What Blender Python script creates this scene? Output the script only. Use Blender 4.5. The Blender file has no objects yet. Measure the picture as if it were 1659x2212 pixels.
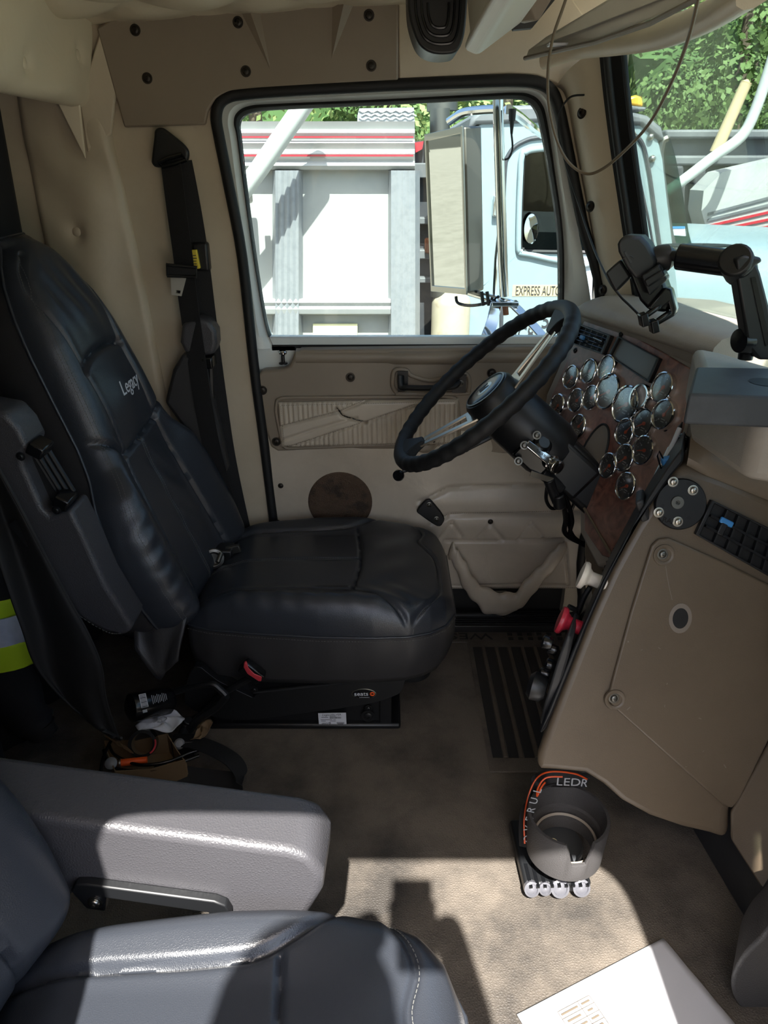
import bpy, bmesh, math, random
import numpy as np
from mathutils import Vector as V, Matrix
R = math.radians
random.seed(7)
sc = bpy.context.scene
col = sc.collection

# ---------------------------------------------------------------- camera
CAM_Z, PITCH, FPX = 1.22, R(25), 1600.0
cam = bpy.data.cameras.new('camera')
camo = bpy.data.objects.new('camera', cam)
col.objects.link(camo)
cam.sensor_fit = 'VERTICAL'
cam.sensor_height = 36.0
cam.sensor_width = 27.0
cam.lens = 36.0 * FPX / 2212.0
cam.clip_start = 0.02
cam.clip_end = 200
camo.location = (0, 0, CAM_Z)
camo.rotation_euler = (R(90) - PITCH, 0, 0)
sc.camera = camo

# ---------------------------------------------------------------- sky, sun, exposure
wd = bpy.data.worlds.new('sky')
sc.world = wd
wd.use_nodes = True
wn = wd.node_tree
bg = wn.nodes['Background']
sky = wn.nodes.new('ShaderNodeTexSky')
sky.sky_type = 'NISHITA'
sky.sun_disc = False
sky.sun_elevation = R(56)
sky.sun_rotation = R(180)
sky.air_density = 1.0
sky.dust_density = 2.5
sky.ozone_density = 1.0
wn.links.new(sky.outputs['Color'], bg.inputs['Color'])
bg.inputs['Strength'].default_value = 0.35
sl = bpy.data.lights.new('sun', 'SUN')
sl.energy = 13.0
sl.angle = R(0.6)
sl.color = (1.0, 0.965, 0.905)
so = bpy.data.objects.new('sun', sl)
col.objects.link(so)
so.location = (0, -4, 6)
so.rotation_euler = V((0.0, 0.5757, -0.8177)).to_track_quat('-Z', 'Y').to_euler()
vs = sc.view_settings
vs.view_transform = 'Standard'
vs.look = 'None'
vs.gamma = 1.0
vs.exposure = 0.8
vs.use_curve_mapping = False

# ---------------------------------------------------------------- picking points in the place
def ray(u, v):
    a = (u - 829.5) / FPX
    b = -(v - 1106) / FPX
    return V((a, math.cos(PITCH) + math.sin(PITCH) * b, -math.sin(PITCH) + math.cos(PITCH) * b))
C0 = V((0, 0, CAM_Z))
def P(u, v, y):
    d = ray(u, v)
    return C0 + d * (y / d.y)
def G(u, v, z=0.0):
    d = ray(u, v)
    return C0 + d * ((z - CAM_Z) / d.z)
def PX(u, v, x):
    d = ray(u, v)
    return C0 + d * (x / d.x)
def PL(u, v, o, n):
    d = ray(u, v)
    return C0 + d * ((V(o) - C0).dot(n) / d.dot(n))
def lerp(a, b, t):
    return a + (b - a) * t
def interp(xs, ys):
    return lambda x: float(np.interp(x, xs, ys))
def spline(pts, n=8, closed=False):
    """Catmull-Rom through points"""
    pts = [V(p) for p in pts]
    out = []
    m = len(pts)
    segs = m if closed else m - 1
    for i in range(segs):
        if closed:
            p0, p1, p2, p3 = pts[i - 1], pts[i], pts[(i + 1) % m], pts[(i + 2) % m]
        else:
            p0 = pts[max(i - 1, 0)]; p1 = pts[i]; p2 = pts[i + 1]; p3 = pts[min(i + 2, m - 1)]
        for k in range(n):
            t = k / n
            out.append(0.5 * ((2 * p1) + (p2 - p0) * t + (2 * p0 - 5 * p1 + 4 * p2 - p3) * t * t + (3 * p1 - p0 - 3 * p2 + p3) * t ** 3))
    if not closed:
        out.append(pts[-1])
    return out
def pix_spline(px, y, n=6, closed=False):
    return [P(p.x, p.y, y) for p in spline([(a, b, 0) for a, b in px], n, closed)]

# ---------------------------------------------------------------- materials
def lin(c):
    def f(x):
        x /= 255.0
        return x / 12.92 if x <= 0.04045 else ((x + 0.055) / 1.055) ** 2.4
    return tuple(f(x) for x in c)
MATS = {}
def mat(name, rgb, rough=0.5, metal=0.0, bump=None, mott=None, spec=0.5, coat=0.0, alpha=None, emit=None):
    """rgb in 0..255; bump=(kind, scale, strength, distance); mott=(scale, amount, rgb2, lo, hi)"""
    m = bpy.data.materials.new(name)
    m.use_nodes = True
    nt = m.node_tree
    b = nt.nodes['Principled BSDF']
    b.inputs['Base Color'].default_value = (*lin(rgb), 1)
    b.inputs['Roughness'].default_value = rough
    b.inputs['Metallic'].default_value = metal
    b.inputs['Specular IOR Level'].default_value = spec
    b.inputs['Coat Weight'].default_value = coat
    tc = nt.nodes.new('ShaderNodeTexCoord')
    if mott:
        s, amt, c2, lo, hi = mott
        nz = nt.nodes.new('ShaderNodeTexNoise')
        nz.inputs['Scale'].default_value = s
        nz.inputs['Detail'].default_value = 7
        nz.inputs['Roughness'].default_value = 0.65
        nt.links.new(tc.outputs['Object'], nz.inputs['Vector'])
        rp = nt.nodes.new('ShaderNodeValToRGB')
        rp.color_ramp.elements[0].position = lo
        rp.color_ramp.elements[1].position = hi
        c1 = lin(rgb); cc = lin(c2)
        rp.color_ramp.elements[0].color = (*c1, 1)
        rp.color_ramp.elements[1].color = (*[lerp(x, y, amt) for x, y in zip(c1, cc)], 1)
        nt.links.new(nz.outputs['Fac'], rp.inputs['Fac'])
        nt.links.new(rp.outputs['Color'], b.inputs['Base Color'])
    if bump:
        kind, s, st, dist = bump
        if kind == 'grain':
            tx = nt.nodes.new('ShaderNodeTexVoronoi')
            tx.feature = 'DISTANCE_TO_EDGE'
            out = 'Distance'
        elif kind == 'cell':
            tx = nt.nodes.new('ShaderNodeTexVoronoi')
            out = 'Distance'
        elif kind == 'crease':
            tx = nt.nodes.new('ShaderNodeTexNoise')
            tx.inputs['Detail'].default_value = 5
            tx.inputs['Distortion'].default_value = 1.2
            out = 'Fac'
        else:
            tx = nt.nodes.new('ShaderNodeTexNoise')
            tx.inputs['Detail'].default_value = 6
            out = 'Fac'
        tx.inputs['Scale'].default_value = s
        nt.links.new(tc.outputs['Object'], tx.inputs['Vector'])
        bp = nt.nodes.new('ShaderNodeBump')
        bp.inputs['Strength'].default_value = st
        bp.inputs['Distance'].default_value = dist
        nt.links.new(tx.outputs[out], bp.inputs['Height'])
        nt.links.new(bp.outputs['Normal'], b.inputs['Normal'])
    if emit:
        b.inputs['Emission Color'].default_value = (*lin(emit[0]), 1)
        b.inputs['Emission Strength'].default_value = emit[1]
    MATS[name] = m
    return m
def glass(name, tint=(255, 255, 255), rough=0.0, refl=1.0):
    m = bpy.data.materials.new(name)
    m.use_nodes = True
    nt = m.node_tree
    nt.nodes.remove(nt.nodes['Principled BSDF'])
    out = nt.nodes['Material Output']
    tr = nt.nodes.new('ShaderNodeBsdfTransparent')
    tr.inputs['Color'].default_value = (*lin(tint), 1)
    gl = nt.nodes.new('ShaderNodeBsdfGlossy')
    gl.inputs['Roughness'].default_value = rough
    fr = nt.nodes.new('ShaderNodeFresnel')
    fr.inputs['IOR'].default_value = 1.45
    ml = nt.nodes.new('ShaderNodeMath')
    ml.operation = 'MULTIPLY'
    ml.inputs[1].default_value = refl
    mx = nt.nodes.new('ShaderNodeMixShader')
    nt.links.new(fr.outputs['Fac'], ml.inputs[0])
    nt.links.new(ml.outputs['Value'], mx.inputs['Fac'])
    nt.links.new(tr.outputs['BSDF'], mx.inputs[1])
    nt.links.new(gl.outputs['BSDF'], mx.inputs[2])
    nt.links.new(mx.outputs['Shader'], out.inputs['Surface'])
    MATS[name] = m
    return m
mat('leather', (46, 49, 55), 0.30, bump=('grain', 420, 0.25, 0.0012))
mat('leather_side', (50, 49, 50), 0.42, bump=('grain', 380, 0.25, 0.0012))
mat('leather_arm', (66, 65, 68), 0.40, bump=('grain', 260, 0.45, 0.0015))
mat('thread', (96, 96, 93), 0.7)
mat('seam', (9, 9, 10), 0.6)
mat('black_plastic', (21, 22, 24), 0.42)
mat('black_gloss', (16, 17, 19), 0.22)
mat('black_rubber', (15, 16, 18), 0.62)
mat('black_cloth', (20, 20, 23), 0.85, bump=('noise', 300, 0.3, 0.001))
mat('drape', (26, 25, 25), 0.7, bump=('crease', 20, 0.25, 0.006))
mat('webbing', (22, 22, 24), 0.75, bump=('cell', 500, 0.4, 0.0008))
mat('tan_vinyl', (194, 181, 159), 0.44, bump=('grain', 330, 0.15, 0.001), mott=(4, 0.5, (170, 157, 136), 0.42, 0.68))
mat('tan_pad', (190, 177, 155), 0.40, bump=('crease', 11, 0.12, 0.012), mott=(5, 0.5, (168, 155, 134), 0.42, 0.68))
mat('door_vinyl', (192, 180, 163), 0.30, bump=('crease', 14, 0.14, 0.01), mott=(4, 0.6, (160, 149, 133), 0.42, 0.68))
mat('brown_plastic', (140, 127, 112), 0.42, bump=('grain', 420, 0.1, 0.0008), mott=(3, 0.5, (126, 114, 100), 0.42, 0.68))
mat('dark_tan', (124, 114, 103), 0.5, bump=('grain', 420, 0.1, 0.0008), mott=(3, 0.5, (108, 100, 90), 0.42, 0.68))
mat('dash_tan', (112, 99, 83), 0.40, bump=('grain', 300, 0.2, 0.001), mott=(6, 0.6, (94, 83, 69), 0.4, 0.7))
mat('dash_top', (150, 142, 131), 0.45, bump=('grain', 260, 0.25, 0.001), mott=(7, 0.6, (126, 118, 108), 0.4, 0.7))
mat('console_tan', (100, 87, 71), 0.40, bump=('grain', 260, 0.18, 0.001), mott=(5, 0.5, (84, 72, 59), 0.44, 0.7))
mat('ceiling_vinyl', (212, 199, 174), 0.45, bump=('crease', 9, 0.2, 0.012))
mat('white_paint', (222, 228, 226), 0.28, mott=(9, 0.3, (170, 176, 172), 0.55, 0.75))
mat('floor_rubber', (98, 90, 81), 0.62, bump=('grain', 210, 0.7, 0.0022), mott=(5, 1.0, (56, 52, 48), 0.42, 0.66))
mat('mat_rubber', (70, 65, 60), 0.6, bump=('noise', 200, 0.3, 0.0015), mott=(7, 0.7, (96, 86, 76), 0.5, 0.75))
mat('rib_rubber', (92, 83, 73), 0.65, mott=(12, 0.6, (60, 55, 50), 0.45, 0.7))
mat('groove_rubber', (32, 31, 31), 0.5)
mat('kick', (44, 44, 45), 0.5, bump=('noise', 120, 0.2, 0.001), mott=(6, 0.5, (70, 68, 66), 0.55, 0.75))
mat('chrome', (225, 225, 225), 0.08, 1.0)
mat('steel', (170, 168, 160), 0.28, 1.0)
mat('brushed', (196, 190, 178), 0.32, 1.0)
mat('dull_metal', (120, 118, 112), 0.4, 1.0)
mat('visor_vinyl', (204, 197, 184), 0.45, bump=('grain', 300, 0.15, 0.001))
mat('dusty_rim', (150, 140, 126), 0.6)
mat('lamp_grey', (74, 76, 79), 0.4)
mat('grey_cap', (120, 120, 122), 0.4)
mat('screw', (52, 47, 42), 0.4, 0.6)
mat('seat_steel', (22, 23, 25), 0.38, 0.2)
mat('mirror_glass', (215, 218, 216), 0.02, 1.0)
mat('gauge_face', (62, 62, 61), 0.5)
mat('gauge_mark', (190, 190, 186), 0.6)
mat('needle', (226, 92, 44), 0.5)
mat('display', (92, 90, 86), 0.3)
mat('white_plastic', (226, 216, 200), 0.35)
mat('red_plastic', (176, 40, 58), 0.35)
mat('red_button', (190, 56, 66), 0.4)
mat('orange', (222, 84, 30), 0.45)
mat('blue_plastic', (60, 130, 190), 0.4)
mat('yellow', (214, 190, 60), 0.5)
mat('hivis', (196, 226, 40), 0.7)
mat('reflective', (196, 202, 214), 0.5, mott=(30, 0.4, (160, 166, 184), 0.45, 0.65))
mat('paper', (198, 198, 202), 0.75, bump=('noise', 14, 0.08, 0.004))
mat('ink', (52, 52, 56), 0.7)
mat('faint_ink', (95, 85, 72), 0.7)
mat('grey_ink', (150, 152, 156), 0.6)
mat('cardboard', (112, 90, 64), 0.8)
mat('cream', (232, 226, 180), 0.6)
mat('label_grey', (196, 198, 204), 0.45)
mat('mesh_brown', (86, 68, 54), 0.8, bump=('cell', 380, 1.0, 0.002), mott=(16, 0.8, (50, 40, 34), 0.52, 0.62))
mat('cup_plastic', (64, 62, 62), 0.55, bump=('grain', 260, 0.5, 0.0015))
mat('slab', (52, 56, 60), 0.55, mott=(8, 0.6, (84, 88, 92), 0.45, 0.75))
mat('cable_tan', (104, 92, 74), 0.5)
mat('clear_lens', (110, 110, 116), 0.12, 0.3)
mat('blue_paint', (136, 153, 159), 0.34, mott=(2.5, 0.5, (152, 168, 172), 0.42, 0.7))
mat('hood_white', (168, 178, 170), 0.3, mott=(5, 0.7, (146, 157, 142), 0.45, 0.65))
mat('trailer_white', (178, 178, 176), 0.5, mott=(3, 0.6, (156, 158, 158), 0.42, 0.7))
mat('trailer_panel', (174, 174, 170), 0.5, mott=(5, 0.7, (152, 153, 153), 0.45, 0.72))
mat('alloy', (156, 158, 161), 0.5, 0.3, mott=(30, 0.5, (128, 132, 136), 0.45, 0.7))
mat('red_stripe', (180, 44, 56), 0.5)
mat('grey_paint', (98, 100, 104), 0.6, mott=(3, 0.6, (128, 130, 132), 0.45, 0.7))
mat('dark_frame', (58, 60, 66), 0.6, mott=(8, 0.6, (92, 90, 92), 0.5, 0.7))
mat('rusty_cream', (168, 158, 138), 0.5, mott=(5, 1.0, (128, 94, 66), 0.55, 0.75))
mat('rust', (140, 84, 56), 0.8)
mat('cab_dark', (24, 28, 28), 0.5)
mat('amber', (222, 170, 60), 0.3)
mat('wood_pole', (196, 176, 138), 0.8)
mat('white_pole', (186, 188, 184), 0.5)
mat('leaf_light', (124, 140, 82), 0.7)
mat('leaf_mid', (92, 116, 62), 0.7)
mat('leaf_dark', (70, 98, 50), 0.75)
mat('bark', (96, 84, 70), 0.9, bump=('noise', 30, 0.6, 0.02))
mat('gravel', (142, 133, 119), 0.95, bump=('noise', 60, 0.5, 0.02), mott=(3, 0.6, (116, 108, 94), 0.42, 0.66))
mat('skin', (190, 140, 112), 0.5)
mat('shirt', (70, 80, 96), 0.85)
mat('trousers', (48, 52, 60), 0.85)
mat('tongue_metal', (190, 186, 176), 0.35, 0.35)
glass('window_glass', (218, 226, 224), 0.0, 0.5)
glass('windshield_glass', (216, 226, 222), 0.0, 0.45)
glass('tinted_glass', (120, 150, 140), 0.0, 1.0)
glass('gauge_glass', (225, 225, 225), 0.16, 0.40)
# burl wood for the gauge panel: red-brown burl with a worn, dusty bloom
def burl():
    m = bpy.data.materials.new('burl_wood')
    m.use_nodes = True
    nt = m.node_tree
    b = nt.nodes['Principled BSDF']
    tc = nt.nodes.new('ShaderNodeTexCoord')
    n1 = nt.nodes.new('ShaderNodeTexNoise')
    n1.inputs['Scale'].default_value = 26
    n1.inputs['Detail'].default_value = 9
    n1.inputs['Distortion'].default_value = 2.2
    r1 = nt.nodes.new('ShaderNodeValToRGB')
    e = r1.color_ramp.elements
    e[0].position = 0.35; e[0].color = (*lin((84, 44, 36)), 1)
    e[1].position = 0.70; e[1].color = (*lin((150, 98, 82)), 1)
    n2 = nt.nodes.new('ShaderNodeTexNoise')
    n2.inputs['Scale'].default_value = 5
    n2.inputs['Detail'].default_value = 8
    r2 = nt.nodes.new('ShaderNodeValToRGB')
    r2.color_ramp.elements[0].position = 0.36
    r2.color_ramp.elements[1].position = 0.66
    mx = nt.nodes.new('ShaderNodeMixRGB')
    mx.inputs['Color2'].default_value = (*lin((164, 146, 136)), 1)
    md = nt.nodes.new('ShaderNodeMath'); md.operation = 'MULTIPLY'; md.inputs[1].default_value = 0.85
    for n in (n1, n2):
        nt.links.new(tc.outputs['Object'], n.inputs['Vector'])
    nt.links.new(n1.outputs['Fac'], r1.inputs['Fac'])
    nt.links.new(n2.outputs['Fac'], r2.inputs['Fac'])
    nt.links.new(r2.outputs['Color'], md.inputs[0])
    nt.links.new(md.outputs['Value'], mx.inputs['Fac'])
    nt.links.new(r1.outputs['Color'], mx.inputs['Color1'])
    nt.links.new(mx.outputs['Color'], b.inputs['Base Color'])
    b.inputs['Roughness'].default_value = 0.32
    MATS['burl_wood'] = m
burl()

# ---------------------------------------------------------------- scene graph helpers
WM = {}
def tag(o, label=None, cat=None, group=None, kind=None):
    if label: o['label'] = label
    if cat: o['category'] = cat
    if group: o['group'] = group
    if kind: o['kind'] = kind
    return o
def thing(name, label, cat, loc, group=None, kind=None):
    o = bpy.data.objects.new(name, None)
    o.empty_display_size = 0.05
    col.objects.link(o)
    o.location = V(loc)
    WM[o.name] = V(loc)
    return tag(o, label, cat, group, kind)
class MB:
    def __init__(s):
        s.bm = bmesh.new()
    def face(s, pts):
        vs_ = [s.bm.verts.new(p) for p in pts]
        return s.bm.faces.new(vs_)
    def grid(s, rows, close_u=False, close_v=False):
        vv = [[s.bm.verts.new(p) for p in r] for r in rows]
        nr, nc = len(vv), len(vv[0])
        for i in range(nr if close_u else nr - 1):
            for j in range(nc if close_v else nc - 1):
                q = [vv[i][j], vv[i][(j + 1) % nc], vv[(i + 1) % nr][(j + 1) % nc], vv[(i + 1) % nr][j]]
                try: s.bm.faces.new(q)
                except ValueError: pass
        return vv
    def box(s, c, size, axes=None):
        c = V(c)
        ax = axes or (V((1, 0, 0)), V((0, 1, 0)), V((0, 0, 1)))
        ax = [V(a).normalized() for a in ax]
        h = [x / 2 for x in size]
        pts = {}
        for i in (-1, 1):
            for j in (-1, 1):
                for k in (-1, 1):
                    pts[i, j, k] = s.bm.verts.new(c + ax[0] * i * h[0] + ax[1] * j * h[1] + ax[2] * k * h[2])
        for f in ([(-1, -1, -1), (-1, 1, -1), (1, 1, -1), (1, -1, -1)], [(-1, -1, 1), (1, -1, 1), (1, 1, 1), (-1, 1, 1)],
                  [(-1, -1, -1), (1, -1, -1), (1, -1, 1), (-1, -1, 1)], [(1, -1, -1), (1, 1, -1), (1, 1, 1), (1, -1, 1)],
                  [(1, 1, -1), (-1, 1, -1), (-1, 1, 1), (1, 1, 1)], [(-1, 1, -1), (-1, -1, -1), (-1, -1, 1), (-1, 1, 1)]):
            s.bm.faces.new([pts[q] for q in f])
        return s
    def tube(s, pts, r, n=10, closed=False, flat=1.0, up=None):
        pts = [V(p) for p in pts]
        m = len(pts)
        rs = r if isinstance(r, (list, tuple)) else [r] * m
        rows = []
        prev = V(up) if up else None
        for i, p in enumerate(pts):
            if closed: t = pts[(i + 1) % m] - pts[i - 1]
            else: t = pts[min(i + 1, m - 1)] - pts[max(i - 1, 0)]
            if t.length < 1e-9: t = V((0, 0, 1))
            t.normalize()
            if prev is None:
                prev = t.orthogonal()
            a = prev - t * prev.dot(t)
            if a.length < 1e-6: a = t.orthogonal()
            a.normalize()
            b = t.cross(a)
            prev = a
            rows.append([p + a * (math.cos(2 * math.pi * k / n) * rs[i]) + b * (math.sin(2 * math.pi * k / n) * rs[i] * flat) for k in range(n)])
        vv = s.grid(rows, closed, True)
        if not closed:
            s.bm.faces.new(list(reversed(vv[0])))
            s.bm.faces.new(vv[-1])
        return s
    def ribbon(s, pts, wd, w, t):
        """flat strap; wd = list or single width direction"""
        pts = [V(p) for p in pts]
        rows = []
        m = len(pts)
        for i, p in enumerate(pts):
            tt = (pts[min(i + 1, m - 1)] - pts[max(i - 1, 0)]).normalized()
            d = V(wd[i] if isinstance(wd, list) else wd)
            d = (d - tt * d.dot(tt)).normalized()
            nn = tt.cross(d)
            ww = w[i] if isinstance(w, list) else w
            rows.append([p + d * ww / 2 + nn * t / 2, p - d * ww / 2 + nn * t / 2, p - d * ww / 2 - nn * t / 2, p + d * ww / 2 - nn * t / 2])
        vv = s.grid(rows, False, True)
        s.bm.faces.new(list(reversed(vv[0])))
        s.bm.faces.new(vv[-1])
        return s
    def prism(s, poly, ext):
        poly = [V(p) for p in poly]
        ext = V(ext)
        a = [s.bm.verts.new(p) for p in poly]
        b = [s.bm.verts.new(p + ext) for p in poly]
        n = len(a)
        s.bm.faces.new(a)
        s.bm.faces.new(list(reversed(b)))
        for i in range(n):
            s.bm.faces.new([a[i], b[i], b[(i + 1) % n], a[(i + 1) % n]])
        return s
    def ring(s, inner, outer, ext):
        """plate with a hole; inner and outer loops have the same count"""
        ext = V(ext)
        n = len(inner)
        L = [[s.bm.verts.new(V(p)) for p in inner], [s.bm.verts.new(V(p)) for p in outer],
             [s.bm.verts.new(V(p) + ext) for p in outer], [s.bm.verts.new(V(p) + ext) for p in inner]]
        for k in range(4):
            A, B = L[k], L[(k + 1) % 4]
            for i in range(n):
                s.bm.faces.new([A[i], A[(i + 1) % n], B[(i + 1) % n], B[i]])
        return s
    def lathe(s, prof, o, axis, n=32, cap=True, aspect=(1, 1), ref=None):
        """prof: list of (r, h) along axis"""
        o = V(o); ax = V(axis).normalized()
        a = V(ref) if ref else ax.orthogonal()
        a = (a - ax * a.dot(ax)).normalized()
        b = ax.cross(a)
        rows = [[o + ax * h + a * (math.cos(2 * math.pi * k / n) * r * aspect[0]) + b * (math.sin(2 * math.pi * k / n) * r * aspect[1]) for k in range(n)] for r, h in prof]
        vv = s.grid(rows, False, True)
        if cap:
            if prof[0][0] > 1e-6: s.bm.faces.new(list(reversed(vv[0])))
            if prof[-1][0] > 1e-6: s.bm.faces.new(vv[-1])
        return s
    def cyl(s, p0, p1, r0, r1=None, n=20):
        p0 = V(p0); p1 = V(p1)
        r1 = r0 if r1 is None else r1
        return s.lathe([(r0, 0), (r1, (p1 - p0).length)], p0, p1 - p0, n)
    def ball(s, c, r, n=16, m=10, sc_=(1, 1, 1)):
        c = V(c)
        rows = []
        for i in range(m + 1):
            th = math.pi * i / m
            rr = max(math.sin(th), 1e-4)
            rows.append([c + V((r * sc_[0] * rr * math.cos(2 * math.pi * k / n), r * sc_[1] * rr * math.sin(2 * math.pi * k / n), r * sc_[2] * math.cos(th))) for k in range(n)])
        s.grid(rows, False, True)
        return s
    def text(s, body, o, xd, yd, size, ext=0.0006, align='CENTER', shear=0.0, sx=1.0):
        cu = bpy.data.curves.new('txt', 'FONT')
        cu.body = body
        cu.size = size
        cu.extrude = ext
        cu.align_x = align
        cu.align_y = 'CENTER'
        cu.shear = shear
        cu.resolution_u = 3
        ob = bpy.data.objects.new('txt', cu)
        col.objects.link(ob)
        dg = bpy.context.evaluated_depsgraph_get()
        me = bpy.data.meshes.new_from_object(ob.evaluated_get(dg))
        xd = V(xd).normalized(); yd = V(yd); yd = (yd - xd * yd.dot(xd)).normalized(); zd = xd.cross(yd)
        vs_ = [s.bm.verts.new(V(o) + xd * v.co.x * sx + yd * v.co.y + zd * v.co.z) for v in me.vertices]
        for p in me.polygons:
            try: s.bm.faces.new([vs_[i] for i in p.vertices])
            except ValueError: pass
        bpy.data.objects.remove(ob)
        bpy.data.meshes.remove(me)
        bpy.data.curves.remove(cu)
        return s
    def build(s, name, m, parent=None, smooth=35, bevel=0, seg=2, sub=0, fix=True):
        bm = s.bm
        if fix:
            bmesh.ops.recalc_face_normals(bm, faces=bm.faces)
        me = bpy.data.meshes.new(name)
        if parent is not None:
            base = WM[parent.name]
        else:
            xs = [v.co for v in bm.verts]
            lo = V((min(p.x for p in xs), min(p.y for p in xs), min(p.z for p in xs)))
            hi = V((max(p.x for p in xs), max(p.y for p in xs), max(p.z for p in xs)))
            base = V(((lo.x + hi.x) / 2, (lo.y + hi.y) / 2, lo.z))
        for v in bm.verts:
            v.co -= base
        if smooth:
            for f in bm.faces: f.smooth = True
            for e in bm.edges:
                if len(e.link_faces) == 2 and e.calc_face_angle(0) > R(smooth): e.smooth = False
        bm.to_mesh(me)
        bm.free()
        me.materials.append(MATS[m])
        o = bpy.data.objects.new(name, me)
        col.objects.link(o)
        if parent is not None:
            o.parent = parent
        else:
            o.location = base
        WM[o.name] = base
        if bevel:
            md = o.modifiers.new('bevel', 'BEVEL')
            md.width = bevel; md.segments = seg; md.limit_method = 'ANGLE'; md.angle_limit = R(40)
            md.harden_normals = False
        if sub:
            md = o.modifiers.new('sub', 'SUBSURF')
            md.levels = sub; md.render_levels = sub
        return o
def seg_dist(A, B, poly):
    """distance from grid points (A,B) to a 2-D polyline"""
    best = np.full(A.shape, 1e9)
    for (x0, y0), (x1, y1) in zip(poly[:-1], poly[1:]):
        dx, dy = x1 - x0, y1 - y0
        L2 = dx * dx + dy * dy + 1e-12
        t = np.clip(((A - x0) * dx + (B - y0) * dy) / L2, 0, 1)
        best = np.minimum(best, np.hypot(A - x0 - t * dx, B - y0 - t * dy))
    return best
def smooth2(poly, n=6):
    return [(p.x, p.y) for p in spline([(a, b, 0) for a, b in poly], n)]
class Pad:
    """upholstered pad: height field over an outline, with grooves along seams"""
    def __init__(s, o, a, b, n, L, w, H, back=0.05, rim=0.05, rima=None, seams=(), wr=None, na=110, nb=90, rimp=0.5):
        s.o, s.a, s.b, s.n = V(o), V(a).normalized(), V(b).normalized(), V(n).normalized()
        s.L, s.w, s.H, s.back, s.rim, s.seams, s.wr = L, w, H, back, rim, seams, wr
        s.rima = rima or (rim, rim)
        s.na, s.nb, s.rimp = na, nb, rimp
    def wvec(s, a): return np.array([s.w(x) for x in a.ravel()]).reshape(a.shape)
    def height(s, A, B):
        W = s.wvec(A)
        db = np.clip(W - np.abs(B), 0, None)
        def prof(d, r): return np.clip(1 - (1 - np.clip(d, 0, r) / r) ** 2, 0, 1) ** s.rimp
        rim = prof(db, s.rim) * prof(A, s.rima[0]) * prof(s.L - A, s.rima[1])
        h = s.H(A, B) * rim
        for poly, wd_, dep in s.seams:
            h = h - dep * np.exp(-(seg_dist(A, B, poly) / wd_) ** 2) * np.minimum(1, rim * 1.3)
        if s.wr is not None: h = h + s.wr(A, B) * rim
        return h
    def pos(s, a, b, off=0.0):
        A = np.array([[a]], float); B = np.array([[b]], float)
        return s.o + s.a * a + s.b * b + s.n * (float(s.height(A, B)[0, 0]) + off)
    def mesh(s, mb):
        cs = lambda k: (1 - math.cos(math.pi * k)) / 2
        t = np.array([0.55 * cs(i / s.na) + 0.45 * i / s.na for i in range(s.na + 1)]) * s.L
        q = np.array([2 * (0.55 * cs(j / s.nb) + 0.45 * j / s.nb) - 1 for j in range(s.nb + 1)])
        A = np.repeat(t[:, None], s.nb + 1, 1)
        B = s.wvec(A) * q[None, :]
        Hh = s.height(A, B)
        W = s.wvec(A)
        def prof(d, r): return np.clip(1 - (1 - np.clip(d, 0, r) / r) ** 2, 0, 1) ** 0.5
        bk = -s.back * prof(np.clip(W - np.abs(B), 0, None), s.rim) * prof(A, min(s.rima)) * prof(s.L - A, min(s.rima))
        pt = lambda i, j, h: s.o + s.a * float(A[i, j]) + s.b * float(B[i, j]) + s.n * float(h[i, j])
        f = [[mb.bm.verts.new(pt(i, j, Hh)) for j in range(s.nb + 1)] for i in range(s.na + 1)]
        k = [[f[i][j] if i in (0, s.na) or j in (0, s.nb) else mb.bm.verts.new(pt(i, j, bk)) for j in range(s.nb + 1)] for i in range(s.na + 1)]
        for i in range(s.na):
            for j in range(s.nb):
                mb.bm.faces.new([f[i][j], f[i + 1][j], f[i + 1][j + 1], f[i][j + 1]])
                fb = [k[i][j], k[i][j + 1], k[i + 1][j + 1], k[i + 1][j]]
                if len({x.index if False else id(x) for x in fb}) == 4:
                    try: mb.bm.faces.new(fb)
                    except ValueError: pass
        return mb
    def stitches(s, mb, poly, off=0.0, step=0.006, ln=0.0038, th=0.0006):
        P2 = np.array(poly, float)
        sg = np.hypot(*np.diff(P2, axis=0).T)
        cum = np.concatenate([[0], np.cumsum(sg)])
        at = lambda x: (float(np.interp(x, cum, P2[:, 0])), float(np.interp(x, cum, P2[:, 1])))
        x = 0.0
        while x + ln < cum[-1]:
            a0 = at(x); a1 = at(x + ln)
            dx, dy = a1[0] - a0[0], a1[1] - a0[1]
            L = math.hypot(dx, dy) + 1e-9
            ox, oy = -dy / L * off, dx / L * off
            mb.tube([s.pos(a0[0] + ox, a0[1] + oy, 0.0004), s.pos(a1[0] + ox, a1[1] + oy, 0.0004)], th, 4)
            x += step
        return mb
# ================================================================= SETTING
def structure(o, label, cat):
    return tag(o, label, cat, kind='structure')
YD = 1.85                                      # plane of the driver's door opening
m = MB(); m.box((-0.31, 0.98, -0.02), (1.94, 1.80, 0.04))
structure(m.build('floor', 'floor_rubber', bevel=0.004), 'dusty black rubber cab floor with pebbled grain', 'floor')

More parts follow.
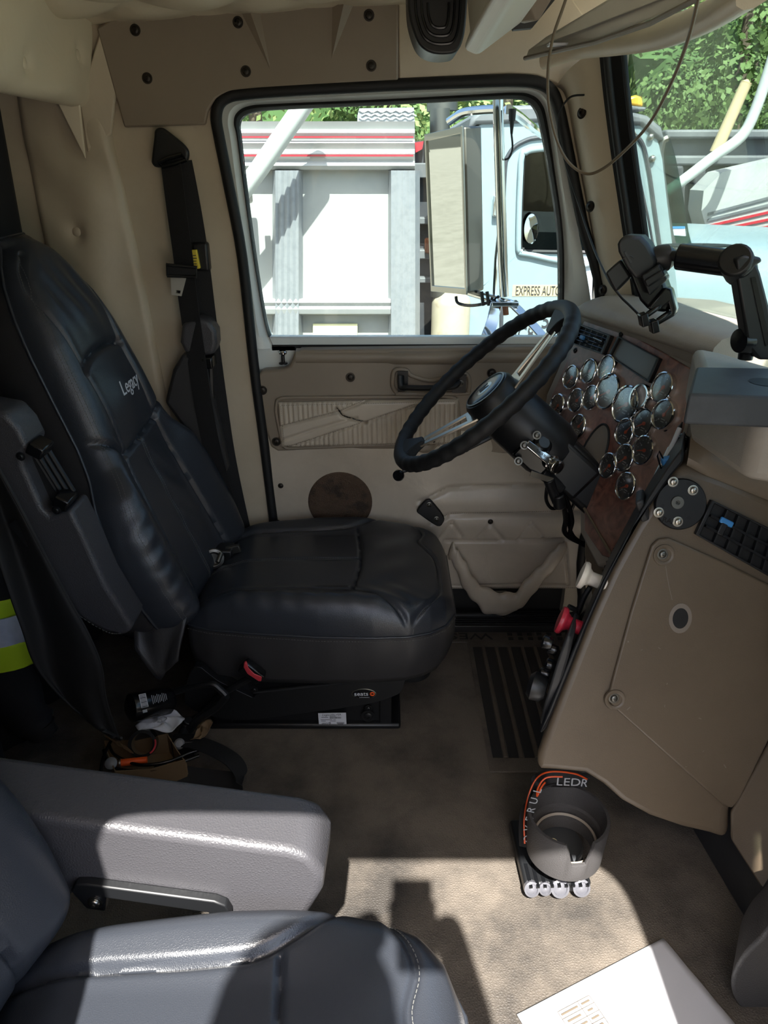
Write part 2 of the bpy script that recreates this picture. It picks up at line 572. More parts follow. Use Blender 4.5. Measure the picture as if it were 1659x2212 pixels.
# door opening outline (outer edge of the black seal), followed round as a loop in the door plane
OUT_PX = [(592, 1165), (582, 1080), (566, 950), (545, 790), (520, 560), (490, 400), (470, 300), (463, 255), (470, 222), (492, 204),
          (530, 197), (640, 189), (830, 179), (1020, 171), (1110, 169), (1160, 173), (1192, 190), (1209, 225), (1226, 300), (1262, 480), (1302, 660)]
out_loop = [P(u, v, YD) for u, v in OUT_PX]
bl, br = out_loop[0].copy(), out_loop[-1].copy()
out_loop += [V((br.x + 0.03, YD, 0.5)), V((br.x + 0.03, YD, 0.2)), V((br.x + 0.03, YD, 0.02)), V((0.3, YD, 0.02)), V((0.0, YD, 0.02)), V((bl.x, YD, 0.02)), V((bl.x, YD, 0.15))]
out_loop = spline(out_loop, 4, True)
def inset(loop, d, y):
    """loop moved d inward (towards its own middle side) and set at depth y"""
    n = len(loop)
    res = []
    for i, p in enumerate(loop):
        t = (loop[(i + 1) % n] - loop[i - 1]); t.y = 0; t.normalize()
        nn = V((t.z, 0, -t.x))
        res.append(V((p.x + nn.x * d, y, p.z + nn.z * d)))
    return res
cen = V((0.03, YD, 0.7))
chk = inset(out_loop, 0.01, YD)
SGN = 1 if (chk[40] - cen).length < (out_loop[40] - cen).length else -1
X0, X1, Z0, Z1 = -1.06, 0.525, 0.0, 1.56
def to_rect(p):
    d = V((p.x - cen.x, 0, p.z - cen.z))
    ts = []
    if d.x > 1e-6: ts.append((X1 - cen.x) / d.x)
    if d.x < -1e-6: ts.append((X0 - cen.x) / d.x)
    if d.z > 1e-6: ts.append((Z1 - cen.z) / d.z)
    if d.z < -1e-6: ts.append((Z0 - cen.z) / d.z)
    t = min(x for x in ts if x > 0)
    return V((cen.x + d.x * t, YD, cen.z + d.z * t))
m = MB(); m.ring(out_loop, [to_rect(p) for p in out_loop], (0, 0.07, 0))
structure(m.build('wall_left', 'tan_vinyl', smooth=50), 'tan vinyl cab side around the driver door', 'wall')
# black seals
m = MB(); m.tube(inset(out_loop, 0.005 * SGN, YD - 0.004), 0.0125, 10, True)
structure(m.build('trim_1', 'black_rubber', smooth=60), 'black rubber seal around the driver door opening', 'seal')

# ceiling: buttoned vinyl
def tuft(x, y):
    s_ = 0.24
    u = (x + y) / s_; w = (x - y) / s_
    return abs(math.sin(math.pi * u) * math.sin(math.pi * w)) ** 0.5
rows = []
NX, NY = 110, 100
for i in range(NX + 1):
    x = -0.68 + 1.30 * i / NX
    r = []
    for j in range(NY + 1):
        y = 0.1 + 1.755 * j / NY
        e = min(1, (1.86 - y) / 0.10)
        z = 1.535 + 0.055 * x - 0.024 * tuft(x, y) * e - 0.012 * (1 - e) ** 2
        r.append((x, y, z))
    rows.append(r)
m = MB(); m.grid(rows)
m.box((-0.22, 0.98, 1.57), (1.74, 1.94, 0.03))
structure(m.build('ceiling', 'ceiling_vinyl', smooth=80, fix=False), 'beige buttoned vinyl ceiling', 'ceiling')

# passenger side, behind the lens: cab side with the open doorway the sun comes through
YP = 0.12
ploop = [(-0.28, 0.06), (-0.29, 0.5), (-0.31, 0.9), (-0.33, 1.22), (-0.32, 1.30), (-0.28, 1.335), (-0.1, 1.342), (0.2, 1.342), (0.36, 1.34), (0.42, 1.31), (0.45, 1.20), (0.455, 0.9), (0.46, 0.5), (0.46, 0.06), (0.3, 0.03), (-0.2, 0.03)]
pl = spline([V((x, YP, z)) for x, z in ploop], 4, True)
cen0 = cen
cen = V((0.06, YP, 0.7))
def to_rect2(p):
    q = to_rect(p); q.y = YP; return q
XS = X1; X1 = 0.50
m = MB(); m.ring(pl, [to_rect2(p) for p in pl], (0, -0.05, 0))
X1 = XS
m.box((0.578, YP - 0.025, 0.6975), (0.156, 0.05, 1.395)); m.box((0.858, YP - 0.025, 0.53), (0.404, 0.05, 1.06)); m.box((0.78, YP - 0.025, 1.475), (0.56, 0.05, 0.17)); m.box((1.0, YP - 0.025, 0.78), (0.16, 0.05, 1.56)); m.box((0.87, YP + 0.25, 1.575), (0.46, 0.60, 0.03))  # unseen boxes and roof strip added to steer the sun on the console
structure(m.build('wall_right', 'tan_vinyl', smooth=50), 'tan cab side around the open passenger doorway, with added blocks shaping the sun', 'wall')
cen = cen0
# rear: header over the sleeper opening, dark sleeper behind it
m = MB(); m.prism([(-1.03, 0.02, 0), (-1.03, 1.92, 0), (-1.03, 1.92, 1.56), (-1.03, 0.02, 1.56)], (-0.03, 0, 0))
structure(m.build('wall_back', 'black_cloth'), 'dark sleeper wall behind the seats', 'wall')
hdr = Pad((-0.655, 1.865, 1.362), (0, -1, 0.0), (0.10, 0, 0.995), (0.995, 0, -0.10), 1.75, lambda a: 0.115, lambda A, B: 0.035 + 0 * A, back=0.03, rim=0.035,
          seams=[], wr=lambda A, B: -0.012 * np.exp(-(((A - 0.10) ** 2 + (B + 0.02) ** 2) / 0.0003)) - 0.012 * np.exp(-(((A - 0.34) ** 2 + (B + 0.06) ** 2) / 0.0003)) + 0.005 * np.sin(A * 22 + B * 30), na=140, nb=40)
hdr.o = V((-0.655, 1.865, 1.45))
m = MB(); hdr.mesh(m)
hd = structure(m.build('trim_2', 'ceiling_vinyl', smooth=80), 'padded beige header over the sleeper opening', 'panel')
m = MB()
for a_, b_ in ((0.10, -0.02), (0.34, -0.06)):
    m.ball(hdr.pos(a_, b_, 0.002), 0.011, sc_=(0.5, 1, 1))
m.build('button', 'ceiling_vinyl', hd)

# padded panel beside the sleeper opening, on the cab side behind the seat belt post
sidew = interp([0, .2, .5, .9, 1.15, 1.3], [.125, .12, .115, .11, .10, .09])
side = Pad((-0.64, YD + 0.004, 0.12), (-0.055, 0, 1), (-1, 0, -0.055), (0, -1, 0), 1.26, sidew, lambda A, B: 0.022 + 0.008 * np.cos(B * 20), back=0.004, rim=0.02,
           wr=lambda A, B: 0.007 * np.sin(A * 9 + B * 26) * np.exp(-((B + 0.02) / 0.06) ** 2) + 0.005 * np.sin(A * 31 - B * 40) * np.exp(-((A - 1.12) / 0.09) ** 2)
           - 0.014 * np.exp(-((A - 0.965) ** 2 + (B - 0.02) ** 2) / 0.0004), na=120, nb=50)
m = MB(); side.mesh(m)
sd = structure(m.build('trim_3', 'tan_pad', smooth=80), 'padded tan vinyl panel with a covered button behind the belt post', 'panel')
m = MB(); m.ball(side.pos(0.965, 0.02, 0.001), 0.012, sc_=(1, 0.5, 1)); m.build('button', 'tan_pad', sd)
# loose triangular flaps of vinyl where header and side panel meet
m = MB()
A_, B_, C_ = P(118, 212, 1.79), P(172, 222, 1.80), P(184, 344, 1.815)
m.prism([A_, lerp(A_, B_, .5) + V((0, -0.012, 0.004)), B_, C_], (0, 0.008, 0))
m.build('flap', 'ceiling_vinyl', sd, bevel=0.003)
m = MB()
A_, B_, C_, D_ = P(216, 66, 1.838), P(252, 190, 1.838), P(240, 290, 1.835), P(170, 218, 1.82)
m.prism([A_, B_, C_, P(188, 330, 1.825), D_], (0, 0.012, 0))
m.build('flap', 'tan_pad', sd, bevel=0.004)

# brown plastic panel above the door, with screws and pressed wedges
hp = [P(u, v, YD - 0.002) for u, v in ((212, 62), (250, 40), (500, 8), (860, -30), (860, 175), (700, 184), (540, 193), (500, 198), (468, 214), (452, 240), (446, 270), (272, 276))]
m = MB(); m.prism(hp, (0, -0.012, 0))
ov = structure(m.build('trim_4', 'brown_plastic', bevel=0.004), 'brown plastic panel with screws above the driver door', 'panel')
m = MB()
m.prism([P(860, -30, YD - 0.001), P(1195, -60, YD - 0.001), P(1305, 100, YD - 0.001), P(1310, 190, YD - 0.001), P(1222, 206, YD - 0.001), P(1200, 180, YD - 0.001), P(1160, 163, YD - 0.001), P(1100, 158, YD - 0.001), P(862, 172, YD - 0.001)], (0, -0.006, 0))
structure(m.build('trim_5', 'tan_vinyl', bevel=0.003), 'tan panel above the front half of the driver door', 'panel')
def screw(pt, n, r=0.0075, parent=None, m_='screw'):
    mb = MB()
    n = V(n).normalized()
    mb.lathe([(r * 1.5, 0.0), (r * 1.5, 0.0008), (r * 1.05, 0.0014), (r, 0.0012), (r * 0.98, 0.003), (r * 0.7, 0.0044), (r * 0.35, 0.0046), (r * 0.33, 0.002), (0.0001, 0.002)], pt, n, 18)
    return mb.build('screw', m_, parent, smooth=50)
for u, v in ((292, 65), (514, 48), (797, 33), (318, 169), (531, 154), (802, 142)):
    screw(P(u, v, YD - 0.0138), (0, -1, 0), 0.0075, ov)
for (a1, a2, tip) in (((513, 12), (558, 6), (585, 152)), ((718, 2), (770, -6), (716, 128))):
    mb = MB()
    y0, y1 = YD - 0.0139, YD - 0.030
    A_, B_, C_ = P(*a1, y0), P(*a2, y0), P(*tip, y0)
    M_ = P((a1[0] + a2[0]) / 2, a1[1], y1)
    mb.face([A_, M_, C_]); mb.face([M_, B_, C_]); mb.face([A_, B_, M_]); mb.face([A_, C_, B_])
    mb.build('pressed_wedge', 'brown_plastic', ov, smooth=0)

# front pillar and its seal, windshield glass
YA = 1.74
pil_L = [P(1202, 186, 1.845), P(1222, 210, 1.845), P(1240, 300, 1.845), P(1274, 480, 1.845), P(1312, 680, 1.845)]
pil_R = [P(1306, 96, YA), P(1312, 200, YA), P(1326, 320, YA), P(1350, 500, YA), P(1376, 690, YA)]
rows = []
for a_, b_ in zip(spline(pil_L, 5), spline(pil_R, 5)):
    r = []
    for k in range(9):
        t = k / 8
        p = lerp(a_, b_, t)
        p = p + V((-0.8, -0.6, 0)) * 0.02 * math.sin(math.pi * min(1, t * 1.0))
        r.append(p)
    r += [r[-1] + V((0.05, 0.03, 0)), r[0] + V((0.05, 0.03, 0))]
    rows.append(r)
m = MB(); m.grid(rows, False, True)
ap = structure(m.build('trim_6', 'tan_vinyl', smooth=60), 'tan windshield pillar cover with screws', 'pillar')
for u, v in ((1258, 244), (1276, 446), (1303, 626)):
    screw(P(u, v, 1.785) + V((-0.002, -0.004, 0)), (-0.8, -0.6, 0.1), 0.008, ap)
sl_ = [P(1322, 92, 1.73), P(1332, 200, 1.73), P(1348, 330, 1.73), P(1368, 470, 1.73), P(1398, 690, 1.73)]
m = MB(); m.ribbon(spline(sl_, 6), (0.62, -0.75, 0), 0.05, 0.02)
m.tube([p + V((-0.016, -0.012, 0)) for p in spline(sl_, 6)], 0.008, 8)
m.tube([p + V((0.014, -0.02, 0)) for p in spline(sl_, 6)], 0.007, 8)
structure(m.build('trim_7', 'black_rubber', smooth=50), 'black rubber windshield seal', 'seal')
wl0, wl1 = P(1326, 60, 1.72), P(1405, 720, 1.72)
wd_ = V((0.26, -0.70, 0.0))
m = MB(); m.prism([wl0, wl1, wl1 + wd_, wl0 + wd_], (0.004, 0.0015, 0))
structure(m.build('window_2', 'windshield_glass', smooth=0), 'driver side windshield pane', 'window')

wr0, wr1 = wl0 + wd_ * 1.02, wl1 + wd_ * 1.02
wd2 = V((-0.26, -0.70, 0.0))
m = MB(); m.prism([wr0, wr1, wr1 + wd2, wr0 + wd2], (0.004, -0.0015, 0))
structure(m.build('window_3', 'windshield_glass', smooth=0), 'passenger side windshield pane', 'window')
# front of the cab below the windshield and the dark side of the engine cover
m = MB(); m.box((0.74, 1.03, 0.42), (0.04, 1.72, 0.86)); m.box((0.635, 1.90, 0.43), (0.21, 0.05, 0.86))
structure(m.build('wall_front', 'kick'), 'dark firewall behind the pedals', 'wall')
k0, k1 = G(1496, 1792), G(1672, 2092)
kd = (k1 - k0).normalized()
k0 = k0 - kd * 0.05; k1 = k1 + kd * 0.6
m = MB(); m.prism([k0, k1, k1 + V((0.07, 0, 0.34)), k0 + V((0.07, 0, 0.34))], (0.03, 0.003, 0))
structure(m.build('trim_8', 'kick', bevel=0.003), 'dark engine cover side panel along the floor', 'panel')
# scuff plate on the door sill
m = MB()
m.box((0.27, 1.835, 0.012), (0.62, 0.09, 0.024))
sp = structure(m.build('trim_9', 'groove_rubber', bevel=0.003), 'ribbed black sill plate at the foot of the door', 'sill plate')
m = MB()
for k in range(7):
    m.box((0.27, 1.80 + k * 0.0105, 0.0255), (0.60, 0.005, 0.004))
m.build('tread', 'black_rubber', sp, bevel=0.001)
screw(V((0.35, 1.83, 0.0275)), (0, 0, 1), 0.006, sp)

# ---------------------------------------------------------------- driver's door
door = thing('door_1', 'white driver door with tan trim and a brown upper panel', 'door', (0.05, YD + 0.05, 0.03), kind='structure')
IN_PX = [(592, 752), (572, 700), (548, 560), (528, 420), (512, 300), (505, 265), (512, 243), (538, 229), (600, 224), (835, 214), (1010, 205), (1110, 200), (1148, 205), (1170, 224), (1182, 262), (1200, 380), (1216, 500), (1219, 620), (1214, 752)]
YW = YD + 0.035
inl = spline([P(u, v, YW) for u, v in IN_PX], 5)
# white painted window frame: from the seal to the glass gasket
fr_in = [P(u, v, YW) for u, v in IN_PX]
fr_out = [P(u, v, YD + 0.022) for u, v in ((530, 752), (528, 700), (514, 560), (492, 420), (478, 310), (474, 262), (482, 228), (506, 211), (580, 203), (830, 187), (1020, 179), (1120, 178), (1165, 184), (1190, 202), (1204, 240), (1222, 340), (1246, 480), (1272, 620), (1290, 752))]
m = MB()
a_, b_ = spline(fr_in, 5), spline(fr_out, 5)
rows = [[q, lerp(q, p, 0.35) + V((0, -0.012, 0)), lerp(q, p, 0.7) + V((0, -0.004, 0)), p, p + V((0, 0.05, 0)), q + V((0, 0.05, 0))] for p, q in zip(b_, a_)]
m.grid(rows, False, True)
m.build('window_frame', 'white_paint', door, smooth=50)
m = MB()
m.prism([P(530, 745, YD + 0.03), P(640, 745, YD + 0.03), P(640, 800, YD + 0.03), P(620, 1165, YD + 0.03), P(585, 1165, YD + 0.03)], (0, 0.03, 0))
m.prism([V((-0.33, YD + 0.032, 0.12)), V((0.56, YD + 0.032, 0.12)), V((0.56, YD + 0.032, 0.83)), V((-0.33, YD + 0.032, 0.83))], (0, 0.03, 0))
m.build('door_shell', 'white_paint', door, bevel=0.004)
m = MB(); m.prism([V((-0.30, YD + 0.030, 0.015)), V((0.56, YD + 0.030, 0.015)), V((0.56, YD + 0.030, 0.2)), V((-0.30, YD + 0.030, 0.2))], (0, 0.03, 0))  # dark strip painting the shade in the gap below the door trim
m.build('gap_shade_strip', 'groove_rubber', door, bevel=0.004)
GL_PX = [(594, 749), (576, 700), (553, 560), (534, 420), (520, 300), (517, 270), (526, 252), (550, 242), (610, 236), (835, 226), (1010, 217), (1105, 213), (1138, 219), (1156, 236), (1168, 272), (1188, 380), (1205, 500), (1208, 620), (1206, 749)]
YG = YD + 0.04
m = MB()
gk = spline([P(u, v, YG) for u, v in GL_PX], 5)
ins = [lerp(a, b, 0.5) for a, b in zip(inl, gk)]
rows = [[q, lerp(q, p, .5) + V((0, -0.008, 0)), p, p + V((0, 0.02, 0)), q + V((0, 0.02, 0))] for p, q in zip(inl, gk)]
m.grid(rows, False, True)
m.ribbon([P(588, 750, YG - 0.004), P(1216, 748, YG - 0.004)], (0, 0, 1), 0.014, 0.012)
m.build('glass_gasket', 'black_rubber', door, smooth=60)
m = MB(); m.prism(gk, (0, 0.004, 0))
structure(m.build('window_1', 'window_glass', smooth=0), 'driver door window pane', 'window')
# etched maker's mark in the lower rear corner of the pane
m = MB()
for k, w_ in enumerate((0.030, 0.030, 0.028)):
    for q in range(5):
        m.box(P(598 + q * 5, 731 + k * 4.5, YG - 0.0004), (0.0042, 0.0003, 0.0018))
m.build('etched_mark', 'ink', door)

# upper brown panel with a rolled ledge
YT = YD - 0.005
up_px = [(556, 812), (566, 800), (612, 797), (626, 790), (636, 764), (650, 755), (900, 752), (1215, 748), (1268, 750), (1290, 860), (1262, 986), (1005, 980), (985, 968), (600, 976), (584, 966), (574, 930), (560, 850)]
m = MB(); m.prism([P(u, v, YT) for u, v in up_px], (0, 0.035, 0))
upd = m.build('upper_panel', 'brown_plastic', door, bevel=0.007, seg=3)
m = MB()
prof = [(0, 0), (-0.022, -0.004), (-0.030, -0.014), (-0.030, -0.026), (-0.022, -0.036), (0, -0.044)]
rows = []
for u in np.linspace(640, 1275, 30):
    bump_ = 1.0 if 846 < u < 985 else 0.55
    p = P(u, 752, YT + 0.02)
    rows.append([p + V((0, a * (0.6 + 0.4 * bump_), b)) for a, b in prof])
m.grid(rows)
m.build('ledge', 'brown_plastic', door, smooth=60, fix=True)
for u, v in ((757, 815), (567, 843), (597, 954), (1005, 968), (1062, 806)):
    screw(P(u, v, YT - 0.001), (0, -1, 0), 0.008, door)
# quilted insert
io = P(795, 913, YT - 0.001)
pc = P(603, 913, YT); pd = P(990, 905, YT)
hl_ = (pd - pc).length / 2
ax = (pd - pc).normalized()
bx = V((0, 0, 1)) - ax * ax.z
hh = abs(P(795, 862, YT).z - P(795, 960, YT).z) / 2
pt2 = lambda u, v: ((P(u, v, YT) - pc).dot(ax), (P(u, v, YT) - io).dot(bx.normalized()))
sm1 = [pt2(604, 920), pt2(735, 887), pt2(800, 860)]
sm2 = [pt2(618, 966), pt2(795, 908), pt2(900, 872)]
sm3 = [pt2(604, 950), pt2(680, 925), pt2(770, 900)]
tear = [pt2(728, 880), pt2(740, 896), pt2(765, 905), pt2(792, 911)]
def pleats(A, B):
    l1 = np.interp(A, [sm1[0][0], sm1[-1][0]], [sm1[0][1], sm1[-1][1]])
    l2 = np.interp(A, [sm2[0][0], sm2[-1][0]], [sm2[0][1], sm2[-1][1]])
    band = ((B < l1) & (B > l2)).astype(float)
    return (1 - band) * 0.0042 * np.abs(np.sin(A * 250)) + band * 0.002
ins_pad = Pad(pc + bx.normalized() * (io - pc).dot(bx.normalized()), ax, bx.normalized(), (0, -1, 0), 2 * hl_, lambda a: hh, lambda A, B: 0.011 + 0 * A, back=0.004, rim=0.012,
              seams=[(sm1, 0.003, 0.005), (sm2, 0.003, 0.005), (sm3, 0.004, 0.003), (tear, 0.003, 0.008)], wr=pleats, na=220, nb=60)
ins_pad.seams = [(a_, b_, c_ * 1.5) for a_, b_, c_ in ins_pad.seams]
m = MB(); ins_pad.mesh(m); m.build('quilted_insert', 'door_vinyl', door, smooth=80)
m = MB(); m.tube([ins_pad.pos(a, b, 0.0006) for a, b in smooth2(tear, 5)], [0.0016 + 0.001 * abs(math.sin(k * 1.7)) for k in range(16)], 6); m.build('tear', 'seam', door)
m = MB()
for sm in (sm1, sm2): ins_pad.stitches(m, sm, 0.003)
rl = [(0.01, -hh + .007), (2 * hl_ - .01, -hh + .007), (2 * hl_ - .01, hh - .007), (0.01, hh - .007), (0.01, -hh + .007)]
ins_pad.stitches(m, rl); m.build('stitching', 'dark_tan', door)
m = MB(); m.tube(spline([P(u, v, YT - 0.003) for u, v in ((598, 900), (597, 876), (606, 861), (660, 859), (900, 857), (968, 857), (986, 864), (990, 885), (992, 925), (988, 948), (960, 956), (800, 962), (660, 967), (622, 968), (610, 956))], 4, True), 0.0045, 8, True); m.build('insert_border', 'brown_plastic', door, smooth=80)
# pull handle in its pressed recess
rc = spline([P(u, v, YT - 0.002) for u, v in ((850, 806), (858, 798), (878, 800), (890, 812), (935, 822), (985, 806), (1003, 806), (1013, 818), (1012, 842), (1000, 850), (870, 850), (856, 846), (848, 832))], 5, True)
m = MB(); m.tube(rc, 0.006, 8, True); m.build('handle_recess', 'brown_plastic', door, smooth=80)
m = MB()
m.tube(spline([P(866, 812, YT - 0.012), P(868, 836, YT - 0.022), P(884, 838, YT - 0.030), P(940, 838, YT - 0.034), P(978, 836, YT - 0.030), P(990, 826, YT - 0.016)], 6), 0.0105, 12, flat=0.7)
m.box(P(870, 822, YT - 0.006), (0.026, 0.012, 0.05)); m.box(P(992, 828, YT - 0.006), (0.034, 0.012, 0.046))
m.build('pull_handle', 'black_plastic', door, bevel=0.003)
screw(P(995, 828, YT - 0.012), (0, -1, 0), 0.0055, door, 'dull_metal')
# release lever bezel showing between wheel and column
m = MB(); m.lathe([(0.034, 0), (0.036, 0.004), (0.030, 0.007), (0.026, 0.003), (0.0001, 0.002)], P(918, 950, YT - 0.001), (0, -1, 0), 28); m.build('lever_bezel', 'brown_plastic', door, smooth=60)
m = MB(); m.box(P(925, 950, YT - 0.008), (0.05, 0.012, 0.014)); m.build('release_lever', 'black_plastic', door, bevel=0.004)
# lock button
lk = P(612, 786, YD + 0.012)
m = MB(); m.lathe([(0.011, 0), (0.011, 0.003), (0.0045, 0.004), (0.0045, 0.022), (0.0001, 0.022)], lk, (0, 0, 1), 16); m.build('lock_stem', 'black_plastic', door)
m = MB(); m.lathe([(0.006, 0.022), (0.0105, 0.026), (0.011, 0.030), (0.008, 0.033), (0.0001, 0.034)], lk, (0, 0, 1), 16); m.build('lock_button', 'chrome', door)

bump01_ = lambda x: np.clip(x, 0, 1) ** 2 * (3 - 2 * np.clip(x, 0, 1))
# lower padded vinyl
lo = V((-0.325, YD + 0.008, 0.11))
LW = 0.93
lx = lambda u, v: (P(u, v, YD).x - lo.x, P(u, v, YD).z - 0.355)
sA = [lx(905, 1082), lx(968, 1053), lx(1190, 1045), lx(1290, 1040)]
sB = [lx(930, 1128), lx(972, 1110), lx(1200, 1105), lx(1290, 1100)]
sC = [lx(960, 1168), lx(1220, 1164), lx(1290, 1160)]
vee = [lx(975, 1125), lx(1000, 1164)], [lx(975, 1125), lx(950, 1164)], [lx(1058, 1128), lx(1030, 1164)], [lx(1058, 1128), lx(1085, 1164)], [lx(1145, 1125), lx(1118, 1164)], [lx(1145, 1125), lx(1175, 1164)]
low = Pad(V((lo.x, lo.y, 0.355)), (1, 0, 0), (0, 0, 1), (0, -1, 0), LW, lambda a: 0.245, lambda A, B: 0.012 + 0.010 * np.exp(-((B + 0.03) / 0.032) ** 2) * bump01_((A - 0.36) / 0.06) + 0.009 * np.exp(-((B - 0.035) / 0.028) ** 2) * bump01_((A - 0.40) / 0.06), back=0.006, rim=0.012,
          seams=[(sA, 0.004, 0.006), (sB, 0.004, 0.007), (sC, 0.003, 0.006)] + [(list(s_), 0.004, 0.004) for s_ in vee] +
          [([lx(960, 1170), lx(965, 1262)], 0.002, 0.003), ([lx(1220, 1168), lx(1228, 1262)], 0.003, 0.003), ([lx(975, 1262), lx(1225, 1262)], 0.003, 0.003)],
          wr=lambda A, B: 0.003 * np.sin(A * 17 + B * 9) * np.sin(B * 21), na=230, nb=110)
low.seams = [(a_, b_, c_ * 1.8) for a_, b_, c_ in low.seams]
m = MB(); low.mesh(m); m.build('lower_trim', 'door_vinyl', door, smooth=80)
for ln_, of_ in ((sB, 0.004), ([(x, -0.237) for x in (0.01, 0.92)], 0), ([(0.012, -0.23), (0.02, 0.0), (0.012, 0.06), (0.012, 0.2)], 0)):
    m = MB(); low.stitches(m, ln_, of_); m.build('stitching', 'dark_tan', door)
for u, v in ((975, 1125), (1145, 1125)):
    a_, b_ = lx(u, v)
    m = MB(); m.ball(low.pos(a_, b_, 0.003), 0.011, sc_=(1, 0.6, 1)); m.build('button', 'door_vinyl', door)
for u, v in ((607, 1047), (601, 1127), (1058, 1122)):
    a_, b_ = lx(u, v)
    screw(low.pos(a_, b_, 0.0), (0, -1, 0), 0.005, door)
# speaker grille
gc = P(735, 1083, YD)
a_, b_ = gc.x - lo.x, gc.z - 0.355
gp = low.pos(a_, b_, 0)
gr = abs(P(804, 1083, YD).x - gc.x)
m = MB(); m.lathe([(gr, -0.003), (gr, 0.003), (gr * 0.96, 0.0055), (gr * 0.6, 0.008), (0.0001, 0.009)], gp, (0, -1, 0), 48); m.build('speaker_grille', 'mesh_brown', door, smooth=60)
# black triangular plate
m = MB(); m.prism(spline([P(u, v, YD - 0.012) for u, v in ((925, 1076), (933, 1080), (958, 1112), (956, 1128), (944, 1134), (908, 1110), (900, 1100), (916, 1080))], 3, True), (0, -0.010, 0))
m.build('corner_plate', 'black_plastic', door, bevel=0.003)
for u, v in ((927, 1090), (943, 1121)): screw(P(u, v, YD - 0.0225), (0, -1, 0), 0.005, door, 'dull_metal')
# map pocket: sagging gathered mouth of the pocket
def pocket_pt(s_):
    u = np.interp(s_, [0, .12, .3, .42, .5, .58, .7, .88, 1], [972, 985, 1015, 1045, 1080, 1115, 1150, 1200, 1222])
    v = np.interp(s_, [0, .12, .3, .42, .5, .58, .7, .88, 1], [1186, 1205, 1265, 1296, 1306, 1300, 1262, 1205, 1176])
    return u, v
rows = []
for i in range(80):
    s_ = i / 79
    u, v = pocket_pt(s_)
    fold = 0.0045 * math.sin(s_ * 62) + 0.004 * math.sin(s_ * 29 + 1)
    bul = 0.030 * math.sin(math.pi * s_) ** 0.6
    wd = 0.018 + 0.020 * math.sin(math.pi * s_)
    c = P(u, v, YD - 0.012 - bul)
    r = []
    for k in range(12):
        a = 2 * math.pi * k / 12
        r.append(c + V((0, -math.sin(a) * (0.008 + 0.006 * math.sin(math.pi * s_)), math.cos(a) * (wd + fold))) + V((0.3 * (wd) * math.cos(a) * (0.5 - s_) * 2, 0, 0)))
    rows.append(r)
m = MB(); m.grid(rows, False, True); m.build('map_pocket', 'door_vinyl', door, smooth=80)
m = MB(); m.box(P(1068, 1282, YD - 0.036), (0.07, 0.012, 0.012)); m.box(P(1094, 1290, YD - 0.04), (0.03, 0.012, 0.01)); m.build('pocket_frame', 'dull_metal', door, bevel=0.002)
# ================================================================= SEATS
def bump01(x): return np.clip(x, 0, 1) ** 2 * (3 - 2 * np.clip(x, 0, 1))
def seat_back_pad(o, a, n, L=0.85, b=(0, 1, 0)):
    w = interp([0, .04, .10, .16, .25, .33, .39, .45, .55, .65, .72, .78, .82, .85], [.205, .232, .243, .245, .236, .212, .176, .160, .152, .142, .128, .106, .080, .05])
    def H(A, B):
        low = 1 - bump01((A - 0.33) / 0.12)
        bol = bump01((np.abs(B) - 0.085) / 0.10)
        h = 0.050 + low * (0.042 * bol - 0.006) + (1 - low) * (0.012 * bump01((np.abs(B) - 0.07) / 0.07) + 0.012 * np.sin(np.clip((A - 0.42) / 0.43, 0, 1) * math.pi))
        h = h + 0.014 * np.exp(-((A - 0.50) / 0.07) ** 2) * np.exp(-(B / 0.09) ** 2)
        h = h + 0.012 * np.exp(-((A - 0.68) / 0.06) ** 2) * np.exp(-(B / 0.09) ** 2)
        return h
    seams = [(smooth2([(.46, -.16), (.405, -.10), (.395, -.085), (.415, .085), (.425, .10), (.455, .155)]), 0.005, 0.012),
             (smooth2([(.83, -.05), (.76, -.098), (.60, -.095), (.395, -.085)]), 0.004, 0.009),
             (smooth2([(.83, .05), (.76, .092), (.60, .088), (.42, .095)]), 0.004, 0.009),
             (smooth2([(.585, -.095), (.605, -.05), (.612, .03), (.60, .088)]), 0.007, 0.014),
             (smooth2([(.40, -.09), (.20, -.105), (.0, -.125)]), 0.004, 0.010),
             (smooth2([(.42, .095), (.30, .105), (.15, .115), (.0, .12)]), 0.004, 0.010),
             ([(.405, .0), (.20, .0), (.0, .0)], 0.0035, 0.005)]
    def wr(A, B):
        f = 0.0016 * np.sin(B * 130 + A * 24) * np.exp(-((A - 0.73) / 0.06) ** 2)
        f = f + 0.0022 * np.sin(A * 70 + B * 60) * np.exp(-((B - 0.03) / 0.05) ** 2 - ((A - 0.25) / 0.12) ** 2)
        f = f + 0.002 * np.sin(A * 150 - B * 50) * np.exp(-((B + 0.21) / 0.03) ** 2) * (A < 0.3)
        return f
    return Pad(o, a, b, n, L, w, H, back=0.07, rim=0.055, rima=(0.05, 0.06), seams=seams, wr=wr, na=190, nb=130)
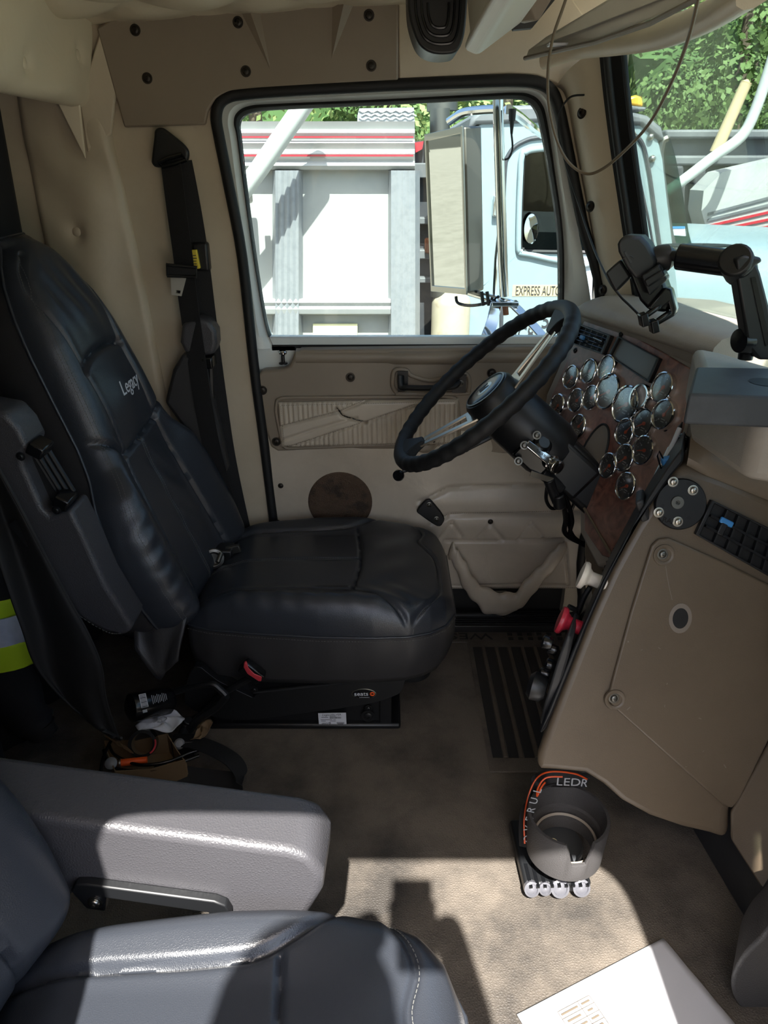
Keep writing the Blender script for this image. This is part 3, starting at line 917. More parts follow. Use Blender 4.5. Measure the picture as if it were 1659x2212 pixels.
def seat_cushion_pad(o, k_=1.0):
    w = interp([q * k_ for q in (0, .05, .15, .30, .42, .50, .55, .585, .61)], [.185, .205, .22, .235, .238, .234, .218, .19, .14])
    def H(A, B):
        A = A / k_
        bol = bump01((np.abs(B) - 0.12) / 0.085) * (1 - bump01((A - 0.36) / 0.14))
        h = 0.062 + 0.020 * bol + 0.010 * np.sin(np.clip(A / 0.6, 0, 1) * math.pi) - 0.03 * (1 - bump01(A / 0.12))
        return h + 0.006 * np.exp(-((A - 0.47) / 0.07) ** 2)
    seams = [(smooth2([(.0, -.145), (.2, -.150), (.34, -.155), (.40, -.165), (.46, -.20), (.50, -.234)]), 0.005, 0.011),
             (smooth2([(.0, .145), (.2, .150), (.30, .155), (.36, .165), (.42, .20), (.46, .238)]), 0.005, 0.010),
             (smooth2([(.372, -.158), (.385, -.06), (.388, .03), (.375, .16)]), 0.004, 0.010),
             ([(.0, .0), (.2, .0), (.385, .0)], 0.0032, 0.005),
             (smooth2([(.50, .232), (.545, .16), (.535, .10), (.57, .02), (.575, -.08), (.565, -.16), (.50, -.234)]), 0.004, 0.007)]
    def wr(A, B):
        f = 0.0014 * np.sin(A * 120 + B * 30) * np.exp(-((B + 0.19) / 0.03) ** 2)
        f = f + 0.0018 * np.sin(A * 90 + B * 110) * np.exp(-((A - 0.47) / 0.05) ** 2 - ((B + 0.17) / 0.05) ** 2)
        f = f + 0.0015 * np.sin(B * 55 - A * 30) * np.exp(-((A - 0.46) / 0.06) ** 2)
        return f
    seams = [([(x * k_, y) for x, y in p_], a_, b_) for p_, a_, b_ in seams]
    return Pad(o, (1, 0, 0), (0, 1, 0), (0, 0, 1), 0.61 * k_, w, H, back=0.02, rim=0.045, rima=(0.05, 0.05), seams=seams, wr=wr, na=170, nb=140)
def skirt(pad, drop_front, drop_rear, inset_=0.012, off=0.0, n=46):
    """leather side of a cushion below its piped edge"""
    loop = []
    for i in range(n + 1): loop.append((pad.L * i / n, -pad.w(pad.L * i / n)))
    for j in range(1, 14): loop.append((pad.L, -pad.w(pad.L) + 2 * pad.w(pad.L) * j / 14))
    for i in range(n, -1, -1): loop.append((pad.L * i / n, pad.w(pad.L * i / n)))
    for j in range(1, 14): loop.append((0, pad.w(0) - 2 * pad.w(0) * j / 14))
    rows = []
    for k in range(9):
        t = k / 8
        r = []
        for q, (a, b) in enumerate(loop):
            fr = a / pad.L
            d = drop_rear + (drop_front - drop_rear) * fr
            sx = 1 - inset_ / 0.22 * t ** 2 + 0.012 * math.sin(math.pi * t)
            fold = 0.0025 * math.sin(q * 0.9 + t * 2) * t * (1 - t) * 4 * (0.4 + 0.6 * math.sin(q * 0.21) ** 2)
            r.append(pad.o + pad.a * (pad.L / 2 + (a - pad.L / 2) * sx) + pad.b * (b * sx + fold) - pad.n * (d * t) + pad.n * 0.003)
        rows.append(r)
    m = MB()
    vv = m.grid(rows, False, True)
    m.bm.faces.new(vv[-1])
    return m, [pad.o + pad.a * a + pad.b * b for a, b in loop]

# ---------------------------------------------------------------- driver's seat
ds = thing('driver_seat', 'black leather high-back driver seat on a low steel base by the driver door', 'seat', (-0.2, 1.6, 0.0))
cush = seat_cushion_pad((-0.445, 1.60, 0.276))
m = MB(); cush.mesh(m); cu_o = m.build('seat_cushion', 'leather', ds, smooth=80)
m, loop = skirt(cush, 0.125, 0.15)
m.build('cushion_side', 'leather_side', cu_o, smooth=80)
m = MB(); m.tube([p + V((0, 0, 0.002)) for p in loop], 0.0032, 8, True); m.build('piping', 'leather', cu_o, smooth=80)
m = MB()
cush.stitches(m, cush.seams[3][0], 0.004); cush.stitches(m, cush.seams[3][0], -0.004)
cush.stitches(m, cush.seams[4][0], 0.004)
nl = len(loop)
for i in range(0, nl - 1):
    p, q = loop[i] + V((0, 0, -0.006)), loop[i + 1] + V((0, 0, -0.006))
    out = V((p.x - (-0.14), p.y - 1.6, 0)).normalized() * 0.0035
    for f in (0.1, 0.55): m.tube([lerp(p, q, f) + out, lerp(p, q, f + 0.3) + out], 0.0006, 4)
m.build('stitching', 'thread', cu_o)
BO, BA = V((-0.455, 1.59, 0.275)), V((-0.345, 0, 0.939)).normalized()
BB = V((0.13, 0.99, 0.0)).normalized()
BB = (BB - BA * BB.dot(BA)).normalized()
BN = BB.cross(BA)
if BN.x < 0: BN = -BN
bk = seat_back_pad(BO, BA, BN, 0.87, BB)
m = MB(); bk.mesh(m); bk_o = m.build('backrest', 'leather', ds, smooth=80)
# shell behind and wrinkled side of the backrest
rows = []
for k in range(8):
    t = k / 7
    r = []
    lp = [(bk.L * i / 50, -bk.w(bk.L * i / 50)) for i in range(51)] + [(bk.L * i / 50, bk.w(bk.L * i / 50)) for i in range(50, -1, -1)]
    for q, (a, b) in enumerate(lp):
        fold = 0.003 * math.sin(a * 95) * math.sin(math.pi * t) * (1 if a < 0.4 else 0.3)
        sx = 0.99 - 0.10 * t ** 2 + 0.04 * math.sin(math.pi * t)
        r.append(BO + BA * (0.42 + (a - 0.42) * (1 - 0.03 * t)) + BB * (b * sx + fold) - BN * (0.125 * t - 0.004))
    rows.append(r)
m = MB(); vv = m.grid(rows, False, True); m.bm.faces.new(vv[-1]); m.build('backrest_side', 'leather_side', bk_o, smooth=80)
edge = [BO + BA * a + BB * b for a, b in lp]
m = MB(); m.tube(edge, 0.0034, 8); m.build('piping', 'leather', bk_o, smooth=80)
m = MB()
bk.stitches(m, [(a, b + 0.004) for a, b in bk.seams[6][0]]); bk.stitches(m, [(a, b - 0.004) for a, b in bk.seams[6][0]])
sid = [(a, -bk.w(a) + 0.014) for a in np.linspace(0.02, 0.83, 60)]
bk.stitches(m, sid); bk.stitches(m, [(a, b + 0.005) for a, b in sid])
m.build('stitching', 'thread', bk_o)
# embroidered name
m = MB()
tm = MB(); tm.text('Legacy', (0, 0, 0), (1, 0, 0), (0, 1, 0), 0.044, 0.0004, shear=0.35, sx=0.82)
vm = {}
for v in tm.bm.verts: vm[v] = m.bm.verts.new(bk.pos(0.515 + v.co.y, 0.028 + v.co.x, 0.0009 + v.co.z))
for f in tm.bm.faces:
    try: m.bm.faces.new([vm[v] for v in f.verts])
    except ValueError: pass
tm.bm.free()
m.build('embroidery', 'label_grey', bk_o)
# skirt flap under the rear of the backrest
rows = []
for i in range(14):
    s_ = i / 13
    top = lerp(P(285, 1325, 1.375), P(405, 1335, 1.375), s_)
    bot = lerp(P(330, 1485, 1.345), P(385, 1425, 1.345), s_) if s_ > .3 else lerp(P(290, 1400, 1.345), P(352, 1480, 1.345), s_ / .3)
    rows.append([lerp(top, bot, k / 7) + V((0, 0.005 * math.sin(s_ * 9 + k * .5), 0)) for k in range(8)])
m = MB(); m.grid(rows); o_ = m.build('flap', 'leather_side', bk_o, smooth=80)
o_.modifiers.new('thick', 'SOLIDIFY').thickness = 0.006
# steel base with plastic side cover, badge and label
YB = 1.385
m = MB()
m.box((-0.20, 1.60, 0.075), (0.42, 0.40, 0.15))
m.box((-0.19, 1.60, 0.008), (0.46, 0.43, 0.016))
m.build('base', 'seat_steel', ds, bevel=0.006)
m = MB(); m.prism([P(u, v, YB + 0.006) for u, v in ((478, 1594), (840, 1582), (846, 1582), (846, 1510), (840, 1500), (820, 1500), (820, 1575), (560, 1588), (500, 1560))], (0, 0.01, 0))
m.build('base_flange', 'seat_steel', ds, bevel=0.002)
m = MB()
m.prism(spline([P(u, v, YB - 0.004) for u, v in ((420, 1440), (470, 1470), (535, 1502), (548, 1506), (562, 1498), (650, 1488), (766, 1476), (776, 1462), (788, 1458), (800, 1462), (810, 1470), (868, 1456), (876, 1454), (874, 1474), (866, 1494), (850, 1504), (800, 1520), (700, 1535), (560, 1552), (480, 1552), (400, 1520))], 3, True), (0, 0.02, 0))
cv = m.build('side_cover', 'black_plastic', ds, bevel=0.004)
m = MB()
m.tube([P(u, v, YB - 0.006) for u, v in ((548, 1496), (640, 1486), (765, 1473), (775, 1462), (790, 1456), (806, 1464), (870, 1455))], 0.004, 8)
m.build('cover_rib', 'black_plastic', cv)
for u, v in ((549, 1490), (786, 1464)): screw(P(u, v, YB - 0.008), (0, -1, 0), 0.006, cv, 'seat_steel')
bc = P(786, 1498, YB - 0.0045)
m = MB(); m.lathe([(0.0285, 0), (0.0285, 0.0016), (0.0265, 0.002)], bc, (0, -1, 0), 40, aspect=(1, 0.5), ref=(1, 0, 0)); bd = m.build('badge_rim', 'steel', cv)
m = MB(); m.lathe([(0.0265, 0.002), (0.0265, 0.0024)], bc, (0, -1, 0), 40, aspect=(1, 0.5), ref=(1, 0, 0)); m.build('badge', 'black_gloss', cv)
tx = V((1, 0, 0.03))
m = MB(); m.text('seats', bc + V((-0.006, -0.0027, 0.0005)), tx, (0, 0, 1), 0.0165, 0.0002); m.build('badge_lettering', 'label_grey', cv)
m = MB(); m.lathe([(0.0058, 0), (0.0058, 0.0004), (0.0030, 0.0004), (0.0030, 0.0)], bc + V((0.0195, -0.0025, 0.0006)), (0, -1, 0), 20, cap=False)
m.box(bc + V((0.0175, -0.0027, 0.0006)), (0.006, 0.0004, 0.0016)); m.build('badge_emblem', 'orange', cv)
m = MB()
for k in range(11): m.box(bc + V((-0.010 + k * 0.0022, -0.0026, -0.0095)), (0.0014, 0.0002, 0.0013))
m.build('badge_small_print', 'label_grey', cv)
# rating label on the base
lc = P(718, 1553, YB + 0.003)
m = MB(); m.box(lc, (0.066, 0.0008, 0.036), (V((1, 0, 0.02)), V((0, 1, 0)), V((-0.02, 0, 1)))); lb = m.build('label', 'label_grey', ds)
m = MB()
m.text('Legacy', lc + V((-0.013, -0.0007, 0.0125)), tx, (0, 0, 1), 0.0085, 0.0001, shear=0.3)
m.text('SILVER', lc + V((0.010, -0.0007, 0.0130)), tx, (0, 0, 1), 0.0078, 0.0001)
m.text('seats', lc + V((-0.018, -0.0007, -0.0125)), tx, (0, 0, 1), 0.0078, 0.0001)
m.lathe([(0.0028, 0), (0.0028, 0.0003), (0.0014, 0.0003), (0.0014, 0)], lc + V((-0.0065, -0.0005, -0.012)), (0, -1, 0), 14, cap=False)
random.seed(3)
x = -0.006
while x < 0.022:
    w_ = random.choice([0.0004, 0.0007, 0.001]); m.box(lc + V((x, -0.0006, 0.004 + x * 0.02)), (w_, 0.0003, 0.0055)); x += w_ + random.choice([0.0005, 0.0008])
for k, (xa, xb, z) in enumerate(((-0.026, -0.010, 0.0055), (-0.006, 0.008, 0.0085), (-0.028, 0.0, -0.002), (0.002, 0.008, -0.002), (-0.027, -0.016, -0.006), (-0.006, 0.008, -0.006), (0.010, 0.028, -0.010), (0.010, 0.028, -0.0125), (0.012, 0.026, -0.0145))):
    m.box(lc + V(((xa + xb) / 2, -0.0006, z)), (xb - xa, 0.0003, 0.0011))
m.build('label_print', 'ink', lb)
for u, v, r_ in ((795, 1547, 0.011), (796, 1530, 0.006), (478, 1583, 0.008)): screw(P(u, v, YB + 0.004), (0, -1, 0), r_, ds, 'seat_steel')
# recliner hinge showing between cushion and backrest
m = MB()
m.lathe([(0.026, 0), (0.026, 0.010), (0.018, 0.012), (0.014, 0.006), (0.0001, 0.006)], P(462, 1205, 1.63), (0.2, -1, 0.2), 24)
m.box(P(490, 1190, 1.66), (0.07, 0.012, 0.02), (V((1, 0, 0.25)), V((0, 1, 0)), V((-0.25, 0, 1)))); m.cyl(P(478, 1195, 1.6), P(470, 1215, 1.58), 0.006)
m.build('recliner_hinge', 'dull_metal', ds, bevel=0.001)
m = MB(); m.box(P(462, 1192, 1.665), (0.10, 0.05, 0.03)); m.box(P(520, 1183, 1.72), (0.08, 0.05, 0.025)); m.build('recliner_bracket', 'black_plastic', ds, bevel=0.004)
# red belt release on the inboard side
ax_b = V((0.42, 0, -0.4)).normalized()
m = MB(); m.box(P(545, 1450, 1.355), (0.056, 0.024, 0.032), (ax_b, V((0, 1, 0)), V((-ax_b.z, 0, ax_b.x)))); bu = m.build('belt_buckle', 'black_gloss', ds, bevel=0.004)
m = MB(); m.prism([P(u, v, 1.342) for u, v in ((527, 1432), (531, 1430), (538, 1444), (550, 1456), (566, 1462), (564, 1472), (558, 1472), (534, 1456), (526, 1442))], (0, 0.006, 0)); m.build('release_button', 'red_button', bu, bevel=0.0015)
m = MB(); m.tube(spline([P(545, 1462, 1.36), P(520, 1475, 1.365), P(480, 1500, 1.365), P(440, 1540, 1.36), P(415, 1556, 1.355)], 5), 0.009, 10); m.build('buckle_stalk', 'black_plastic', ds)
# spring-loaded suspension boot under the front
m = MB(); m.lathe([(0.05, 0), (0.055, 0.03), (0.045, 0.05), (0.055, 0.075), (0.05, 0.11)], V((0.07, 1.55, 0.05)), (0, 0, 1), 28); m.build('suspension_bellows', 'black_rubber', ds, smooth=60)
# lever at the rear corner of the base
m = MB(); m.tube(spline([P(360, 1500, 1.36), P(400, 1488, 1.35), P(455, 1478, 1.34), P(476, 1490, 1.335), P(488, 1502, 1.33)], 5), 0.008, 10)
m.tube(spline([P(488, 1502, 1.33), P(470, 1525, 1.33), P(430, 1552, 1.33), P(405, 1580, 1.33)], 5), 0.010, 10); m.build('base_lever', 'black_plastic', ds)

# folded-up inboard armrest
def arm_poly(px, y): return [P(u, v, y) for u, v in px]
ar = MB(); ar.prism(arm_poly(((-60, 880), (10, 892), (40, 925), (62, 968), (46, 984), (52, 1010), (92, 1100), (108, 1116), (140, 1106), (152, 1100), (178, 1150), (228, 1262), (284, 1352), (282, 1366), (262, 1376), (225, 1366), (170, 1336), (100, 1240), (0, 1090), (-60, 1000)), 1.262), (0, 0.085, 0))
ar_o = ar.build('armrest', 'leather_arm', ds, bevel=0.012, seg=4, smooth=60)
m = MB()
for u, v in ((86, 966), (140, 1078)):
    m = MB(); m.box(P(u, v, 1.285), (0.024, 0.05, 0.030), (V((0.5, 0, 0.86)), V((0, 1, 0)), V((-0.86, 0, 0.5))))
    m.build('armrest_clip', 'black_gloss', ar_o, bevel=0.004)
m = MB()
p0, p1 = P(84, 985, 1.30), P(140, 1075, 1.30)
d_ = (p1 - p0).normalized()
for k in range(-2, 3):
    m.tube([p0 + V((0.010 * k * 0.8, 0.004 * abs(k), 0.010 * k * 0.5)), p1 + V((0.010 * k * 0.8, 0.004 * abs(k), 0.010 * k * 0.5))], 0.0048, 8)
m.build('armrest_grip', 'black_plastic', ar_o)
m = MB(); m.prism([P(u, v, 1.30) for u, v in ((48, 985), (62, 968), (150, 1098), (108, 1116), (60, 1020))], (0, 0.02, 0)); m.build('armrest_bracket', 'black_plastic', ar_o, bevel=0.003)
for u, v in ((45, 986), (122, 1102)): screw(P(u, v, 1.2595), (0, -1, 0), 0.0055, ar_o, 'seat_steel')
m = MB()
sp_ = spline([P(u, v, 1.2605) for u, v in ((168, 1328), (205, 1352), (240, 1368), (262, 1368))], 5)
for k in range(len(sp_) - 1): m.tube([lerp(sp_[k], sp_[k + 1], .1), lerp(sp_[k], sp_[k + 1], .7)], 0.0008, 4)
m.build('stitching', 'thread', ar_o)
# outboard armrest, also folded up, beyond the backrest
ar = MB(); ar.prism(arm_poly(((392, 700), (428, 686), (452, 694), (466, 716), (468, 744), (462, 766), (440, 770), (400, 765), (388, 740)), 1.775), (0, 0.06, 0))
ar2 = ar.build('armrest', 'leather_arm', ds, bevel=0.010, seg=4, smooth=60)
m = MB(); m.box(P(452, 780, 1.79), (0.026, 0.05, 0.028)); m.build('armrest_clip', 'black_gloss', ar2, bevel=0.004)
m = MB(); m.tube([P(455, 795, 1.80), P(457, 860, 1.80)], 0.008, 8); m.build('armrest_grip', 'black_plastic', ar2)
ar = MB(); ar.prism(arm_poly(((392, 765), (430, 768), (446, 800), (456, 860), (476, 940), (492, 1020), (470, 1030), (420, 960), (355, 870), (372, 800)), 1.775), (0, 0.05, 0))
ar.build('armrest_body', 'leather_side', ar2, bevel=0.010, seg=3, smooth=60)

# ---------------------------------------------------------------- seat belt on the post
sb = thing('seat_belt', 'black three-point seat belt hanging on the tan post behind the driver door', 'seat belt', P(385, 900, 1.83))
m = MB(); m.prism(spline([P(u, v, 1.832) for u, v in ((338, 282), (350, 276), (366, 284), (404, 316), (411, 336), (404, 352), (384, 356), (345, 362), (332, 354), (331, 340), (336, 300))], 4, True), (0, -0.016, 0))
anc = m.build('anchor_cover', 'black_plastic', sb, bevel=0.006, seg=3)
m = MB(); m.tube([P(343, 352, 1.808), P(362, 342, 1.808), P(392, 334, 1.808), P(402, 345, 1.808), P(380, 353, 1.808), P(350, 360, 1.808)], 0.005, 8, True); m.build('anchor_loop', 'black_gloss', anc)
m = MB()
m.ribbon(spline([P(368, 345, 1.812), P(381, 450, 1.80), P(396, 560, 1.79), P(405, 640, 1.785), P(425, 780, 1.77), P(440, 880, 1.765), P(462, 985, 1.77), P(500, 1120, 1.80)], 8), (1, -0.25, 0.12), 0.049, 0.0014)
m.build('shoulder_strap', 'webbing', sb)
m = MB()
m.ribbon(spline([P(392, 348, 1.825), P(412, 450, 1.825), P(430, 560, 1.825), P(448, 700, 1.825), P(470, 860, 1.825), P(492, 1000, 1.825), P(530, 1175, 1.825)], 8), (1, 0, 0.12), 0.047, 0.0014)
m.build('retractor_strap', 'webbing', sb)
m = MB(); m.box(P(436, 554, 1.828), (0.036, 0.03, 0.064)); bx_ = m.build('comfort_clip', 'black_plastic', sb, bevel=0.006, seg=3)
m = MB(); m.box(P(422, 560, 1.805), (0.016, 0.012, 0.042), (V((1, 0, 0.1)), V((0, 1, 0)), V((-0.1, 0, 1)))); yl = m.build('clip_label', 'yellow', bx_, bevel=0.002)
m = MB()
for k, w_ in enumerate((0.007, 0.011, 0.009, 0.011)):
    m.box(P(420, 552 + k * 6, 1.7985), (w_, 0.0006, 0.0018))
m.build('clip_print', 'ink', yl)
m = MB(); m.box(P(392, 585, 1.782), (0.066, 0.018, 0.026), (V((1, 0, -0.08)), V((0, 1, 0)), V((0.08, 0, 1)))); m.tube([P(360, 572, 1.772), P(425, 578, 1.772), P(424, 598, 1.772), P(362, 596, 1.772)], 0.004, 8, True)
tg = m.build('tongue_housing', 'black_plastic', sb, bevel=0.005)
m = MB(); m.ring([P(u, v, 1.780) for u, v in ((380, 627), (390, 628), (389, 634), (379, 633))], [P(u, v, 1.780) for u, v in ((368, 598), (402, 601), (392, 640), (370, 637))], (0, 0.003, 0))
m.build('tongue', 'tongue_metal', tg, bevel=0.0006)

# ---------------------------------------------------------------- passenger seat in the foreground
ps = thing('passenger_seat', 'black leather passenger seat in the sun in the foreground', 'seat', (-0.1, 0.36, 0.0))
pc_ = seat_cushion_pad((-0.435, 0.365, 0.365), 0.86)
m = MB(); pc_.mesh(m); pco = m.build('seat_cushion', 'leather', ps, smooth=80)
m, loop2 = skirt(pc_, 0.11, 0.11); m.build('cushion_side', 'leather_side', pco, smooth=80)
m = MB(); m.tube([p + V((0, 0, 0.002)) for p in loop2], 0.0032, 8, True); m.build('piping', 'leather', pco, smooth=80)
m = MB(); pc_.stitches(m, pc_.seams[3][0], 0.004); pc_.stitches(m, pc_.seams[4][0], 0.004)
for i in range(len(loop2) - 1):
    p, q = loop2[i] + V((0, 0, -0.006)), loop2[i + 1] + V((0, 0, -0.006))
    out = V((p.x + 0.12, p.y - 0.375, 0)).normalized() * 0.0035
    for f in (0.1, 0.55): m.tube([lerp(p, q, f) + out, lerp(p, q, f + 0.3) + out], 0.0006, 4)
m.build('stitching', 'thread', pco)
PO = V((-0.415, 0.375, 0.42))
pb = seat_back_pad(PO, V((-0.30, 0, 0.954)), V((0.954, 0, 0.30)))
m = MB(); pb.mesh(m); pbo = m.build('backrest', 'leather', ps, smooth=80)
m = MB(); m.box((-0.16, 0.375, 0.145), (0.40, 0.36, 0.29)); m.build('base', 'seat_steel', ps, bevel=0.01)
# its inboard armrest, lowered, with the pull bracket underneath
AO = V((-0.50, 0.705, 0.565)); AA = V((0.988, -0.055, -0.12)).normalized(); AU = V((0.12, 0, 0.988)); AU = (AU - AA * AU.dot(AA)).normalized(); AY = AU.cross(AA)
al = lambda a, y, z: AO + AA * a + AY * y + AU * z
# side outline (a, z) extruded across the armrest
outl = [(0.0, 0.0), (0.40, 0.0), (0.425, -0.006), (0.442, -0.03), (0.444, -0.06), (0.432, -0.10), (0.405, -0.14), (0.365, -0.165), (0.345, -0.158), (0.337, -0.13), (0.325, -0.105), (0.165, -0.105), (0.15, -0.118), (0.142, -0.132), (0.115, -0.138), (0.0, -0.145)]
m = MB(); m.prism([al(a, 0.0, z) for a, z in outl], AY * -0.085 if (al(0, 1, 0) - AO).y > 0 else AY * 0.085)
pao = m.build('armrest', 'leather_arm', ps, bevel=0.016, seg=4, smooth=60)
ysg = -1 if AY.y > 0 else 1
fy = 0.0845 * ysg
m = MB()
m.prism([al(a, fy, z) for a, z in ((0.150, -0.100), (0.156, -0.088), (0.17, -0.085), (0.32, -0.085), (0.334, -0.090), (0.340, -0.102), (0.340, -0.128), (0.316, -0.128), (0.314, -0.106), (0.192, -0.104), (0.190, -0.128), (0.168, -0.128))], AY * (0.012 * ysg))
pbk = m.build('pull_bracket', 'black_plastic', pao, bevel=0.002)
for a in (0.179, 0.328): screw(al(a, fy + 0.0125 * ysg, -0.113), AY * ysg, 0.006, pbk, 'steel')
m = MB(); m.box(P(112, 2085, 0.60), (0.035, 0.02, 0.05), (V((1, 0, 0.3)), V((0, 1, 0)), V((-0.3, 0, 1)))); m.build('belt_buckle', 'black_gloss', ps, bevel=0.004)
# ================================================================= DASHBOARD
DA = P(1265, 690, 1.72)
E1 = V((0.30, -0.954, 0)).normalized()
HF = V((0.954, 0.30, 0)).normalized()               # horizontal, forward
E2 = (V((0, 0, 1)) * math.cos(R(17)) + HF * math.sin(R(17))).normalized()
DN = E1.cross(E2)
if DN.x > 0: DN = -DN
def DP(u, v, off=0.0):
    return PL(u, v, DA + DN * off, DN)
dash = thing('dashboard', 'dashboard with a burl wood panel full of round gauges facing the driver', 'dashboard', DA + V((0.08, -0.1, -0.5)))
pan_px = [(1264, 688), (1300, 698), (1345, 712), (1420, 754), (1497, 800), (1478, 900), (1452, 1000), (1392, 1105), (1325, 1208), (1300, 1200), (1262, 1146), (1262, 1100), (1215, 985), (1186, 878), (1190, 858)]
m = MB(); m.prism([DP(u, v) for u, v in pan_px], DN * -0.02); m.build('gauge_panel', 'burl_wood', dash, bevel=0.002)
body_px = [(1258, 676), (1345, 704), (1508, 794), (1490, 900), (1462, 1004), (1400, 1112), (1330, 1218), (1290, 1225), (1252, 1150), (1252, 1104), (1205, 990), (1176, 880), (1180, 852)]
m = MB(); m.prism([DP(u, v, -0.006) for u, v in body_px], DN * -0.16); m.build('panel_housing', 'dash_top', dash, bevel=0.006, seg=3)
# padded brow running along the top
rows = []
prof = [(0.004, -0.004), (0.016, -0.002), (0.021, 0.006), (0.018, 0.020), (0.004, 0.033), (-0.03, 0.041), (-0.09, 0.043), (-0.18, 0.034), (-0.34, 0.018), (-0.34, -0.06), (-0.02, -0.06), (0.0, -0.02)]
Lb = (DP(1505, 797) - DA).length
for i in range(41):
    t = -0.028 + (Lb + 0.075) * i / 40
    base = DA + E1 * t + V((0, 0, 0.010))
    endk = min(1, (i + 0.2) / 3.0)
    dip = 0.010 * max(0, math.sin(math.pi * (t / Lb))) if 0 < t < Lb else 0
    rows.append([base + HF * -a + V((0, 0, (b if b < 0 else b * (0.45 + 0.55 * endk)) - 0.0 * dip)) for a, b in prof])
m = MB(); vv = m.grid(rows, False, True); m.bm.faces.new(vv[0]); m.bm.faces.new(list(reversed(vv[-1])))
m.build('brow', 'dash_top', dash, smooth=50)
tpx = [(1498, 748), (1560, 760), (1659, 788), (1760, 816), (1760, 900), (1640, 884), (1516, 818)]
m = MB(); m.prism([G(u, v, 0.935) for u, v in tpx], (0, 0, -0.10)); m.build('top_pad', 'dash_top', dash, bevel=0.014, seg=3)
# arch for the steering column, and the tan kick piece below the panel
m = MB(); m.prism(spline([DP(u, v, 0.0015) for u, v in ((1252, 1016), (1258, 975), (1278, 938), (1300, 917), (1313, 924), (1315, 950), (1306, 990), (1290, 1030), (1268, 1046))], 3, True), DN * -0.01)
m.build('column_arch', 'dark_tan', dash, bevel=0.001)
m = MB(); m.tube(spline([DP(u, v, 0.002) for u, v in ((1252, 1016), (1258, 975), (1278, 938), (1300, 917), (1313, 924), (1315, 950), (1306, 990), (1290, 1030))], 4), 0.0025, 8); m.build('arch_edge', 'black_rubber', dash)
m = MB(); m.prism([DP(1262, 1098, -0.002), DP(1330, 1212, -0.002), DP(1335, 1300, -0.03), DP(1285, 1330, -0.05), DP(1262, 1200, -0.03)], DN * -0.05); m.build('lower_corner', 'dash_tan', dash, bevel=0.006, seg=3)
m = MB(); m.tube([DP(1262, 1098, 0.004), DP(1325, 1206, 0.004)], 0.003, 8); m.build('edge_bead', 'dash_tan', dash)
for u, v in ((1243, 757), (1342, 722), (1438, 925)): screw(DP(u, v, 0.0), DN, 0.0045, dash, 'seat_steel')

random.seed(11)
GAUGES = [(1239, 816, .0285), (1278, 803, .0285), (1316, 795, .0285), (1209, 877, .0285), (1250, 866, .0285), (1282, 860, .0285), (1318, 847, .0405), (1357, 875, .0405), (1254, 922, .0285),
          (1437, 838, .0305), (1439, 897, .0305), (1356, 934, .029), (1395, 916, .0305), (1396, 974, .0305), (1320, 1007, .028), (1355, 990, .0295), (1358, 1051, .0295)]
def gauge(u, v, r, ang):
    c = DP(u, v, 0.0)
    m = MB(); m.lathe([(r * 1.0, 0), (r * 1.0, 0.007), (r * 0.97, 0.0105), (r * 0.90, 0.0115), (r * 0.86, 0.009), (r * 0.86, 0.004)], c, DN, 40, cap=False)
    g = m.build('gauge', 'chrome', dash, smooth=50)
    m = MB(); m.lathe([(r * 0.87, 0.003), (0.0001, 0.003)], c, DN, 36, cap=False); m.build('dial', 'gauge_face', g, smooth=0)
    m = MB()
    ux, uy = E1, E2
    nt = 25 if r > 0.04 else 13
    for k in range(nt):
        a = R(225 - 270 * k / (nt - 1))
        d = ux * math.cos(a) + uy * math.sin(a)
        q = ux * -math.sin(a) + uy * math.cos(a)
        ln = 0.14 if k % 3 == 0 else 0.08
        m.box(c + d * r * (0.78 - ln / 2) + DN * 0.0034, (r * ln, r * 0.035, 0.0004), (d, q, DN))
        if k % 3 == 0:
            m.box(c + d * r * 0.54 + DN * 0.0034, (r * 0.09, r * 0.10, 0.0004), (ux, uy, DN))
    m.box(c - uy * r * 0.30 + DN * 0.0034, (r * 0.40, r * 0.06, 0.0004), (ux, uy, DN))
    m.box(c - uy * r * 0.45 + DN * 0.0034, (r * 0.28, r * 0.05, 0.0004), (ux, uy, DN))
    m.build('dial_marks', 'gauge_mark', g)
    d = ux * math.cos(R(ang)) + uy * math.sin(R(ang)); q = d.cross(DN)
    m = MB(); m.prism([c + DN * 0.005 - d * r * 0.15 + q * r * .06, c + DN * 0.005 - d * r * 0.15 - q * r * .06, c + DN * 0.005 + d * r * 0.68 - q * r * 0.015, c + DN * 0.005 + d * r * 0.68 + q * r * 0.015], DN * 0.001)
    m.lathe([(r * 0.12, 0.004), (r * 0.12, 0.0065), (0.0001, 0.0068)], c, DN, 14)
    m.build('needle', 'needle', g)
    m = MB(); m.lathe([(r * 0.87, 0.0085), (r * 0.5, 0.0092), (0.0001, 0.0094)], c, DN, 36, cap=False); m.build('lens', 'gauge_glass', g, smooth=80)
for i, (u, v, r) in enumerate(GAUGES):
    gauge(u, v, r, random.choice([200, 215, 230, 245, 60, 70]))
c = DP(1390, 860)
m = MB(); m.lathe([(.0275, 0), (.0275, 0.009), (.026, 0.014), (.0225, 0.014), (.0215, 0.009), (.0215, 0.0)], c, DN, 36, cap=False); g = m.build('gauge_ring', 'chrome', dash, smooth=50)
m = MB(); m.lathe([(.022, 0.001), (0.0001, 0.001)], c, DN, 30, cap=False); m.build('ring_glare_disc', 'paper', g)  # white disc paints the bright light seen in the empty gauge ring

def quad_pts(px, off): return [DP(u, v, off) for u, v in px]
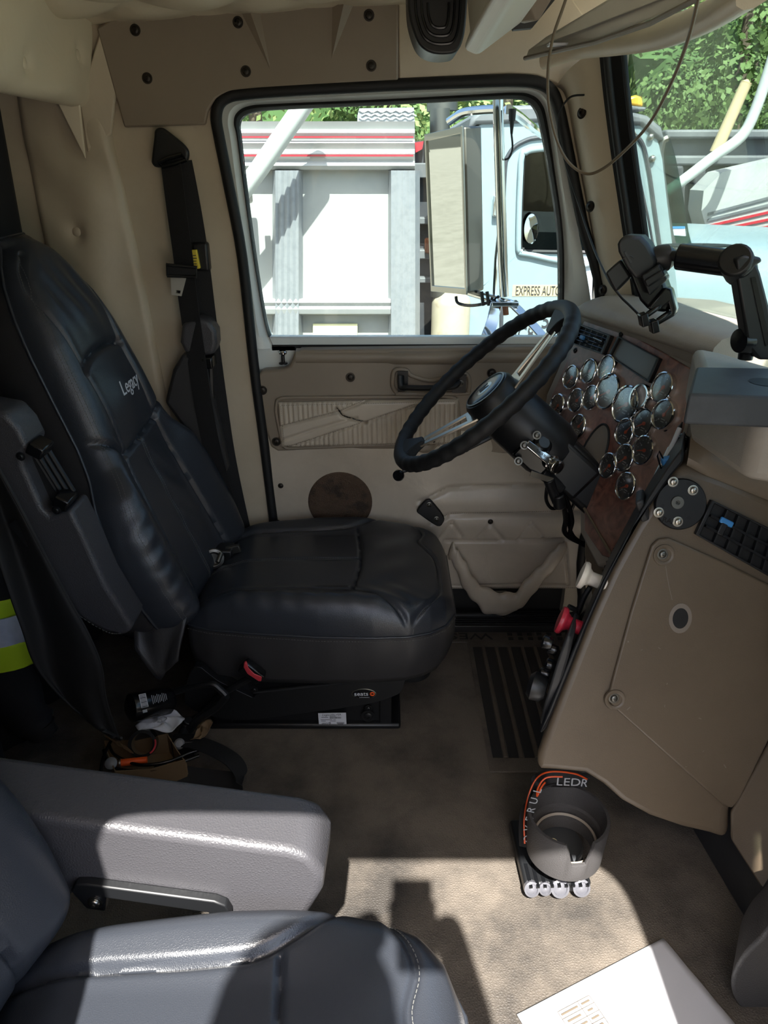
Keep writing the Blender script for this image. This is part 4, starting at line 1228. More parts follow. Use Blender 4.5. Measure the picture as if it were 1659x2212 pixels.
# air vent at the top far corner
vq = [(1253, 700), (1328, 727), (1310, 768), (1237, 743)]
c4 = quad_pts(vq, 0.0)
def shrink(pts, k):
    cc = sum(pts, V()) / len(pts)
    return [lerp(p, cc, k) for p in pts]
m = MB(); m.ring(shrink(c4, 0.14), c4, DN * 0.012); vn = m.build('air_vent', 'black_plastic', dash, bevel=0.0015)
m = MB(); m.prism(shrink(c4, 0.13), DN * 0.001); m.build('vent_duct', 'seam', vn)
m = MB()
q0, q1, q2, q3 = [p + DN * 0.006 for p in shrink(c4, 0.15)]
for t in (0.2, 0.4, 0.6, 0.8):
    m.tube([lerp(q0, q3, t), lerp(q1, q2, t)], 0.0016, 6)
m.build('vent_slats', 'black_gloss', vn)
m = MB()
for t in (0.2, 0.4, 0.6, 0.8):
    m.tube([lerp(q0, q1, t) - DN * .002, lerp(q3, q2, t) - DN * .002], 0.0012, 6)
m.build('vent_fins', 'black_plastic', vn)
m = MB(); m.box(DP(1258, 729, 0.012), (0.016, 0.010, 0.006), (E1, E2, DN)); m.build('vent_tab', 'blue_plastic', vn, bevel=0.002)
m = MB(); m.tube([DP(1283, 730, 0.010), DP(1302, 738, 0.014)], 0.003, 8); m.build('vent_lever', 'black_gloss', vn)
# blank display
c4 = quad_pts([(1342, 728), (1432, 776), (1409, 829), (1320, 770)], 0.0)
m = MB(); m.ring(shrink(c4, 0.10), c4, DN * 0.010); dp_ = m.build('display_frame', 'seat_steel', dash, bevel=0.003)
m = MB(); m.prism(shrink(c4, 0.09), DN * 0.004); m.build('display_screen', 'display', dp_)

# ---------------------------------------------------------------- centre console (its side faces the passenger)
def CY(z): return 1.0 + 0.293 * (z - 0.25)
CN = V((0, -0.96, 0.281)).normalized()
CO = V((0.27, 1.0, 0.25))
def CP(u, v, off=0.0): return PL(u, v, CO + CN * off, CN)
con = thing('center_console', 'tan centre console whose broad side panel faces the passenger', 'console', V((0.55, 1.15, 0.05)))
face_px = [(1474, 1000), (1440, 1035), (1405, 1085), (1372, 1135), (1320, 1230), (1275, 1330), (1240, 1420), (1205, 1510), (1178, 1580), (1160, 1628), (1152, 1655), (1166, 1668), (1200, 1670), (1262, 1676), (1300, 1700), (1340, 1735), (1400, 1768), (1470, 1792), (1530, 1806), (1572, 1820),
           (1574, 1757), (1680, 1560), (1740, 1450), (1740, 1110), (1659, 1072), (1560, 1030)]
m = MB(); m.prism([CP(u, v) for u, v in face_px], V((0.38, 0.92, 0.0)) * 0.16); m.build('side_shell', 'console_tan', con, bevel=0.016, seg=4, smooth=60)
# lower flank turning towards the seats
c1, c2, c3 = CP(1680, 1560), CP(1574, 1757), CP(1574, 1822)
m = MB(); m.prism([c1, c2, c3 + V((0.004, 0.01, 0)), c2 + V((0.10, -0.20, -0.17)), c2 + V((0.16, -0.20, 0.02)), c1 + V((0.16, -0.22, 0.0))], V((0.10, 0.10, 0.0))); m.build('lower_flank', 'console_tan', con, bevel=0.01, seg=3, smooth=60)
# bulging upper shoulder
rows = []
a0, a1 = CP(1470, 1000), CP(1800, 1132)
for i in range(25):
    t = i / 24
    b = lerp(a0, a1, t)
    hgt = 1.0 - 0.10 * (1 - t)
    e = min(1, (i + 0.4) / 4)
    pr = [(0.0, -0.004), (-0.006, 0.012), (0.004, 0.040), (0.028, 0.072), (0.07, 0.094), (0.13, 0.10), (0.30, 0.104), (0.30, -0.02)]
    rows.append([b + V((0.41 * a * 0.9, a, 0)) + V((0.012 * (1 - e), 0, h_ * hgt * (0.55 + 0.45 * e) if h_ > 0.02 else h_)) for a, h_ in pr])
m = MB(); vv = m.grid(rows, False, True); m.bm.faces.new(vv[0]); m.bm.faces.new(list(reversed(vv[-1])))
m.build('shoulder', 'dash_tan', con, smooth=50)
m = MB(); m.prism(spline([P(u, v, 0.74) for u, v in ((1672, 2000), (1640, 2030), (1606, 2064), (1582, 2106), (1578, 2140), (1592, 2172), (1622, 2204), (1652, 2250), (1760, 2260), (1760, 2000))], 3, True), (0.06, 0.10, 0)); m.build('foot_bolster', 'cup_plastic', con, bevel=0.008, seg=3)
m = MB(); m.prism([V((0.70, 0.20, z)) if k == 0 else V((0.70 + dx, 0.20, z)) for k, (dx, z) in enumerate(((0, 0.34), (-0.04, 0.46), (-0.03, 0.66), (0.02, 0.80), (0.08, 0.86), (0.22, 0.88), (0.22, 0.30)))], (0, 0.86, 0)); m.build('passenger_dash', 'dash_tan', con, bevel=0.02, seg=3)
# cover panel
cov_px = [(1404, 1178), (1420, 1163), (1442, 1160), (1560, 1212), (1659, 1262), (1740, 1302), (1740, 1436), (1676, 1556), (1594, 1724), (1578, 1742), (1560, 1736), (1320, 1522), (1311, 1504), (1322, 1460), (1360, 1320)]
m = MB(); m.prism([CP(u, v, 0.0) for u, v in cov_px], CN * 0.007); cvp = m.build('cover_panel', 'console_tan', con, bevel=0.005, seg=3)
for u, v in ((1431, 1197), (1326, 1508)):
    m = MB(); m.lathe([(0.019, 0.006), (0.018, 0.009), (0.013, 0.0095), (0.011, 0.0075)], CP(u, v), CN, 28, cap=False); m.build('screw_boss', 'console_tan', cvp, smooth=60)
    screw(CP(u, v, 0.0072), CN, 0.0062, cvp, 'dull_metal')
hc = CP(1466, 1333)
m = MB(); m.lathe([(0.024, 0.0072), (0.024, 0.0078), (0.0165, 0.0080), (0.0165, 0.0074)], hc, CN, 30, cap=False, aspect=(0.82, 1.1), ref=(1, 0, 0)); m.build('hole_rim', 'dark_tan', cvp)
m = MB(); m.lathe([(0.0168, 0.0076), (0.0001, 0.0076)], hc, CN, 30, cap=False, aspect=(0.82, 1.1), ref=(1, 0, 0)); m.build('hole', 'seam', cvp)
m = MB(); m.tube([CP(u, v, 0.0072) for u, v in ((1437, 1215), (1441, 1245), (1447, 1275), (1452, 1296))], 0.0005, 5); m.build('crack', 'dark_tan', cvp)
random.seed(5)
m = MB()
for u, v, w_, h_, a in ((1386, 1404, 4, 2, .4), (1424, 1400, 6, 2, -.6), (1441, 1477, 4, 3, 1.2), (1357, 1386, 3, 5, 1.4), (1358, 1530, 8, 4, .8), (1436, 1525, 5, 2, 1.5), (1512, 1552, 6, 3, -.4), (1519, 1623, 4, 2, .9), (1482, 1656, 3, 2, 0), (1566, 1655, 9, 3, -1)):
    d = V((math.cos(a), 0, math.sin(a))); d = (d - CN * d.dot(CN)).normalized()
    m.box(CP(u, v, 0.0071), (w_ * 0.0009, h_ * 0.00045, 0.0003), (d, CN.cross(d), CN))
m.build('scuffs', 'dark_tan', cvp)
# console air vent
c4 = [CP(u, v, 0.0) for u, v in ((1532, 1078), (1720, 1170), (1700, 1268), (1497, 1152))]
m = MB(); m.ring(shrink(c4, 0.09), c4, CN * 0.010); vn = m.build('air_vent', 'black_plastic', con, bevel=0.003)
m = MB(); m.prism(shrink(c4, 0.08), CN * 0.001); m.build('vent_duct', 'seam', vn)
q0, q1, q2, q3 = [p + CN * 0.003 for p in shrink(c4, 0.10)]
m = MB()
for k in range(1, 7):
    t = k / 7
    a_, b_ = lerp(q0, q1, t), lerp(q3, q2, t)
    m.prism([a_, b_, b_ + CN * 0.008, a_ + CN * 0.008], (q1 - q0).normalized() * 0.003)
m.build('vent_fins', 'black_plastic', vn)
m = MB()
for t in (0.33, 0.66):
    a_, b_ = lerp(q0, q3, t), lerp(q1, q2, t)
    m.prism([a_, b_, b_ + CN * 0.010, a_ + CN * 0.010], (q3 - q0).normalized() * 0.004)
m.build('vent_slats', 'black_gloss', vn)
m = MB(); m.box(CP(1569, 1128, 0.013), (0.024, 0.010, 0.006), ((c4[1] - c4[0]), (c4[3] - c4[0]), CN)); m.build('vent_tab', 'blue_plastic', vn, bevel=0.002)
m = MB(); m.box(CP(1559, 1142, 0.012), (0.012, 0.022, 0.008), ((c4[1] - c4[0]), (c4[3] - c4[0]), CN)); m.build('vent_lever', 'black_plastic', vn, bevel=0.002)
# driver-facing edge of the console: switch strip, knobs
BNrm = V((-0.924, 0.383, 0.10)).normalized()
strip = [(1474, 968), (1440, 1012), (1398, 1078), (1352, 1160), (1300, 1258), (1262, 1345), (1226, 1430), (1186, 1530), (1164, 1580), (1170, 1586), (1192, 1545), (1232, 1448), (1270, 1350), (1312, 1255), (1372, 1140), (1410, 1085), (1450, 1028), (1476, 998)]
m = MB(); m.prism([P(u, v, 1.12 + 0.00035 * (1000 - v) * 0.55) for u, v in strip], V((0.38, 0.92, 0.0)) * 0.10); swp = m.build('switch_panel', 'black_plastic', con, bevel=0.004)
m = MB(); m.prism([P(u, v, 1.03) for u, v in ((1166, 1560), (1176, 1520), (1200, 1440), (1214, 1400), (1226, 1372), (1236, 1380), (1228, 1420), (1204, 1500), (1180, 1575), (1172, 1582))], V((0.38, 0.92, 0)) * 0.08)
m.build('switch_housing', 'kick', swp, bevel=0.004)
for u, v, r_ in ((1186, 1392, 0.013), (1197, 1406, 0.010), (1193, 1440, 0.012), (1180, 1458, 0.010)):
    m = MB(); m.lathe([(r_ * .8, 0), (r_, 0.008), (r_, 0.016), (r_ * .7, 0.019), (0.0001, 0.019)], P(u + 8, v, 1.07), BNrm, 18); m.build('rocker_switch', 'black_gloss', swp, bevel=0.001)
m = MB(); m.lathe([(0.017, 0), (0.024, 0.008), (0.026, 0.024), (0.018, 0.032), (0.0001, 0.033)], P(1180, 1490, 1.05), BNrm, 22); m.build('rotary_knob', 'black_plastic', swp)
m = MB(); m.box(P(1388, 1092, 1.13), (0.014, 0.05, 0.042), (V((0.9, 0, 0.4)), V((0.3, 0.9, 0)), V((-0.4, 0, 0.9)))); m.build('switch_module', 'kick', swp, bevel=0.004)
def knob(u, v, y, m_, s_):
    o = P(u, v, y)
    ax = V((-0.90, 0.30, 0.28)).normalized()
    mb = MB(); mb.lathe([(0.0125, -0.040), (0.0120, -0.012), (0.0165, -0.006), (0.0235, -0.003), (0.025, 0.001), (0.0235, 0.006), (0.015, 0.0075), (0.0001, 0.008)], o, ax, 8 if s_ else 28)
    return mb
m = knob(1262, 1243, 1.12, 'white_plastic', False); m.build('trailer_brake_knob', 'white_plastic', con, smooth=50)
m = knob(1215, 1340, 1.09, 'red_plastic', False); m.build('parking_brake_knob', 'red_plastic', con, smooth=50)
m = MB(); m.tube(spline([P(u, v, 1.13) for u, v in ((1228, 1310), (1243, 1318), (1246, 1330), (1262, 1290), (1275, 1268))], 5), 0.005, 8); m.build('knob_guard', 'black_plastic', con)

# pens and a clip tucked beside the console edge
for (a, b, mt, lb) in (((1468, 925), (1436, 1002), 'label_grey', 'silver pen tucked in the gap beside the gauge panel, the longest of three'), ((1458, 950), (1428, 1010), 'white_plastic', 'white pen between two others in the gap beside the gauge panel'), ((1447, 968), (1410, 1042), 'steel', 'slim metal pen lowest in the gap beside the gauge panel')):
    p0, p1 = P(*b, 1.19), P(*a, 1.22)
    pn = thing('pen', lb, 'pen', p0, 'pens beside the gauge panel')
    m = MB(); m.cyl(p0, p1, 0.0042); m.build('barrel', mt, pn)
    d = (p1 - p0).normalized(); m = MB(); m.cyl(p1, p1 + d * 0.012, 0.0040, 0.001); m.build('tip', 'black_plastic', pn)
cl = thing('binder_clip', 'blue plastic clip with wire arms hooked on the console edge below the gauges', 'clip', P(1440, 995, 1.17))
m = MB(); m.box(P(1442, 995, 1.168), (0.020, 0.014, 0.014), (V((1, 0, 0.2)), V((0, 1, 0)), V((-0.2, 0, 1)))); m.build('clip_body', 'blue_plastic', cl, bevel=0.003)
m = MB(); m.tube([P(1432, 990, 1.165), P(1424, 975, 1.165), P(1420, 985, 1.165), P(1428, 1012, 1.165), P(1434, 1004, 1.165)], 0.0015, 6); m.build('clip_arm', 'black_gloss', cl)
# coiled cord along the edge of the console
cc = spline([P(1482, 945, 1.225), P(1462, 975, 1.215), P(1430, 1030, 1.20), P(1395, 1090, 1.185), P(1358, 1158, 1.17), P(1322, 1222, 1.155), P(1300, 1275, 1.145)], 14)
m = MB(); m.tube(cc, 0.008, 8)
h_pts = []
cum = 0
for i, p in enumerate(cc):
    t = (cc[min(i + 1, len(cc) - 1)] - cc[max(i - 1, 0)]).normalized()
    a_ = t.orthogonal().normalized(); b_ = t.cross(a_)
    for k in range(4):
        ph = (i * 4 + k) * 0.75
        q = lerp(p, cc[min(i + 1, len(cc) - 1)], k / 4)
        h_pts.append(q + (a_ * math.cos(ph) + b_ * math.sin(ph)) * 0.0095)
m.tube(h_pts, 0.0032, 6)
tag(m.build('coiled_cord', 'black_gloss', smooth=60), 'black coiled cord lying along the edge between gauge panel and console', 'cord')
# ball mount plate
bpl = thing('mount_plate', 'round black mounting plate screwed to the tan console beside the air vent', 'mount', CP(1467, 1088))
m = MB(); m.lathe([(0.043, 0.001), (0.0435, 0.006), (0.0415, 0.0085), (0.0001, 0.0085)], CP(1467, 1088), CN, 44); m.build('plate', 'black_plastic', bpl, smooth=50)
m = MB(); m.lathe([(0.0115, 0.0085), (0.0105, 0.0105), (0.004, 0.0105), (0.0035, 0.006), (0.0001, 0.006)], CP(1459, 1084), CN, 22); m.build('boss', 'dull_metal', bpl)
for u, v in ((1454, 1041), (1497, 1059), (1423, 1107), (1464, 1127)): screw(CP(u, v, 0.0085), CN, 0.0058, bpl, 'brushed')
for u, v in ((1482, 1043), (1427, 1091), (1483, 1117)):
    m = MB(); m.lathe([(0.0035, 0.0088), (0.0001, 0.0088)], CP(u, v), CN, 14, cap=False); m.build('screw_hole', 'seam', bpl)
cx_ = (CP(1500, 1100) - CP(1450, 1100)).normalized(); cz_ = CN.cross(cx_)
if cz_.z < 0: cz_ = -cz_
m = MB(); m.text('RAM', CP(1447, 1126, 0.0088), cx_ * 0.96 - cz_ * 0.28, cz_ * 0.96 + cx_ * 0.28, 0.0125, 0.0006); m.build('raised_lettering', 'black_gloss', bpl)

# dark board lying on the dash top
bd = thing('mounting_board', 'thick dark grey board with a round hole lying on top of the dash', 'board', G(1600, 850, 0.92))
t4 = [G(1504, 792, 0.955), G(1487, 850, 0.955), G(1800, 862, 0.955), G(1800, 797, 0.955)]
m = MB(); m.prism(t4, (0, 0, -0.042)); m.build('board', 'slab', bd, bevel=0.004)
m = MB(); m.lathe([(0.022, 0.0005), (0.0001, 0.0005)], G(1655, 826, 0.955), (0, 0, 1), 28, cap=False); m.build('hole', 'seam', bd)
m = MB(); m.tube(spline([P(u, v, 1.03) for u, v in ((1660, 878), (1640, 884), (1630, 905), (1632, 935), (1650, 955), (1680, 950))], 5), 0.008, 10); m.build('clamp_strap', 'black_rubber', bd)
m = MB(); m.lathe([(0.024, -0.02), (0.026, 0.0), (0.024, 0.02), (0.0001, 0.022)], P(1668, 905, 1.02), (0.1, -1, 0.2), 26); m.build('clamp_knob', 'black_plastic', bd)
m = MB(); m.lathe([(0.011, 0), (0.013, 0.006), (0.010, 0.010), (0.0001, 0.010)], P(1573, 908, 1.07), (0, -0.3, 1), 20); m.build('foot', 'black_rubber', bd)

# ---------------------------------------------------------------- steering wheel and column
SW = P(1040, 832, 1.55)
ST = V((0.735, 0, 0.678)).normalized(); SYV = V((0, 1, 0)); SN = V((-ST.z, 0, ST.x))
swh = thing('steering_wheel', 'black rubber steering wheel with two slotted silver spokes', 'steering wheel', SW)
RW = 0.232
m = MB()
ring = []; rad = []
N = 180
for k in range(N):
    a = 2 * math.pi * k / N
    ring.append(SW + ST * math.cos(a) * RW + SYV * math.sin(a) * RW)
    grip = 0.0011 * math.sin(a * 44) if (abs(math.sin(a)) > 0.35) else 0
    rad.append(0.0165 + grip)
m.tube(ring, rad, 14, True, up=SN); m.build('rim', 'black_rubber', swh, smooth=80)
hubc = SW - SN * 0.028
for sg in (1, -1):
    d = ST * sg
    def sp(r, y, off): return hubc + d * r + SYV * y + SN * off
    o0 = lambda r: lerp(-0.012, 0.024, (r - 0.05) / 0.15)
    outer = [(0.05, -0.036), (0.185, -0.020), (0.20, -0.012), (0.20, 0.012), (0.185, 0.020), (0.05, 0.036)]
    inner = [(0.072, -0.018), (0.168, -0.007), (0.172, -0.004), (0.172, 0.004), (0.168, 0.007), (0.072, 0.018)]
    m = MB(); m.ring([sp(r, y, o0(r)) for r, y in inner], [sp(r, y, o0(r)) for r, y in outer], SN * -0.005)
    m.build('spoke', 'brushed', swh, bevel=0.001)
    m = MB()
    rows = []
    for k in range(8):
        t = k / 7
        r = 0.172 + 0.058 * t
        w_ = 0.015 + 0.055 * t ** 1.5
        h_ = 0.007 + 0.007 * t
        rows.append([sp(r, -w_, o0(min(r, .2)) + h_), sp(r, w_, o0(min(r, .2)) + h_), sp(r, w_, o0(min(r, .2)) - h_), sp(r, -w_, o0(min(r, .2)) - h_)])
    vv = m.grid(rows, False, True); m.bm.faces.new(list(reversed(vv[0]))); m.bm.faces.new(vv[-1])
    m.build('spoke_grip', 'black_rubber', swh, bevel=0.003, seg=3)
m = MB(); m.lathe([(0.058, -0.045), (0.061, -0.02), (0.060, 0.006), (0.055, 0.013), (0.050, 0.014)], hubc, SN, 44, cap=False); m.build('hub', 'black_plastic', swh, smooth=40)
m = MB(); m.lathe([(0.0505, 0.0135), (0.047, 0.017), (0.030, 0.0185), (0.0001, 0.019)], hubc, SN, 44, cap=False); hb = m.build('horn_button', 'black_gloss', swh, smooth=60)
m = MB(); m.lathe([(0.020, 0.0188), (0.018, 0.0196), (0.0001, 0.0198)], hubc, SN, 30, cap=False); hm = m.build('emblem', 'steel', hb)
m = MB(); m.prism([hubc + SN * 0.0197 + ST * a + SYV * b for a, b in ((-0.012, -0.010), (0.012, -0.010), (0.012, -0.006), (0.0, 0.0), (0.012, 0.006), (0.012, 0.010), (-0.012, 0.010))], SN * 0.0006); m.build('emblem_mark', 'ink', hm)
m = MB(); m.lathe([(0.0505, 0.0135), (0.0515, 0.0165), (0.048, 0.0172)], hubc, SN, 44, cap=False); m.build('horn_ring', 'dull_metal', hb)

colm = thing('steering_shaft', 'black steering column running down from the wheel into the gauge panel', 'steering column', hubc)
ce = DP(1278, 1052, -0.02)
AXc = (ce - hubc).normalized()
side_ = V((0, 1, 0)); side_ = (side_ - AXc * side_.dot(AXc)).normalized(); upc_ = AXc.cross(side_)
Lc = (ce - hubc).length
m = MB(); m.lathe([(0.060, 0.035), (0.066, 0.05), (0.068, 0.17), (0.060, 0.20), (0.05, 0.205)], hubc, AXc, 44); m.build('upper_shroud', 'black_plastic', colm, smooth=40)
m = MB()
m.box(hubc + AXc * (0.19 + (Lc - 0.14) / 2), (Lc - 0.14, 0.085, 0.10), (AXc, side_, upc_)); m.build('lower_shroud', 'black_plastic', colm, bevel=0.018, seg=4, smooth=60)
m = MB(); m.box(hubc + AXc * (Lc - 0.07) - side_ * 0.042 - upc_ * 0.0, (0.10, 0.02, 0.085), (AXc, side_, upc_)); m.build('column_bracket', 'black_plastic', colm, bevel=0.008)
# trailer brake hand valve with its chrome lever
kc = P(1196, 1003, 1.44); lv0 = P(1136, 958, 1.445)
m = MB(); m.box(P(1152, 985, 1.475), (0.075, 0.04, 0.05), (AXc, side_, upc_)); m.lathe([(0.022, -0.02), (0.022, 0.02), (0.016, 0.026), (0.0001, 0.026)], P(1165, 965, 1.47), (0.2, -0.7, 0.6), 20)
hv = m.build('brake_hand_valve', 'black_gloss', colm, bevel=0.004)
m = MB()
dl = (kc - lv0).normalized(); nl_ = V((0.0, -0.75, 0.66)); nl_ = (nl_ - dl * nl_.dot(dl)).normalized(); wl_ = dl.cross(nl_)
m.prism([lv0 - wl_ * 0.008, lv0 + wl_ * 0.008, kc + wl_ * 0.011, kc - wl_ * 0.011], nl_ * 0.006); m.build('brake_lever', 'chrome', hv, bevel=0.002)
m = MB()
lo_ = lerp(lv0, kc, 0.55) + nl_ * 0.0062
m.text('TRAILER BRAKE', lo_, dl, -wl_ if (-wl_).z > 0 else wl_, 0.0078, 0.0002, sx=0.62); m.build('lever_lettering', 'ink', hv)
m = MB(); m.lathe([(0.016, -0.020), (0.0175, -0.016), (0.0175, -0.004), (0.015, -0.002), (0.0165, 0.004), (0.0165, 0.014), (0.0135, 0.0165)], kc, (0.35, -0.75, -0.15), 28); m.build('lever_collar', 'chrome', hv, smooth=40)
m = MB(); m.lathe([(0.0135, 0.0155), (0.010, 0.0175), (0.0001, 0.018)], kc, (0.35, -0.75, -0.15), 24, cap=False); m.build('lever_cap', 'black_gloss', hv)
for u, v in ((1160, 940), (1120, 996), (1133, 962)): screw(P(u, v, 1.44), (0, -1, 0.4), 0.006, hv, 'dull_metal')
m = MB(); m.cyl(P(1170, 1020, 1.46), P(1215, 1055, 1.46), 0.014); m.cyl(P(1185, 1035, 1.45), P(1205, 1085, 1.46), 0.012); m.build('valve_body', 'black_plastic', hv, bevel=0.002)
m = MB(); m.box(P(1170, 1030, 1.445), (0.05, 0.004, 0.012), (V((0.9, 0, -0.3)), V((0, 1, 0)), V((0.3, 0, 0.9)))); m.build('valve_strap', 'steel', hv)
# indicator stalk seen below the rim
m = MB(); m.tube([P(1090, 930, 1.60), P(980, 985, 1.60), P(870, 1018, 1.58)], 0.005, 8); sk = m.build('indicator_stalk', 'black_plastic', colm)
m = MB(); m.lathe([(0.006, -0.012), (0.012, -0.006), (0.0135, 0.0), (0.012, 0.006), (0.0001, 0.008)], P(861, 1027, 1.56), (-0.5, -0.8, 0.1), 22); m.build('stalk_knob', 'black_gloss', sk)
# cables below the column
for k, (pts, r_) in enumerate(((((1200, 1040), (1214, 1075), (1222, 1120), (1220, 1150), (1245, 1168), (1275, 1178)), 0.006), (((1205, 1045), (1226, 1085), (1236, 1125), (1232, 1152), (1252, 1172), (1280, 1186)), 0.005), (((1212, 1050), (1232, 1062), (1240, 1085), (1228, 1120), (1240, 1160), (1278, 1182)), 0.0045), (((1182, 1050), (1180, 1080), (1192, 1098), (1212, 1095)), 0.004))):
    pp = spline([P(u, v, 1.46 + 0.014 * i) for i, (u, v) in enumerate(pts)], 8)
    m = MB(); m.tube(pp, r_, 8); m.build('wiring', 'black_gloss', colm)
m = MB(); m.cyl(P(1206, 1068, 1.452), P(1209, 1096, 1.456), 0.013); m.build('wiring_plug', 'black_plastic', colm, bevel=0.003)
# ================================================================= OUTSIDE
GZ = -1.15
m = MB(); m.box((4, 22, GZ - 0.1), (90, 90, 0.2)); structure(m.build('ground', 'gravel'), 'pale gravel yard outside the cab', 'ground')

# own mirror on the driver's door
mir = thing('side_mirror', 'tall chrome-framed west coast mirror hung on a tube outside the driver door', 'mirror', P(1090, 690, 2.12))
YM = 2.26
mf = [P(922, 292, YM + 0.08), P(1003, 273, YM - 0.06), P(1012, 634, YM - 0.06), P(936, 627, YM + 0.08)]
dM = (mf[1] - mf[0]).cross(mf[3] - mf[0]).normalized()
if dM.y < 0: dM = -dM
m = MB(); m.prism([mf[0], mf[1], mf[2], mf[3]], dM * 0.06); mh = m.build('mirror_housing', 'dull_metal', mir, bevel=0.006)
m = MB(); m.ring([p - dM * 0.003 for p in shrink(mf, 0.07)], [p - dM * 0.003 for p in shrink(mf, -0.01)], dM * -0.006); m.build('mirror_frame', 'steel', mh, bevel=0.001)
m = MB(); m.prism([p - dM * 0.004 for p in shrink(mf, 0.06)], dM * 0.002); m.build('mirror_glass', 'mirror_glass', mh)
m = MB(); m.tube([P(1076, 205, 2.14), P(1076, 240, 2.14), P(1081, 420, 2.14), P(1086, 560, 2.14), P(1090, 640, 2.14)], 0.0135, 14); m.build('support_tube', 'chrome', mir, smooth=60)
m = MB(); m.tube([P(1082, 470, 2.20), P(1072, 560, 2.22), P(1068, 645, 2.2)], 0.006, 8); m.build('brace', 'chrome', mir)
m = MB(); m.tube(spline([P(1012, 630, YM), P(1045, 640, 2.2), P(1090, 652, 2.14), P(1115, 660, 2.14)], 5), 0.011, 10); m.build('lower_arm', 'chrome', mir)
m = MB(); m.tube(spline([P(970, 262, YM), P(1000, 244, 2.22), P(1040, 238, 2.18), P(1078, 236, 2.14)], 5), 0.011, 10); m.build('upper_arm', 'chrome', mir)
m = MB(); m.tube(spline([P(1098, 236, 2.15), P(1120, 250, 2.25), P(1150, 275, 2.4), P(1185, 300, 2.5)], 5), 0.012, 10); m.build('upper_brace', 'chrome', mir)
m = MB(); m.ribbon(spline([P(1072, 655, 2.13), P(1062, 700, 2.10), P(1048, 740, 2.02), P(1046, 768, 1.93)], 5), (0.9, 0.3, 0), 0.034, 0.006); m.ribbon(spline([P(1105, 655, 2.13), P(1140, 690, 2.08), P(1182, 740, 2.02), P(1188, 768, 1.93)], 5), (0.9, 0.3, 0), 0.030, 0.006); m.box(P(1090, 655, 2.13), (0.075, 0.04, 0.012)); m.build('foot_bracket', 'chrome', mir, bevel=0.002)
m = MB(); m.cyl(P(1091, 655, 2.12), P(1093, 680, 2.12), 0.008); m.build('foot_bolt', 'rust', mir)
m = MB(); m.tube(spline([P(985, 640, 2.25), P(990, 655, 2.24), P(1020, 660, 2.2), P(1060, 652, 2.16), P(1078, 640, 2.15)], 6), 0.0045, 8); m.build('heater_cable', 'black_rubber', mir)
m = MB()
for u in (1040, 1052): m.tube([P(u, 630, 2.16), P(u + 4, 660, 2.16)], 0.005, 6)
m.build('cable_tie', 'black_rubber', mir)
# aerial hanging beside the mirror tube
an = thing('antenna', 'black whip antenna base clamped beside the chrome mirror tube', 'antenna', P(1106, 240, 2.12))
m = MB(); m.cyl(P(1107, 235, 2.12), P(1106, 262, 2.12), 0.010, 0.008); m.cyl(P(1106, 262, 2.12), P(1105, 290, 2.12), 0.006, 0.003); m.build('antenna_base', 'black_rubber', an)
m = MB(); m.tube(spline([P(1105, 290, 2.12), P(1107, 320, 2.12), P(1100, 340, 2.12), P(1090, 345, 2.13)], 6), 0.0025, 6); m.build('antenna_lead', 'black_rubber', an)

# the next truck: pale blue cab
YC = 4.2
bt = thing('blue_truck', 'pale blue conventional truck cab parked alongside, dark grey roof', 'truck', V((1.4, 4.9, GZ)))
def cp(u, v, dy=0.0): return P(u, v, YC + dy)
side_px = [(1004, 300), (1010, 285), (1030, 268), (1200, 262), (1385, 270), (1408, 280), (1420, 300), (1430, 340), (1440, 430), (1456, 560), (1480, 800), (1500, 1150), (1030, 1150), (1010, 900), (1010, 760)]
wp = [(1130, 350), (1138, 332), (1158, 325), (1205, 322), (1290, 322), (1345, 324), (1362, 336), (1378, 420), (1392, 520), (1388, 540), (1360, 545), (1150, 543), (1130, 538), (1124, 520)]
def resample(loop, n):
    P_ = [V(p) for p in loop]; P_.append(P_[0])
    d = [0]
    for a, b in zip(P_[:-1], P_[1:]): d.append(d[-1] + (b - a).length)
    out = []
    for i in range(n):
        t = d[-1] * i / n
        k = max(j for j in range(len(d) - 1) if d[j] <= t)
        out.append(lerp(P_[k], P_[k + 1], (t - d[k]) / max(1e-9, d[k + 1] - d[k])))
    return out
wl_c = spline([cp(*q) for q in wp], 4, True)
cc_ = sum(wl_c, V()) / len(wl_c)
sidep = [cp(*q) for q in side_px]
def ray_to_poly(c, d, poly):
    best = None
    for a, b in zip(poly, poly[1:] + poly[:1]):
        ax_, az_ = a.x - c.x, a.z - c.z; bx_, bz_ = b.x - c.x, b.z - c.z
        ex, ez = bx_ - ax_, bz_ - az_
        den = d.x * ez - d.z * ex
        if abs(den) < 1e-9: continue
        t = (ax_ * ez - az_ * ex) / den
        s_ = (ax_ * d.z - az_ * d.x) / den
        if t > 0 and -1e-6 <= s_ <= 1 + 1e-6: best = t if best is None else max(best, t)
    return V((c.x + d.x * best, c.y, c.z + d.z * best))
so_ = [ray_to_poly(cc_, p - cc_, sidep) for p in wl_c]
m = MB(); m.ring(wl_c, so_, (0, 0.05, 0)); m.build('cab_side', 'blue_paint', bt, smooth=40)
cab_pts = sidep
m = MB()
for y0, y1 in ((0.0, 0.0),):
    rows = [[p + V((0, dy, 0)) for p in sidep] for dy in (0.05, 1.9)]
    m.grid(rows, False, True); m.bm.faces.new([m.bm.verts.new(p + V((0, 1.9, 0))) for p in sidep])
m.build('cab_shell', 'cab_dark', bt)
m = MB(); m.tube([lerp(p, q, 0.04) + V((0, -0.008, 0)) for p, q in zip(wl_c, so_)], 0.016, 8, True); m.build('window_surround', 'blue_paint', bt, smooth=60)
m = MB(); m.tube([p + V((0, -0.004, 0)) for p in wl_c], 0.011, 6, True); m.build('window_seal', 'black_rubber', bt)
